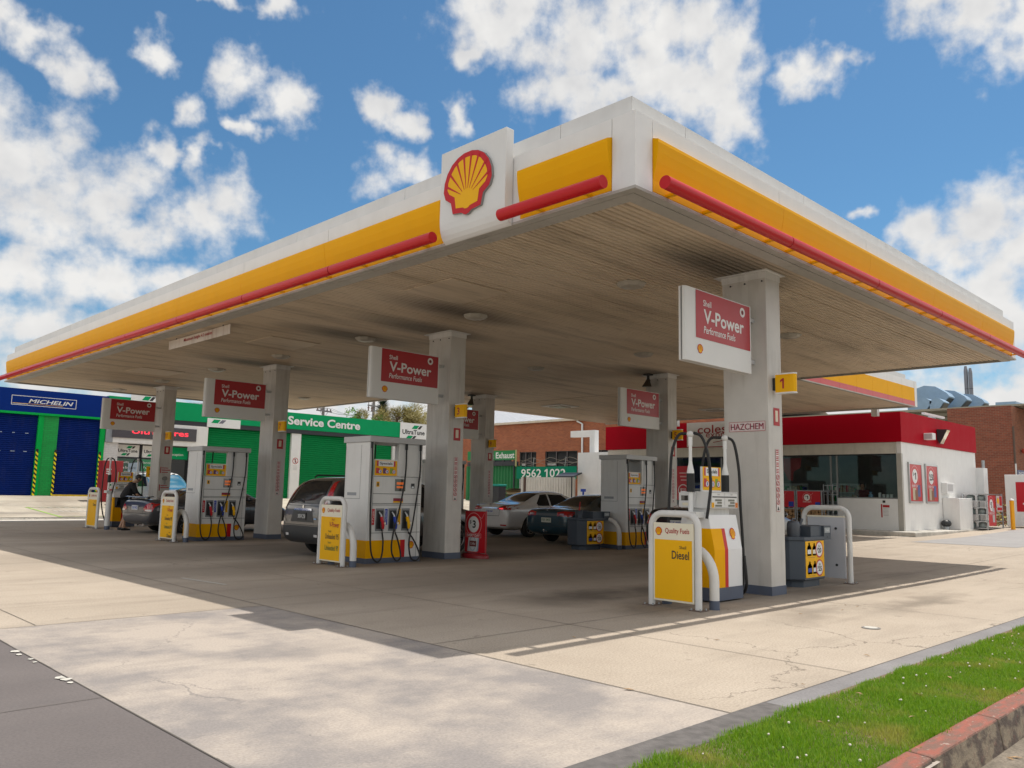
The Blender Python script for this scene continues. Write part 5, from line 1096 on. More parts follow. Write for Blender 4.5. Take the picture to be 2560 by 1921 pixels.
    mb = MB(); c0 = V(hd) + up_ * .035 - fw * .018; mb.sph(tuple(c0), (.108, .104, .112), HAIR, 14, 10)
    mb.v = [tuple(V(q) if (V(q) - V(hd)).dot(fw) < .055 and (V(q) - V(hd)).dot(up_) > -.06 - hairlen else V(hd).lerp(V(q), .62)) for q in mb.v]; mb.build('hair', t)
    for sg in (1, -1): mb = MB(); mb.sph(tuple(V(hd) - up_ * .01 + fw.cross(up_) * .097 * sg), (.022, .014, .030), SKIN, 8, 6); mb.build('ear', t)
    mb = MB(); [mb.sph(tuple(V(hd) + up_ * .012 + fw * .088 + fw.cross(up_) * .034 * sg), .011, INK, 6, 5) for sg in (1, -1)]; mb.build('eye', t)
    mb = MB(); mb.sph(tuple(V(hd) - up_ * .062 + fw * .085), (.02, .025, .007), mat('lips', (.28, .11, .09), .5), 8, 5); mb.build('mouth', t)
    return t
BLK = mat('black_cloth', (.012, .012, .014), .85, var=.2, vs=8); NVY = mat('navy_cloth', (.016, .022, .050), .85, var=.2, vs=8); JEAN = mat('denim', (.035, .06, .11), .85, var=.2, vs=14); SHOE = mat('dark_shoe', (.015, .015, .017), .6)
person('man in black long top bending at the far pump beside the grey sedan', (2.42, 21.62, 0), R(-8), dict(hip=(-.06, 0, .92), chest=(.12, 0, 1.33), neck=(.24, 0, 1.50), head=(.34, 0, 1.61), face=(.85, 0, -.4), shl=(.14, .22, 1.40), shr=(.14, -.22, 1.40), ell=(.30, .29, 1.13), elr=(.28, -.28, 1.11), wrl=(.60, .16, 1.0), wrr=(.58, -.12, .94), knl=(.05, .11, .48), knr=(.0, -.12, .48), anl=(-.06, .12, .10), anr=(-.02, -.13, .10)), (BLK, BLK, SHOE, True, True), .02, 1.35)
t = person('man in navy shirt and jeans refuelling the dark wagon, back turned', (2.30, 8.92, 0), R(-12), dict(hip=(0, 0, .93), chest=(.06, 0, 1.34), neck=(.12, 0, 1.52), head=(.19, 0, 1.645), face=(.95, -.1, -.25), shl=(.06, .21, 1.43), shr=(.06, -.21, 1.43), ell=(.16, .27, 1.16), elr=(.20, -.27, 1.15), wrl=(.38, .20, 1.02), wrr=(.44, -.12, 1.05), knl=(.04, .11, .50), knr=(.02, -.11, .50), anl=(0, .12, .10), anr=(-.05, -.13, .10)), (NVY, JEAN, SHOE, False, False))
mb = MB(); F = Fr((-.108, .0, 1.33), (0, -1, 0), (.16, 0, .99))
for i in range(4): mb.line(F, -.005 + i * .018, 0, .008 + i * .018, .09, .010, WHITE, .004)
mb.build('shirt_print', t)
person('cashier in dark red top behind the shop window', (26.6, 8.45, .32), R(200), dict(hip=(0, 0, .95), chest=(.03, 0, 1.36), neck=(.04, 0, 1.54), head=(.06, 0, 1.67), shl=(.03, .2, 1.44), shr=(.03, -.2, 1.44), ell=(.10, .27, 1.18), elr=(.10, -.27, 1.18), wrl=(.30, .2, 1.12), wrr=(.30, -.2, 1.12), knl=(.02, .1, .5), knr=(.02, -.1, .5), anl=(0, .12, .1), anr=(0, -.12, .1)), (mat('maroon_cloth', (.10, .012, .018), .8), BLK, SHOE, False, False), .06)

# ================================================================ workshops beyond the forecourt
def shutter(mb, x0, x1, z0, z1, y, m, pitch=.10, d=.028):
    z = z0
    while z < z1 - .01:
        e = min(z + pitch, z1); pr = [(z, 0), (z + (e - z) * .18, -d), (z + (e - z) * .62, -d), (e, 0)]
        for (a, ya), (b, yb) in zip(pr, pr[1:]): mb.quad((x0, y + ya, a), (x1, y + ya, a), (x1, y + yb, b), (x0, y + yb, b), m)
        z = e
def hazard(mb, x0, x1, z0, z1, y):
    F = FY(0, y, 0); mb.rect(F, x0, z0, x1, z1, mat('hazard_black', (.02, .02, .02), .5), .002); z = z0; w = x1 - x0
    while z < z1 - .2: mb.poly(F, [(x0, z + .10), (x1, z - .0), (x1, z + .10), (x0, z + .20)], mat('hazard_yellow', lin('#F2DE10'), .5), .004); z += .2
ROOFM = mat('metal_roof', (.40, .41, .43), .45, .3, var=.1)
Y0 = 35.0; ZG = .80
ts = thing('tyre_shop', 'blue and green tyre workshop with two blue roller doors', 'workshop', (0, 0, 0))
GB = brick('green_painted_brick', lin('#00A84A'), lin('#009C44'), lin('#00803A'), 'x', paint=True)
mb = MB(); mb.box((-14, Y0 + .35, .3), (6.02, 48, 5.2), NAVY); mb.box((3.43, Y0 + .02, .5), (4.03, Y0 + .34, 4.39), GB); mb.build('wall', ts)
mb = MB(); mb.box((-14, Y0 - .12, 4.48), (6.03, Y0 + .34, 5.48), NAVY); mb.build('fascia', ts); mb = MB(); mb.box((-14, Y0 - .125, 4.385), (6.03, Y0 + .3, 4.478), GRNB); mb.build('green_trim', ts)
for x0, x1 in ((-.6, 3.2), (4.04, 5.80), (-5.2, -1.4)):
    mb = MB(); shutter(mb, x0, x1, .82, 4.38, Y0 + .12, SHUTB, .085)
    if x0 == -.6:
        for z in (3.55, 2.75):
            for i in range(5): mb.box((.75 + i * .5, Y0 + .083, z), (.75 + i * .5 + random.uniform(.08, .17), Y0 + .092, z + .03), mat('slot_pale', (.35, .42, .55), .4))
    mb.build('roller_door', ts)
mb = MB(); 
for a, b in ((3.21, 3.425), (5.81, 6.02), (-1.38, -.62)): mb = MB(); mb.box((a, Y0 - .02, .6), (b, Y0 + .2, 4.384), GRNB); mb.build('post', ts)
for a in (3.215, 3.96, 5.815): mb = MB(); hazard(mb, a, a + .10, ZG, 2.9, Y0 - .022); mb.build('hazard_stripe', ts)
mb = MB(); mb.box((4.04, Y0 - .10, ZG - .1), (5.8, Y0 + .08, ZG + .12), mat('threshold_yellow', (.62, .42, .02), .6, var=.15, vs=6)); mb.build('threshold', ts)
mb = MB(); F = FY(0, Y0 - .122, 0); mb.frame(F, 2.05, 4.76, 4.65, 5.18, .022, WHITE, .004); mb.txt(F, 'MICHELIN', 2.72, 4.885, .175, WHITE, 1.80, bold=.018, shear=.25, e=.005); mb.rect(F, 2.1, 4.835, 4.1, 4.85, YELS, .005); mb.rect(F, 2.1, 4.815, 2.7, 4.83, WHITE, .005); mb.build('lettering', ts)

sc_ = thing('service_centre', 'green and white car service centre with green roller doors', 'workshop', (0, 0, 0))
WB = brick('white_painted_brick', (.72, .71, .70), (.68, .67, .66), (.55, .54, .53), 'x', paint=True)
mb = MB(); mb.box((6.03, Y0 + 1.2, .3), (26, 49, 5.3), WHITED); mb.box((10.29, Y0 + .3, .3), (26, Y0 + 1.2, 5.3), WHITED); mb.box((6.03, Y0 + .02, .3), (6.66, Y0 + 1.2, 3.37), WB); mb.box((22.5, Y0 + .0, .3), (26, Y0 + .3, 4.4), WB); mb.build('wall', sc_)
mb = MB(); mb.box((6.35, Y0 - .10, 3.37), (10.9, Y0 + 1.1, 4.40), WHITEC); mb.box((6.04, Y0 - .08, 3.37), (6.35, Y0 + .9, 4.4), mat('grey_panel', (.30, .33, .36), .5)); mb.build('beam', sc_)
mb = MB(); mb.box((6.04, Y0 - .14, 4.625), (22.88, Y0 + .3, 5.53), GRN); mb.build('fascia', sc_); mb = MB(); mb.box((6.04, Y0 - .10, 4.402), (24.9, Y0 + .28, 4.62), CHAR); mb.build('dark_band', sc_)
mb = MB(); mb.box((6.3, Y0 - .18, 3.61), (10.28, Y0 - .105, 4.23), mat('led_board', (.07, .065, .075), .5, var=.1, vs=30)); mb.build('led_display', sc_)
mb = MB(); LED = mat('led_red', (.6, .02, .04), .4, emit=(1, .05, .08), es=1.1); mb.txt(FY(0, Y0 - .182, 0), 'Ultra Tyres', 7.15, 3.74, .36, LED, 2.72, bold=.02, e=.005); mb.build('led_lettering', sc_)
for x0, x1 in ((10.8, 15.66), (16.25, 22.48)): mb = MB(); shutter(mb, x0, x1, .82, 4.4, Y0 + .14, SHUTG, .115); mb.build('roller_door', sc_)
for a, b in ((10.29, 10.79), (15.67, 16.24)): mb = MB(); mb.box((a, Y0 - .03, .6), (b, Y0 + .3, 4.40), WHITE); mb.build('post', sc_)
mb = MB(); F = FY(0, Y0 - .032, 0); mb.rect(F, 15.78, 2.25, 16.12, 3.15, WHITEC, .003); mb.ring(F, 15.95, 2.9, .14, .175, INKR, .006); mb.line(F, 15.85, 3.0, 16.05, 2.8, .03, INKR, .007); mb.rect(F, 15.92, 2.8, 15.98, 3.0, INK, .005)
for i in range(4): mb.rect(F, 15.82, 2.62 - i * .07, 16.08, 2.645 - i * .07, PGREY, .005)
mb.build('no_smoking_sign', sc_)
def utlogo(mb, F, x0, y0, w, h, bg=True):
    if bg: mb.rect(F, x0, y0, x0 + w, y0 + h, WHITE, .004)
    for px, py in ((.42, .70), (.20, .10)):
        for k, m in ((0, GRN), (.22, INK)): mb.poly(F, [(x0 + w * (px + k), y0 + h * py), (x0 + w * (px + k + (.19 if m is GRN else .10)), y0 + h * py), (x0 + w * (px + k + (.29 if m is GRN else .19)), y0 + h * (py + .20)), (x0 + w * (px + k + .10), y0 + h * (py + .20))], m, .006)
    mb.txt(F, 'UltraTune', x0 + w * .5, y0 + h * .37, h * .27, INK, w * .84, al='C', bold=.025, e=.007)
F = FY(0, Y0 - .15, 0); mb = MB(); mb.box((22.9, Y0 - .15, 4.45), (24.96, Y0 - .02, 5.55), WHITE); utlogo(mb, F, 22.9, 4.45, 2.06, 1.08, False); mb.build('logo_panel', sc_)
mb = MB(); mb.box((10.8, Y0 - .15, 4.41), (12.58, Y0 - .101, 4.86), WHITE); mb.poly(F, [(11.0, 4.62), (11.35, 4.62), (11.5, 4.8), (11.15, 4.8)], GRN, .005); mb.poly(F, [(11.4, 4.62), (11.62, 4.62), (11.8, 4.8), (11.58, 4.8)], mat('hatch_grey', (.16, .16, .2), .5), .005); mb.build('logo_panel', sc_)
mb = MB(); mb.box((7.0, Y0 - .16, 5.35), (8.6, Y0 - .142, 5.75), WHITE); mb.poly(F, [(7.5, 5.45), (7.8, 5.45), (7.95, 5.65), (7.65, 5.65)], GRN, .015); mb.poly(F, [(7.85, 5.45), (8.0, 5.45), (8.15, 5.65), (8.0, 5.65)], INK, .015); mb.build('logo_panel', sc_)
mb = MB(); mb.txt(FY(0, Y0 - .14, 0), 'Service Centre', 15.3, 4.86, .47, WHITE, 4.68, bold=.03, e=.006, th=.02); mb.build('lettering', sc_)
YW = Y0 + .5; F = FY(0, YW, 0)
for x0, x1, w, txts in ((6.70, 7.86, True, ('Get quality', 'service for', 'your car', 'TODAY!')), (7.90, 9.06, True, ('Servicing', 'Tuning', 'Brakes', 'Suspension'))):
    mb = MB(); mb.frame(F, x0, ZG, x1, 3.37, .05, CHAR, .02); mb.rect(F, x0, 2.66, x1, 2.74, CHAR, .02); mb.build('window_frame', sc_)
    mb = MB(); utlogo(mb, F, x0 + .05, 2.74, 1.06, .58); mb.rect(F, x0 + .05, ZG + .05, x1 - .05, 2.66, mat('dark_green_film', lin('#0A4A38'), .25, coat=.6) if x0 < 7 else mat('green_film', lin('#00804F'), .3, coat=.5), .004)
    for i, s in enumerate(txts): mb.txt(F, s, x0 + .10, 2.42 - i * .24, .12, WHITE, .58 if x0 < 7 else .62, bold=.01, e=.007)
    mb.build('window_sign', sc_)
mb = MB(); F2 = Fr((7.45, YW - .03, 2.0), (1, 0, .14)); mb.rect(F2, -.12, -.35, .42, .45, mat('pale_blue_sheet', (.35, .45, .55), .5), .004); mb.txt(F2, 'Ultra', -.06, .15, .13, INK, .3, e=.006); mb.rect(F2, -.1, -.3, .4, -.1, GRN, .005); mb.build('hanging_banner', sc_)
mb = MB(); F = FY(0, YW, 0); mb.rect(F, 9.15, 2.72, 10.2, 3.37, GRN, .01); mb.txt(F, 'Reception', 9.3, 2.86, .16, WHITE, .66, bold=.01, e=.014); mb.rect(F, 9.15, ZG, 10.2, 2.70, GLASSD, .01); mb.frame(F, 9.1, ZG, 10.25, 3.37, .06, CHAR, .02); mb.build('door', sc_)
mb = MB(); mb.box((5.2, Y0 + .2, 5.25), (26.2, 49, 5.45), ROOFM); mb.box((-14, Y0 + .2, 5.2), (5.2, 48, 5.4), ROOFM); mb.build('roof', sc_)
t = thing('red_cabinet', 'tall red cabinet with white lettering before the workshop wall', 'cabinet', (5.8, 33.2, gz(5.8, 33))); mb = MB(); mb.box((-.42, -.3, .05), (.42, .3, 1.85), mat('cabinet_red', (.36, .03, .035), .4)); mb.box((-.40, -.28, 0), (.40, .28, .05), DARKP); mb.build('body', t, bevel=.01)
mb = MB(); F = FY(0, -.301, 0)
for i, w in enumerate((.22, .15, .22)): mb.rect(F, -.28, 1.45 - i * .09, -.28 + w, 1.49 - i * .09, WHITE, .003)
mb.build('lettering', t)
t = thing('notice_board', 'yellow warning notice on a post behind the far pump', 'sign', (5.0, 26.4, gz(5, 26.4))); mb = MB(); mb.cyl((0, 0, 0), (0, 0, 1.7), .03, GALV); mb.build('post', t); mb = MB(); mb.box((-.22, -.04, 1.65), (.22, -.03, 2.05), YELS); F = FY(0, -.04, 0)
for i, w in enumerate((.26, .16, .26)): mb.rect(F, -w / 2, 1.94 - i * .1, w / 2, 1.975 - i * .1, INK, .003)
mb.build('plate', t)

# ================================================================ shop
sh = thing('shop', 'red and white convenience shop with wide dark window under the rear canopy', 'shop', (0, 0, 0)); SX = 25.0
mb = MB(); mb.box((SX + .05, 6.31, .3), (33.9, 6.48, 3.64), WHITEC); mb.box((33.7, 6.48, .3), (33.9, 20.4, 3.7), WHITEC); mb.box((SX + .05, 20.2, .3), (33.7, 20.4, 3.7), WHITEC); mb.box((33.9, 6.0, .3), (34.5, 6.5, 2.97), WHITE); mb.build('wall', sh)
mb = MB(); mb.box((SX, 6.49, .3), (SX + .10, 8.79, 1.48), WHITE); mb.build('front_panel', sh); mb = MB(); mb.box((SX - .01, 6.30, .3), (SX + .14, 6.48, 3.2), mat('warm_grey_trim', (.42, .40, .36), .4)); mb.box((SX + .0, 6.485, 3.2), (SX + .16, 20.4, 3.63), mat('beam_cream', (.60, .57, .50), .5, dirt=.15)); mb.build('trim', sh)
mb = MB(); mb.box((SX - .06, 6.25, 3.64), (SX + .2, 20.5, 4.78), REDF); mb.build('fascia', sh); mb = MB(); mb.box((SX + .202, 6.25, 3.645), (33.92, 6.45, 4.80), REDF); mb.build('fascia', sh)
mb = MB(); mb.box((SX + .1, 6.4, 4.4), (33.7, 20.3, 4.55), ROOFM); mb.box((SX + .15, 6.5, 3.5), (33.6, 20.1, 3.6), mat('shop_ceiling', (.5, .5, .48), .7)); mb.build('roof', sh)
mb = MB(); mb.box((SX + .1, 6.5, .30), (33.6, 20.1, .32), mat('shop_floor', (.22, .20, .18), .3)); mb.box((31.2, 6.5, .32), (31.3, 20.1, 3.5), mat('back_wall', (.16, .15, .145), .7, var=.3, vs=1)); mb.build('interior', sh)
mb = MB(); FR_ = mat('window_frame_grey', (.25, .26, .26), .4, .5)
for y in (8.80, 9.05, 11.6, 14.0, 16.35, 18.3, 20.3): mb.box((SX + .03, y - .035, .32), (SX + .10, y + .035, 3.2), FR_)
mb.box((SX + .03, 6.49, 1.48), (SX + .1, 8.78, 1.53), FR_); mb.box((SX + .03, 8.83, 1.70), (SX + .1, 20.3, 1.78), FR_); mb.box((SX + .03, 6.49, 3.15), (SX + .11, 20.3, 3.2), DARKP); mb.build('window_frame', sh)
mb = MB(); mb.quad((SX + .06, 6.49, 1.53), (SX + .06, 8.78, 1.53), (SX + .06, 8.78, 3.15), (SX + .06, 6.49, 3.15), GLASS); mb.quad((SX + .06, 8.83, .35), (SX + .06, 20.3, .35), (SX + .06, 20.3, 3.15), (SX + .06, 8.83, 3.15), GLASS); mb.build('window_pane', sh)
F = FX(SX - .062, 0, 0); mb = MB(); mb.rect(F, -15.72, 3.66, -11.6, 4.77, mat('sign_grey_white', (.62, .60, .57), .5), .004); mr_ = mat('deep_red_ink', (.26, .01, .012), .5)
mb.txt(F, 'coles', -15.15, 4.25, .38, mr_, 1.48, bold=.012, e=.008); mb.txt(F, 'express', -14.72, 3.98, .27, mr_, 1.55, bold=.004, e=.008)
for i in range(8): mb.line(F, -14.35 + i * .12, 3.84 + .0016 * i * i + i * .012, -14.35 + (i + 1) * .12, 3.84 + .0016 * (i + 1) ** 2 + (i + 1) * .012, .03, mr_, .008)
mb.build('shop_sign', sh)
mb = MB(); F = FX(SX - .002, 0, 0); mb.rect(F, -7.12, .78, -7.07, 1.28, INKR, .003); mb.rect(F, -7.05, 1.16, -6.80, 1.25, INKR, .003); [mb.rect(F, -7.04, 1.10 - i * .05, -6.84, 1.115 - i * .05, mat('notice_grey', (.45, .42, .42), .5), .003) for i in range(6)]; mb.rect(F, -7.05, 1.33, -6.95, 1.42, INK, .003); mb.build('notice', sh)
F = FY(0, 6.31, 0)
def offer(x0, x1, num, label):
    t = thing('offer_poster', label, 'poster', ((x0 + x1) / 2, 6.29, 1.34), 0, 'framed red posters on the shop side wall'); w = (x1 - x0) / 2; G = FY(0, -.03, 0); mb = MB(); mb.box((-w, -.03, 0), (w, .02, 1.56), mat('poster_back', (.4, .4, .4), .5)); mb.frame(G, -w, 0, w, 1.56, .07, ALU, .012); mb.build('frame', t)
    mb = MB(); cx, by, r = every_day(mb, G, -w + .08, .08, w - .08, 1.48, num, 1); mb.rect(G, -w * .55, .12, -w * .05, .62, mat('pack_cream', (.5, .42, .3), .5), .006); mb.rect(G, -w * .2, .12, w * .25, .50, mat('pack_brown', (.25, .10, .05), .5), .007); mb.rect(G, w * .2, .25, w * .6, .7, mat('pack_blue', (.1, .12, .3), .5), .008); mb.build('print', t)
offer(25.6, 26.98, '1', 'red framed offer poster nearest the shop corner, price 1'); offer(27.38, 28.76, '2.50', 'red framed offer poster right of the first on the white side wall')
t = thing('wall_lamp', 'black flood lamp with glass front on the red side fascia', 'lamp', (29.0, 6.25, 4.05)); mb = MB(); mb.prism([(-.22, -.40, .30), (-.22, -.02, .32), (-.22, -.02, -.1), (-.22, -.12, -.28)], (.44, 0, 0), DARKP); mb.build('housing', t); mb = MB(); mb.quad((-.19, -.405, .27), (.19, -.405, .27), (.19, -.125, -.27), (-.19, -.125, -.27), mat('lamp_reflector', (.62, .50, .30), .2, .5, coat=1)); mb.build('lens', t)
t = thing('speaker_box', 'small white box speaker on the red side fascia', 'speaker', (27.5, 6.25, 3.85)); mb = MB(); mb.box((-.2, -.34, 0), (.16, -.0, .26), WHITE); mb.build('body', t, bevel=.02); mb = MB(); mb.rect(FX(-.2, 0, 0), .03, .03, .31, .23, PGREY, .003); mb.build('grille', t)
t = thing('wall_cabinet', 'white metal cabinet standing against the shop side wall', 'cabinet', (30.2, 5.98, .3)); mb = MB(); mb.box((-.9, -.32, 0), (.75, .32, 1.28), WHITEC); mb.build('body', t, bevel=.02)
t = thing('meter_box', 'small white meter box on the shop side wall above the cabinet', 'box', (29.8, 6.2, 1.75)); mb = MB(); mb.box((-.55, -.11, 0), (.4, .11, .45), WHITE); mb.build('body', t, bevel=.02); mb = MB(); mb.rect(FY(0, -.11, 0), -.45, .1, .2, .38, PGREY, .003); mb.build('door', t)
t = thing('vent_cap', 'black domed vent cap low on the shop side wall', 'vent', (29.0, 6.1, .3)); mb = MB(); mb.cyl((0, 0, 0), (0, 0, .24), .1, GALV); mb.build('pipe', t); mb = MB(); mb.sph((0, 0, .25), (.2, .2, .15), DARKP, 12, 6); mb.build('hood', t)
for i, (x, y, z, l) in enumerate(((29.9, 6.8, 4.72, 'white fluorescent tube fitting lying on the shop roof'),)):
    t = tag(MB().box((x - .9, y - .06, z), (x + 1.6, y + .06, z + .08), WHITE).box((x - .1, y - .03, z - .06), (x, y + .03, z), WHITE).build('roof_tube'), l, 'light'); t.location.z += .32
t = thing('roof_vent', 'small white roof cowl above the red side fascia', 'vent', (31.2, 7.2, 4.55)); mb = MB(); mb.tube([(0, 0, 0), (0, 0, .3), (0, 0, .38)], [.14, .09, .12], WHITED, 12); mb.sph((0, 0, .52), (.17, .17, .13), GALV, 12, 8); mb.build('cowl', t)
# inside the shop
t = thing('counter', 'white service counter behind the shop window', 'counter', (26.0, 7.6, .32)); mb = MB(); mb.box((-.35, -1.0, 0), (.0, 1.1, 1.12), mat('counter_grey', (.2, .2, .2), .5)); mb.build('body', t); mb = MB(); mb.box((-.45, -1.05, 1.12), (.1, 1.15, 1.17), PGREY); mb.build('top', t)
for i, y in enumerate((6.95, 7.1, 7.25, 7.4)):
    tag(MB().tube([(25.65, y, 1.49), (25.65, y, 1.66 + .06 * (i == 3))], [.05, .06], WHITE, 10).build('paper_cup'), 'white paper cup in the row on the counter inside the window', 'cup', 'paper cups on the shop counter')
tag(MB().loft([[(25.65 + r * math.cos(6.283 * i / 12), 7.75 + r * math.sin(6.283 * i / 12), z) for i in range(12)] for r, z in ((.09, 1.49), (.09, 1.63), (.03, 1.68), (.06, 1.74), (.02, 1.75))], mat('bottle_blue', (.15, .3, .45), .2, coat=.6)).build('wash_bottle'), 'pale blue bottle beside the paper cups in the shop window', 'bottle')
tag(MB().box((25.48, 6.7, 1.30), (25.5, 7.15, 1.50), INKR).box((25.475, 6.75, 1.33), (25.48, 7.1, 1.42), WHITE).build('window_notice'), 'small red and white notice at the foot of the shop window', 'notice')
for x, y, w, l in ((28.6, 10.0, 1.6, 'grey display shelf with packets, behind the left window near the racks'), (29.2, 13.0, 1.8, 'grey display shelf with packets, deep in the shop behind pillar 1'), (28.8, 17.3, 1.7, 'grey display shelf with packets, behind the far shop window')):
    t = thing('display_shelf', l, 'shelf', (x, y, .32)); mb = MB(); mb.box((-.2, -w / 2, 0), (.2, w / 2, .1), PGREY); [mb.box((-.2, -w / 2, z), (.2, w / 2, z + .03), PGREY) for z in (.55, 1.0, 1.4)]; mb.box((.2, -w / 2, 0), (.23, w / 2, 1.8), PGREY); mb.build('frame', t)
    mb = MB(); rr = random.Random(y)
    for z in (.58, 1.03, 1.43):
        q = -w / 2
        while q < w / 2 - .12: mb.box((-.16, q, z), (.1, q + .1, z + rr.uniform(.15, .3)), rr.choice([REDP, CREAM, BLUEP, GRN, WOOD, WHITE])); q += .125
    mb.build('packet_row', t)
t = thing('window_banner', 'red hanging promotional banner inside the shop window', 'banner', (25.5, 11.0, 2.5)); mb = MB(); mb.raw([(0, y, z) for y, z in ((-.5, .6), (.3, .6), (.3, .1), (.1, -.3), (-.1, -.35), (-.15, .05), (-.45, .2))], [tuple(range(7))], mat('banner_red', (.30, .02, .03), .5)); mb.build('cloth', t)
t = thing('window_poster', 'tall red price poster in the shop window left of the diesel pump', 'poster', (SX + .02, 15.95, 1.25)); mb = MB(); mb.box((0, -.42, 0), (.012, .42, 1.55), REDP); mb.build('sheet', t); mb = MB(); G = FX(0, 0, 0); mb.disc(G, -.05, .45, .27, WHITE, .003, 24); mb.disc(G, -.05, .45, .23, REDP, .004, 24); mb.txt(G, '$10', -.05, .37, .17, WHITE, .3, al='C', e=.006); [mb.rect(G, -.25 + .04 * i, 1.2 - i * .16, .22 - .03 * i, 1.26 - i * .16, mat('poster_pink', 0), .004) for i in range(3)]; mb.build('print', t)
# firewood racks with red posters in front of the window
def rack(y0, y1, x, label):
    t = thing('firewood_rack', label, 'rack', (x, (y0 + y1) / 2, gz(x, y0) + .16), 0, 'firewood racks with red posters'); w = (y1 - y0) / 2; mb = MB()
    for a in (-w, w):
        for b in (0, .5): mb.box((b - .02, a - .02, 0), (b + .02, a + .02, 1.45), GALV)
    for z in (.02, .72, 1.43): mb.box((0, -w, z - .015), (.5, w, z + .015), GALV)
    mb.build('frame', t)
    mb = MB(); every_day(mb, FX(-.03, 0, 0), -w + .03, .78, w - .03, 1.42, '1'); mb.rect(FX(-.03, 0, 0), w * .5, .80, w - .05, 1.0, BLUEP, .006); mb.build('poster', t)
    mb = MB(); rr = random.Random(y0); z = .12
    while z < .70:
        y = -w + .09
        while y < w - .06: mb.cyl((.04, y + rr.uniform(-.02, .02), z), (.45, y, z), rr.uniform(.055, .085), WOOD, n=9); y += .15
        z += .135
    mb.build('firewood', t); return t
rack(9.1, 10.12, 24.25, 'firewood rack with red poster, right one beside the wire stand'); rack(10.2, 11.25, 24.25, 'firewood rack with red poster, left one cut by the nearest pillar')
t = thing('wire_stand', 'empty grey wire stand between the firewood racks and white shop front', 'stand', (24.4, 8.9, .30)); mb = MB(); [mb.box((x - .015, y - .015, 0), (x + .015, y + .015, 1.7), GALV) for x in (0, .4) for y in (-.18, .18)]; [mb.box((0, -.18, z), (.4, .18, z + .02), GALV) for z in (.1, .5, .9, 1.3, 1.65)]; mb.build('frame', t)
# gas bottle cage at the side
t = thing('gas_bottle_cage', 'grey gas bottle cage with red posters beside the shop side wall', 'cage', (31.2, 5.2, .3)); mb = MB()
for x in (0, 2.2):
    for y in (0, .9): mb.box((x - .025, y - .025, 0), (x + .025, y + .025, 1.5), GALV)
for z in (.05, .33, .62, .9, 1.18, 1.47): mb.box((-.03, -.02, z - .02), (.0, .92, z + .02), ALU); mb.box((0, 0, z - .01), (2.2, .9, z + .01), GALV)
mb.build('frame', t)
for a, s in ((.08, '5'), (1.25, '')):
    mb = MB(); G = FY(0, -.03, 0)
    if s: every_day(mb, G, a, .15, a + 1.05, 1.42, s, 1); mb.rect(G, a + .55, .3, a + .85, .9, PGREY, .006)
    else: mb.rect(G, a, .75, a + .85, 1.42, mat('poster_pale', (.55, .5, .5), .5), .003); mb.disc(G, a + .25, 1.2, .14, YELS, .005); mb.rect(G, a + .45, 1.0, a + .8, 1.4, REDP, .005); mb.rect(G, a + .1, .8, a + .8, .92, REDP, .005)
    mb.build('poster', t)
gb = None
for z in (.07, .35, .64, .92, 1.2):
    for y in (.24, .66):
        if z in (.35, .92): continue
        o = gb.copy() if gb else MB().tube([(0, 0, 0), (0, 0, .02), (0, 0, .20), (0, 0, .24)], [.14, .16, .16, .08], mat('bottle_grey', (.30, .34, .33), .4, .3), 16).build('gas_bottle')
        if gb: COL.objects.link(o)
        else: gb = o; tag(o, 'x', 'gas bottle', 'gas bottles in the cage')
        o.location = (31.45, 5.2 + y, .30 + z); o['label'] = 'grey gas bottle lying on a shelf of the cage beside the shop'
# offer kiosk panel, bollard, gate posts on the right
t = thing('gas_kiosk', 'white box kiosk with a red 10 dollar poster behind the yellow bollard', 'kiosk', (35.0, 4.2, gz(35, 4.2))); mb = MB(); mb.box((0, -2.2, .05), (1.2, 1.26, 2.35), WHITEC); mb.build('body', t, bevel=.02)
G = FX(-.001, 0, 0); mb = MB(); mb.rect(G, -.86, .66, 1.0, 2.06, WHITE, .002); every_day(mb, G, -.83, .70, .9, 2.02, '10'); mb.txt(G, 'New 9kg', -.58, .98, .12, WHITE, .75, bold=.02, e=.008); mb.build('poster', t)
t = thing('bollard', 'yellow steel bollard with white cap before the kiosk on the right', 'bollard', (32.6, 4.62, gz(32.6, 4.6))); mb = MB(); mb.cyl((0, 0, 0), (0, 0, 1.22), .085, mat('bollard_yellow', lin('#F0A800'), .4)); mb.build('post', t); mb = MB(); mb.tube([(0, 0, 1.22), (0, 0, 1.26), (0, 0, 1.30)], [.095, .09, .02], WHITE, 14); mb.build('cap', t)
t = thing('gate', 'galvanised steel gate posts with rails beside the brick warehouse', 'gate', (36.5, 7.2, .35)); mb = MB(); mb.cyl((0, 0, 0), (0, 0, 3.2), .10, GALV); mb.build('post', t); mb = MB(); mb.cyl((.6, -.32, 0), (.6, -.32, 3.1), .07, GALV); mb.build('post', t); mb = MB(); mb.tube([(0, 0, 2.2), (0, 1.9, 2.15)], .03, GALV, 8); mb.tube([(0, 0, 1.0), (0, 1.9, .95)], .02, GALV, 8); mb.tube([(0, .05, 2.9), (0, .8, 2.2)], .02, GALV, 8); mb.tube([(0, 0, 2.3), (.6, -.32, 2.3)], .025, GALV, 8); mb.build('rail', t)
t = thing('flower_weed', 'yellowish weed clump growing beside the gate posts', 'plant', (36.0, 6.2, .35)); mb = MB(); rr = random.Random(5)
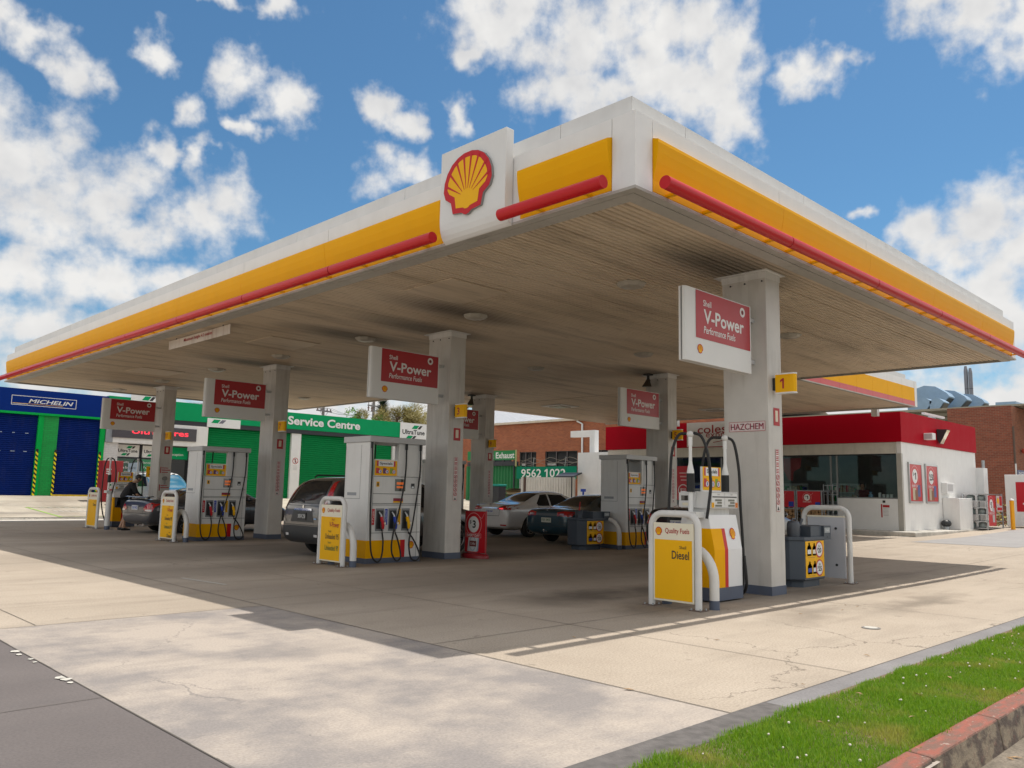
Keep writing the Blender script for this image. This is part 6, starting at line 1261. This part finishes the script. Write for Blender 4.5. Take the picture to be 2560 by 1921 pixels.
for i in range(240): q = V((rr.gauss(0, .3), rr.gauss(0, .35), abs(rr.gauss(.35, .25)))); d = V((rr.gauss(0, 1), rr.gauss(0, 1), rr.gauss(0, 1))).normalized() * .06; e = d.orthogonal() * .6; mb.raw([q - d, q + e, q + d, q - e], [(0, 1, 2, 3)], rr.choice([mat('weed_yellow', (.36, .30, .05), .7), mat('weed_green', (.12, .14, .03), .7), mat('weed_dry', (.28, .20, .10), .8)]))
mb.build('leaves', t)
# brick warehouse and shed behind
BR = brick('red_brick_y', (.30, .085, .045), (.20, .055, .032), (.24, .15, .10), 'y'); BRX = brick('red_brick_x', (.32, .10, .045), (.23, .065, .034), (.25, .16, .10), 'x')
bw = thing('brick_warehouse', 'tall red brick warehouse corner behind the gate posts on the right', 'warehouse', (0, 0, 0)); mb = MB(); mb.quad((40, 6.26, 0), (40, 9.28, 0), (40, 9.28, 6.36), (40, 6.26, 6.36), BR); mb.quad((40, 6.26, 0), (70, 6.26, 0), (70, 6.26, 6.36), (40, 6.26, 6.36), BRX); mb.quad((40, 6.26, 6.36), (70, 6.26, 6.36), (70, 9.28, 6.36), (40, 9.28, 6.36), ROOFM); mb.quad((40, 9.28, 0), (70, 9.28, 0), (70, 9.28, 6.36), (40, 9.28, 6.36), BRX); mb.quad((70, 6.26, 0), (70, 9.28, 0), (70, 9.28, 6.36), (70, 6.26, 6.36), BR); mb.build('wall', bw)
mb = MB(); mb.cyl((40.0, 6.2, 3.4), (40.0, 6.2, .5), .04, WHITED); mb.cyl((40.0, 6.22, 5.3), (40.0, 6.22, 3.4), .05, mat('pipe_brown', (.1, .06, .04), .5)); mb.build('downpipe', bw); mb = MB(); mb.sph((41.3, 6.1, 4.1), .13, mat('alarm_red', (.5, .08, .05), .4), 10, 8); mb.build('alarm_bell', bw)
mb = MB(); mb.box((40.3, 6.20, 2.2), (42.5, 6.24, 3.1), mat('sign_navy', (.01, .03, .16), .4)); G = FY(0, 6.20, 0); mb.txt(G, 'MEDIA', 40.5, 2.8, .2, WHITE, 1.7, e=.005); mb.txt(G, 'ZONE', 40.5, 2.5, .2, WHITE, 1.4, e=.005); mb.build('sign_plate', bw)
os_ = thing('olive_shed', 'long olive metal clad shed behind the shop roof', 'shed', (0, 0, 0)); OL = mat('olive_sheet', (.17, .15, .095), .5, var=.06); mb = MB(); z = 1.0
while z < 6.4: mb.prism([(41.0, 9.3, z), (40.95, 9.3, z + .02), (40.95, 9.3, z + .2), (41.0, 9.3, z + .24)], (0, 13, 0), OL); z += .24
mb.box((41.0, 9.3, 0), (64, 22.3, 6.38), OL); mb.build('wall', os_); mb = MB(); mb.box((40.85, 9.29, 6.38), (64, 22.3, 6.5), mat('olive_gutter', (.30, .27, .2), .5)); mb.box((40.9, 3, 6.42), (64, 9.28, 6.52), mat('olive_gutter', 0)); mb.build('gutter', os_)
COWL = mat('cowl_blue', (.26, .38, .52), .5, var=.08)
def cowl(y, x, s, label):
    t = thing('roof_cowl', label, 'roof cowl', (x, y, 6.9), 0, 'blue curved roof cowls'); pr = [(0.9 * s, -.2), (.9 * s, .75 * s), (.55 * s, 1.05 * s), (.1 * s, 1.2 * s), (-.4 * s, 1.12 * s), (-.9 * s, .78 * s), (-1.02 * s, .60 * s), (-.3 * s, -.2)]
    mb = MB(); mb.prism([(0, y_, z_) for y_, z_ in pr], (1.0, 0, 0), COWL); mb.build('hood', t); mb = MB(); a, b = V((0, -1.02 * s, .60 * s)), V((0, -.3 * s, -.2)); n = V((0, -.03, -.03)); u = V((1, 0, 0)); mb.quad(a.lerp(b, .06) + n + u * .06, a.lerp(b, .9) + n + u * .06, a.lerp(b, .9) + n + u * .94, a.lerp(b, .06) + n + u * .94, DARKP); mb.build('louvre', t)
cowl(12.0, 45.2, 1.25, 'largest blue curved roof cowl, left of the others'); cowl(11.3, 46.6, 1.1, 'middle blue curved roof cowl on the shed roof'); cowl(10.7, 48.2, 1.0, 'right hand blue curved roof cowl on the shed roof'); cowl(11.6, 43.4, .45, 'small round blue cowl before the large ones, left'); cowl(10.9, 43.4, .40, 'small round blue cowl before the large ones, right')
for y, h, l in ((11.16, 10.1, 'taller of the twin steel flues above the brick warehouse'), (10.9, 9.95, 'shorter of the twin steel flues above the brick warehouse')):
    t = thing('flue', l, 'chimney', (50, y, 6.4), 0, 'twin steel flues'); FL = mat('flue_steel', (.22, .22, .24), .4, .8); mb = MB(); mb.cyl((0, 0, 0), (0, 0, h - 6.7), .12, FL, n=14); [mb.cyl((0, 0, z), (0, 0, z + .03), .125, DARKP, n=14) for z in (1.1, 2.2)]; mb.build('pipe', t); mb = MB(); mb.cyl((0, 0, h - 6.7), (0, 0, h - 6.4), .12, FL, .07); mb.build('tip', t)
t = tag(MB().box((44, 7.0, 6.5), (46, 8.0, 7.0), COWL).box((44.5, 5, 6.5), (46, 7.0, 6.85), mat('unit_grey', (.3, .32, .33), .5)).build('roof_unit'), 'blue and grey box unit on the warehouse roof', 'roof unit')
# long cream office block glimpsed over the shop roof
ob = thing('office_block', 'cream and brick building glimpsed between rear canopy and shop roof', 'building', (0, 0, 0)); mb = MB(); mb.box((46, 13, 0), (52, 30, 6.9), mat('cream_wall', (.62, .53, .38), .7)); mb.build('wall', ob); mb = MB(); [mb.box((45.9, y, 5.9), (45.99, y + 2.2, 6.9), BR if i % 2 else mat('brown_panel', (.25, .2, .13), .6)) for i, y in enumerate((14, 18.2, 22.5, 26))]; mb.build('panel', ob)

# ================================================================ left background: brick factory, cool room, fences
bf = thing('brick_factory', 'long red brick factory with pale metal roof and steel windows', 'factory', (0, 0, 0)); BF = brick('factory_brick', (.44, .13, .055), (.30, .08, .04), (.30, .17, .10), 'y'); mb = MB()
wins = [(31.9, 34.95), (35.85, 37.55), (28.2, 30.7), (38.4, 41.4)]; WZ0, WZ1 = 2.9, 4.42
ys = sorted({20., 50.} | {a for w in wins for a in w})
for a, b in zip(ys, ys[1:]):
    segs = [(0, WZ0), (WZ1, 6.62)] if any(w[0] <= a and b <= w[1] for w in wins) else [(0, 6.62)]
    for z0, z1 in segs: mb.quad((36, a, z0), (36, b, z0), (36, b, z1), (36, a, z1), BF)
mb.box((36.3, 20, 0), (50, 50, 6.5), mat('factory_dark', (.05, .04, .035), .8)); mb.build('wall', bf)
mb = MB(); mb.quad((35.85, 20, 6.66), (35.85, 50, 6.66), (44, 50, 8.9), (44, 20, 8.9), ROOFM); mb.quad((44, 20, 8.9), (44, 50, 8.9), (52, 50, 6.66), (52, 20, 6.66), ROOFM); y = 20.4
while y < 50: mb.prism([(35.85, y, 6.665), (35.85, y + .05, 6.69), (35.85, y + .10, 6.665)], (8.15, 0, 2.24), ROOFM); y += .8
mb.build('roof', bf); mb = MB(); mb.box((35.75, 20, 6.52), (35.95, 50, 6.68), mat('gutter_cream', (.62, .52, .40), .5, dirt=.3)); mb.build('gutter', bf)
for a, b in wins:
    mb = MB(); [mb.box((36.06, y - .03, WZ0), (36.12, y + .03, WZ1), mat('steel_sash', (.12, .10, .10), .5)) for y in [a, b] + [lerp(a, b, i / 3) for i in (1, 2)]]; [mb.box((36.05, a, z - .03), (36.13, b, z + .03), mat('steel_sash', 0)) for z in (WZ0, 3.6, WZ1)]; w = mb.build('window', bf)
    mb = MB(); mb.quad((36.14, a, WZ0), (36.14, b, WZ0), (36.14, b, WZ1), (36.14, a, WZ1), GLASSD); mb.rect(FX(36.135, 0, 0), -b + .1, 3.42, -b + (b - a) * .3, 3.58, PGREY, 0); mb.build('pane', w)
mb = MB(); mb.box((47, 46.5, 0), (56, 53.5, 11), BF); mb.build('upper_block', bf)
mb = MB(); mb.tube([(35.9, 31.85, 6.62), (35.9, 31.85, 6.45), (35.9, 31.4, 6.25), (35.9, 31.38, 3.0)], .07, WHITE, 10); mb.build('downpipe', bf)
t = thing('cool_room', 'white panel cool room box beside the shop', 'cool room', (27, 22.8, gz(27, 22))); mb = MB(); [mb.box((0, a, 0), (3.6, b, 3.5), WHITE) for a, b in ((-1.6, -.13), (-.12, 1.30))]; mb.build('body', t); mb = MB(); mb.box((.4, .45, 3.5), (.75, .8, 4.75), WHITE); mb.box((.4, .8, 4.4), (.75, 2.2, 4.75), WHITEC); mb.build('duct', t)
t = thing('metal_fence', 'white ribbed metal fence between the cool room and green fence', 'fence', (27.2, 26.4, gz(27, 25) - .02)); mb = MB(); y = -1.95
while y < 2.2: mb.prism([(0, y, 0), (-.05, y + .03, 0), (-.05, y + .09, 0), (0, y + .12, 0), (0, y + .20, 0), (.02, y + .2, 0), (.02, y, 0)], (0, 0, 2.18), mat('fence_cream', (.60, .58, .54), .5, dirt=.15)); y += .2
mb.build('sheet', t); mb = MB(); mb.box((-.08, 1.85, 0), (.0, 1.97, 2.2), mat('post_brown', (.09, .05, .04), .6)); mb.build('post', t)
t = thing('post_shelter', 'dark flat board on a thin post before the white fence', 'shelter', (26.4, 24.0, gz(26, 24))); mb = MB(); mb.cyl((0, 0, 0), (0, 0, 2.2), .035, CHAR); mb.build('post', t); mb = MB(); mb.prism([(-.5, -.55, 2.14), (.5, -.3, 2.36), (.5, 1.1, 2.36), (-.5, .75, 2.14)], (0, 0, .07), CHAR); mb.build('board', t)
t = tag(MB().cyl((26.6, 23.35, .3), (26.6, 23.35, 1.62), .05, BLUEP).box((26.5, 23.25, 1.55), (26.7, 23.45, 1.7), BLUEP).build('blue_post'), 'short blue post before the white cool room', 'post')
t = thing('green_fence', 'green corrugated metal fence beside the phone number sign', 'fence', (30.2, 33.4, .5)); mb = MB(); y = -1.8
while y < 3.4: mb.prism([(0, y, 0), (-.05, y + .04, 0), (-.05, y + .12, 0), (0, y + .16, 0), (0, y + .28, 0), (.02, y + .28, 0), (.02, y, 0)], (0, 0, 2.65), mat('fence_green', lin('#00703A'), .45, var=.08)); y += .28
mb.build('sheet', t)
t = thing('phone_sign', 'teal green sign board with white phone number above the white fence', 'sign', (29.8, 29.2, 1.2)); mb = MB(); mb.box((0, -2.55, 1.1), (.06, 2.45, 1.86), mat('sign_teal', lin('#007A5C'), .5, spec=.15, var=.03)); mb.build('board', t); mb = MB(); mb.txt(FX(-.001, 0, 0), '9562 1022', -2.02, 1.2, .52, WHITE, 3.75, bold=.015, e=.005); mb.build('lettering', t)
for y in (-2.3, 2.2): mb = MB(); mb.cyl((.1, y, 0), (.1, y, 1.8), .05, GALV); mb.build('post', t)
t = thing('exhaust_sign', 'green sign on legs ending in exhaust above the green fence', 'sign', (29.9, 33.9, .8)); mb = MB(); mb.box((0, -2.05, 2.72), (.08, 2.6, 3.34), mat('sign_green', lin('#007A3C'), .4)); mb.build('board', t); mb = MB(); mb.txt(FX(-.001, 0, 0), 'Brakes & Exhaust', 1.93, 2.82, .40, WHITE, 3.9, al='R', bold=.02, e=.005); mb.build('lettering', t); mb = MB(); mb.box((-.03, -2.1, 2.3), (.05, -2.03, 3.36), mat('frame_olive', (.35, .36, .16), .5)); mb.box((.0, -2.03, 2.35), (.3, 2.6, 2.62), CHAR); [mb.box((.02, y, 0), (.1, y + .08, 2.7), CHAR) for y in (-1.9, 2.0)]; mb.build('frame', t)
t = thing('wheelie_bin', 'dark wheeled bin with teal lid before the green fence', 'bin', (26.6, 29.9, gz(26, 29))); mb = MB(); mb.prism([(-.3, -.3, .08), (.3, -.3, .08), (.3, .3, .08), (-.3, .3, .08)], (0, 0, 1.5), CHAR); mb.build('body', t, bevel=.03); mb = MB(); mb.box((-.36, -.34, 1.58), (.34, .34, 1.70), mat('lid_teal', (.0, .22, .18), .4)); mb.build('lid', t, bevel=.03)
t = thing('timber_stack', 'stack of rough timber offcuts in the yard before the green fence', 'timber', (28.5, 30.5, gz(28, 30))); mb = MB(); rr = random.Random(11)
for i in range(26): z = .08 + .05 * i; a = rr.uniform(-.12, .12); mb.prism([V((rr.uniform(-.4, .4), -1.3 + a, z)), V((rr.uniform(.5, .6), -1.3, z)), V((.55, -1.3, z + .045)), V((-.3, -1.3, z + .045))], (a, rr.uniform(1.6, 2.4), 0), rr.choice([WOOD, mat('weathered_timber', (.26, .22, .17), .8), mat('pale_timber', (.42, .34, .22), .8)]))
mb.build('planks', t)
BW = mat('barbed_wire', (.30, .25, .20), .5, .5); t = thing('wire_coil', 'loose rusty barbed wire strung above the green sign', 'wire', (30.3, 29.2, 3.1)); mb = MB()
for k in range(3): mb.tube([(0, -2.6 + i * .33, .15 + .15 * k + .10 * math.sin(i * 1.3 + k * 2)) for i in range(17)], .012, BW, 4)
mb.build('strand', t); mb = MB(); [mb.tube([(0, y, -.1), (-.05, y - .15, .55)], .022, GALV, 6) for y in (-1.2, 1.5)]; mb.build('bracket', t)

# ================================================================ poles, wires, trees
def power_pole(x, y, h, zc, label, ins):
    t = thing('power_pole', label, 'power pole', (x, y, .5), R(14), 'power poles behind the workshops'); PW_ = mat('pole_timber', (.20, .19, .18), .8, var=.15, vs=6); mb = MB(); mb.cyl((0, 0, 0), (0, 0, h), .19, PW_, .14); mb.build('post', t)
    mb = MB(); mb.box((-1.1, -.2, zc), (1.1, -.06, zc + .14), mat('arm_grey', (.15, .15, .16), .6)); mb.tube([(-.6, -.12, zc), (0, -.12, zc - .6)], .025, GALV, 6); mb.tube([(.6, -.12, zc), (0, -.12, zc - .6)], .025, GALV, 6); mb.build('crossarm', t)
    for q in (-.95, -.45, .45, .95) if not ins else (-1.0, -.45, .95):
        mb = MB(); IN = mat('insulator', (.16, .10, .09), .3)
        if ins: mb.tube([(q, -.12, zc), (q, -.12, zc - .25), (q, -.12, zc - .3), (q, -.12, zc - .55)], [.03, .13, .05, .10], IN, 8); mb.cyl((q, -.12, zc + .14), (q, -.12, zc + .42), .035, IN)
        else: mb.tube([(q, -.12, zc + .14), (q, -.12, zc + .2), (q, -.12, zc + .38)], [.07, .08, .04], IN, 8)
        mb.build('insulator', t)
power_pole(39.0, 70, 10.6, 9.0, 'thin far power pole above the service centre lettering', False); power_pole(45.4, 70, 12.2, 10.1, 'nearer power pole with hanging insulators before the conifer', True)
t = thing('power_line', 'thin power lines strung between the two poles', 'wire', (0, 0, 0)); mb = MB()
for q in (-.95, -.45, .45, .95):
    mb.tube([V((39 + q, 69.8, 9.9)).lerp(V((45.4 + q, 69.8, 10.0)), i / 8) + V((0, 0, -.6 * (1 - (i / 4 - 1) ** 2))) for i in range(9)], .014, CHAR, 4)
    mb.tube([(39 + q, 69.8, 9.9), (34 + q, 90, 11.2)], .014, CHAR, 4); mb.tube([(45.4 + q, 69.8, 10.0), (66 + q, 66, 10.8)], .014, CHAR, 4)
mb.build('wire', t)
def leafmat(n, a, b):
    if n in MC: return MC[n]
    m, t_, b_ = base(n); g = t_.n('ShaderNodeNewGeometry').outputs['Position']; c = t_.mix(t_.mr(t_.noise(g, 1.5, 3), .35, .65), a, b); t_.l(c, b_.inputs['Base Color']); b_.inputs['Roughness'].default_value = .6
    tl = t_.n('ShaderNodeBsdfTranslucent'); t_.l(c, tl.inputs[0]); ms = t_.n('ShaderNodeMixShader'); ms.inputs[0].default_value = .3; t_.l(b_.outputs[0], ms.inputs[1]); t_.l(tl.outputs[0], ms.inputs[2]); t_.l(ms.outputs[0], t_.t.nodes['Material Output'].inputs[0]); MC[n] = m
    return m
BARK = mat('bark', (.10, .07, .05), .9, var=.3, vs=8)
def tree(name, label, x, y, h, kind, rx, z0=.7, group=None, seed=0, n=2600):
    t = thing(name, label, 'tree', (x, y, z0), 0, group); rr = random.Random(seed); mb = MB(); mb.tube([(0, 0, 0), (.05, .02, h * .4), (0, 0, h * .8)], [rx * .12, rx * .08, .03], BARK, 8)
    cl = []
    for i in range(9): a = i * 2.4; z = h * (.30 + .06 * i); l = rx * .6 * (1 - i * .06); mb.tube([(0, 0, z), (math.cos(a) * l, math.sin(a) * l, z + l * .5)], [rx * .05, .015], BARK, 5)
    mb.build('trunk', t); mb = MB()
    if kind == 'conifer':
        m = leafmat('conifer_needles', (.018, .050, .028), (.045, .085, .035))
        for i in range(n):
            f = rr.random() ** .7; z = h * (1 - f * .92); tier = .62 + .38 * abs(math.sin(f * 26)); r = rx * (f ** .9) * tier * rr.uniform(.25, 1); a = rr.uniform(0, 6.283); q = V((math.cos(a) * r, math.sin(a) * r, z - r * .12)); d = V((math.cos(a), math.sin(a), rr.uniform(-.1, .7))).normalized() * rx * .16; e = V((-math.sin(a), math.cos(a), 0)) * rx * .035; mb.raw([q - d * .3 - e, q + d, q - d * .3 + e], [(0, 1, 2)], m)
    else:
        a_, b_ = {'gold': ((.30, .25, .07), (.40, .35, .13)), 'leafy': ((.06, .16, .02), (.16, .30, .04))}[kind]; m = leafmat(kind + '_leaves', a_, b_)
        bl = [(V((rr.gauss(0, rx * .45), rr.gauss(0, rx * .45), h * rr.uniform(.45, .86))), rx * rr.uniform(.22, .45)) for _ in range(16)]
        for i in range(n):
            c, r = rr.choice(bl); d = V((rr.gauss(0, 1), rr.gauss(0, 1), rr.gauss(.3, 1))).normalized(); q = c + d * r * rr.uniform(.6, 1.12); s = rx * rr.uniform(.03, .06) * (1.35 if kind == 'gold' else 1.5); u = V((rr.gauss(0, 1), rr.gauss(0, 1), rr.gauss(0, 1))).normalized() if kind != 'gold' else (d + V((0, 0, .8)) + V((rr.gauss(0, .4), rr.gauss(0, .4), rr.gauss(0, .4)))).normalized(); v = u.orthogonal().normalized() * (.3 if kind == 'gold' else .7); mb.raw([q - u * s, q + v * s, q + u * s * 1.3, q - v * s], [(0, 1, 2, 3)], m)
    mb.build('crown', t)
tree('conifer_tree', 'dark pointed conifer behind the golden bushes', 35.2, 54, 9.0, 'conifer', 3.0, seed=1, n=3600)
for i, (x, y, h, w) in enumerate(((34.2, 50.5, 6.9, 'golden leaved tree just right of the conifer'), (36.3, 51, 6.9, 'golden leaved tree in the middle of the golden row'), (38.3, 51.5, 6.8, 'golden leaved tree above the workshop logo'), (40.5, 52, 6.7, 'golden leaved tree showing between pillar 3 and its sign'), (43.2, 53, 6.6, 'golden leaved tree at the right end of the row'))): tree('golden_tree', w, x, y, h + 1.7, 'gold', 2.1, group='golden leaved trees', seed=20 + i, n=6500)
for i, (x, y, h, w) in enumerate(((31.0, 52, 6.6, 'leafy green tree left of the nearer power pole'), (32.8, 52, 6.9, 'leafy green tree just behind the nearer power pole'))): tree('leafy_tree', w, x, y, h + 1.5, 'leafy', 1.4, group='leafy green trees', seed=40 + i, n=1500)
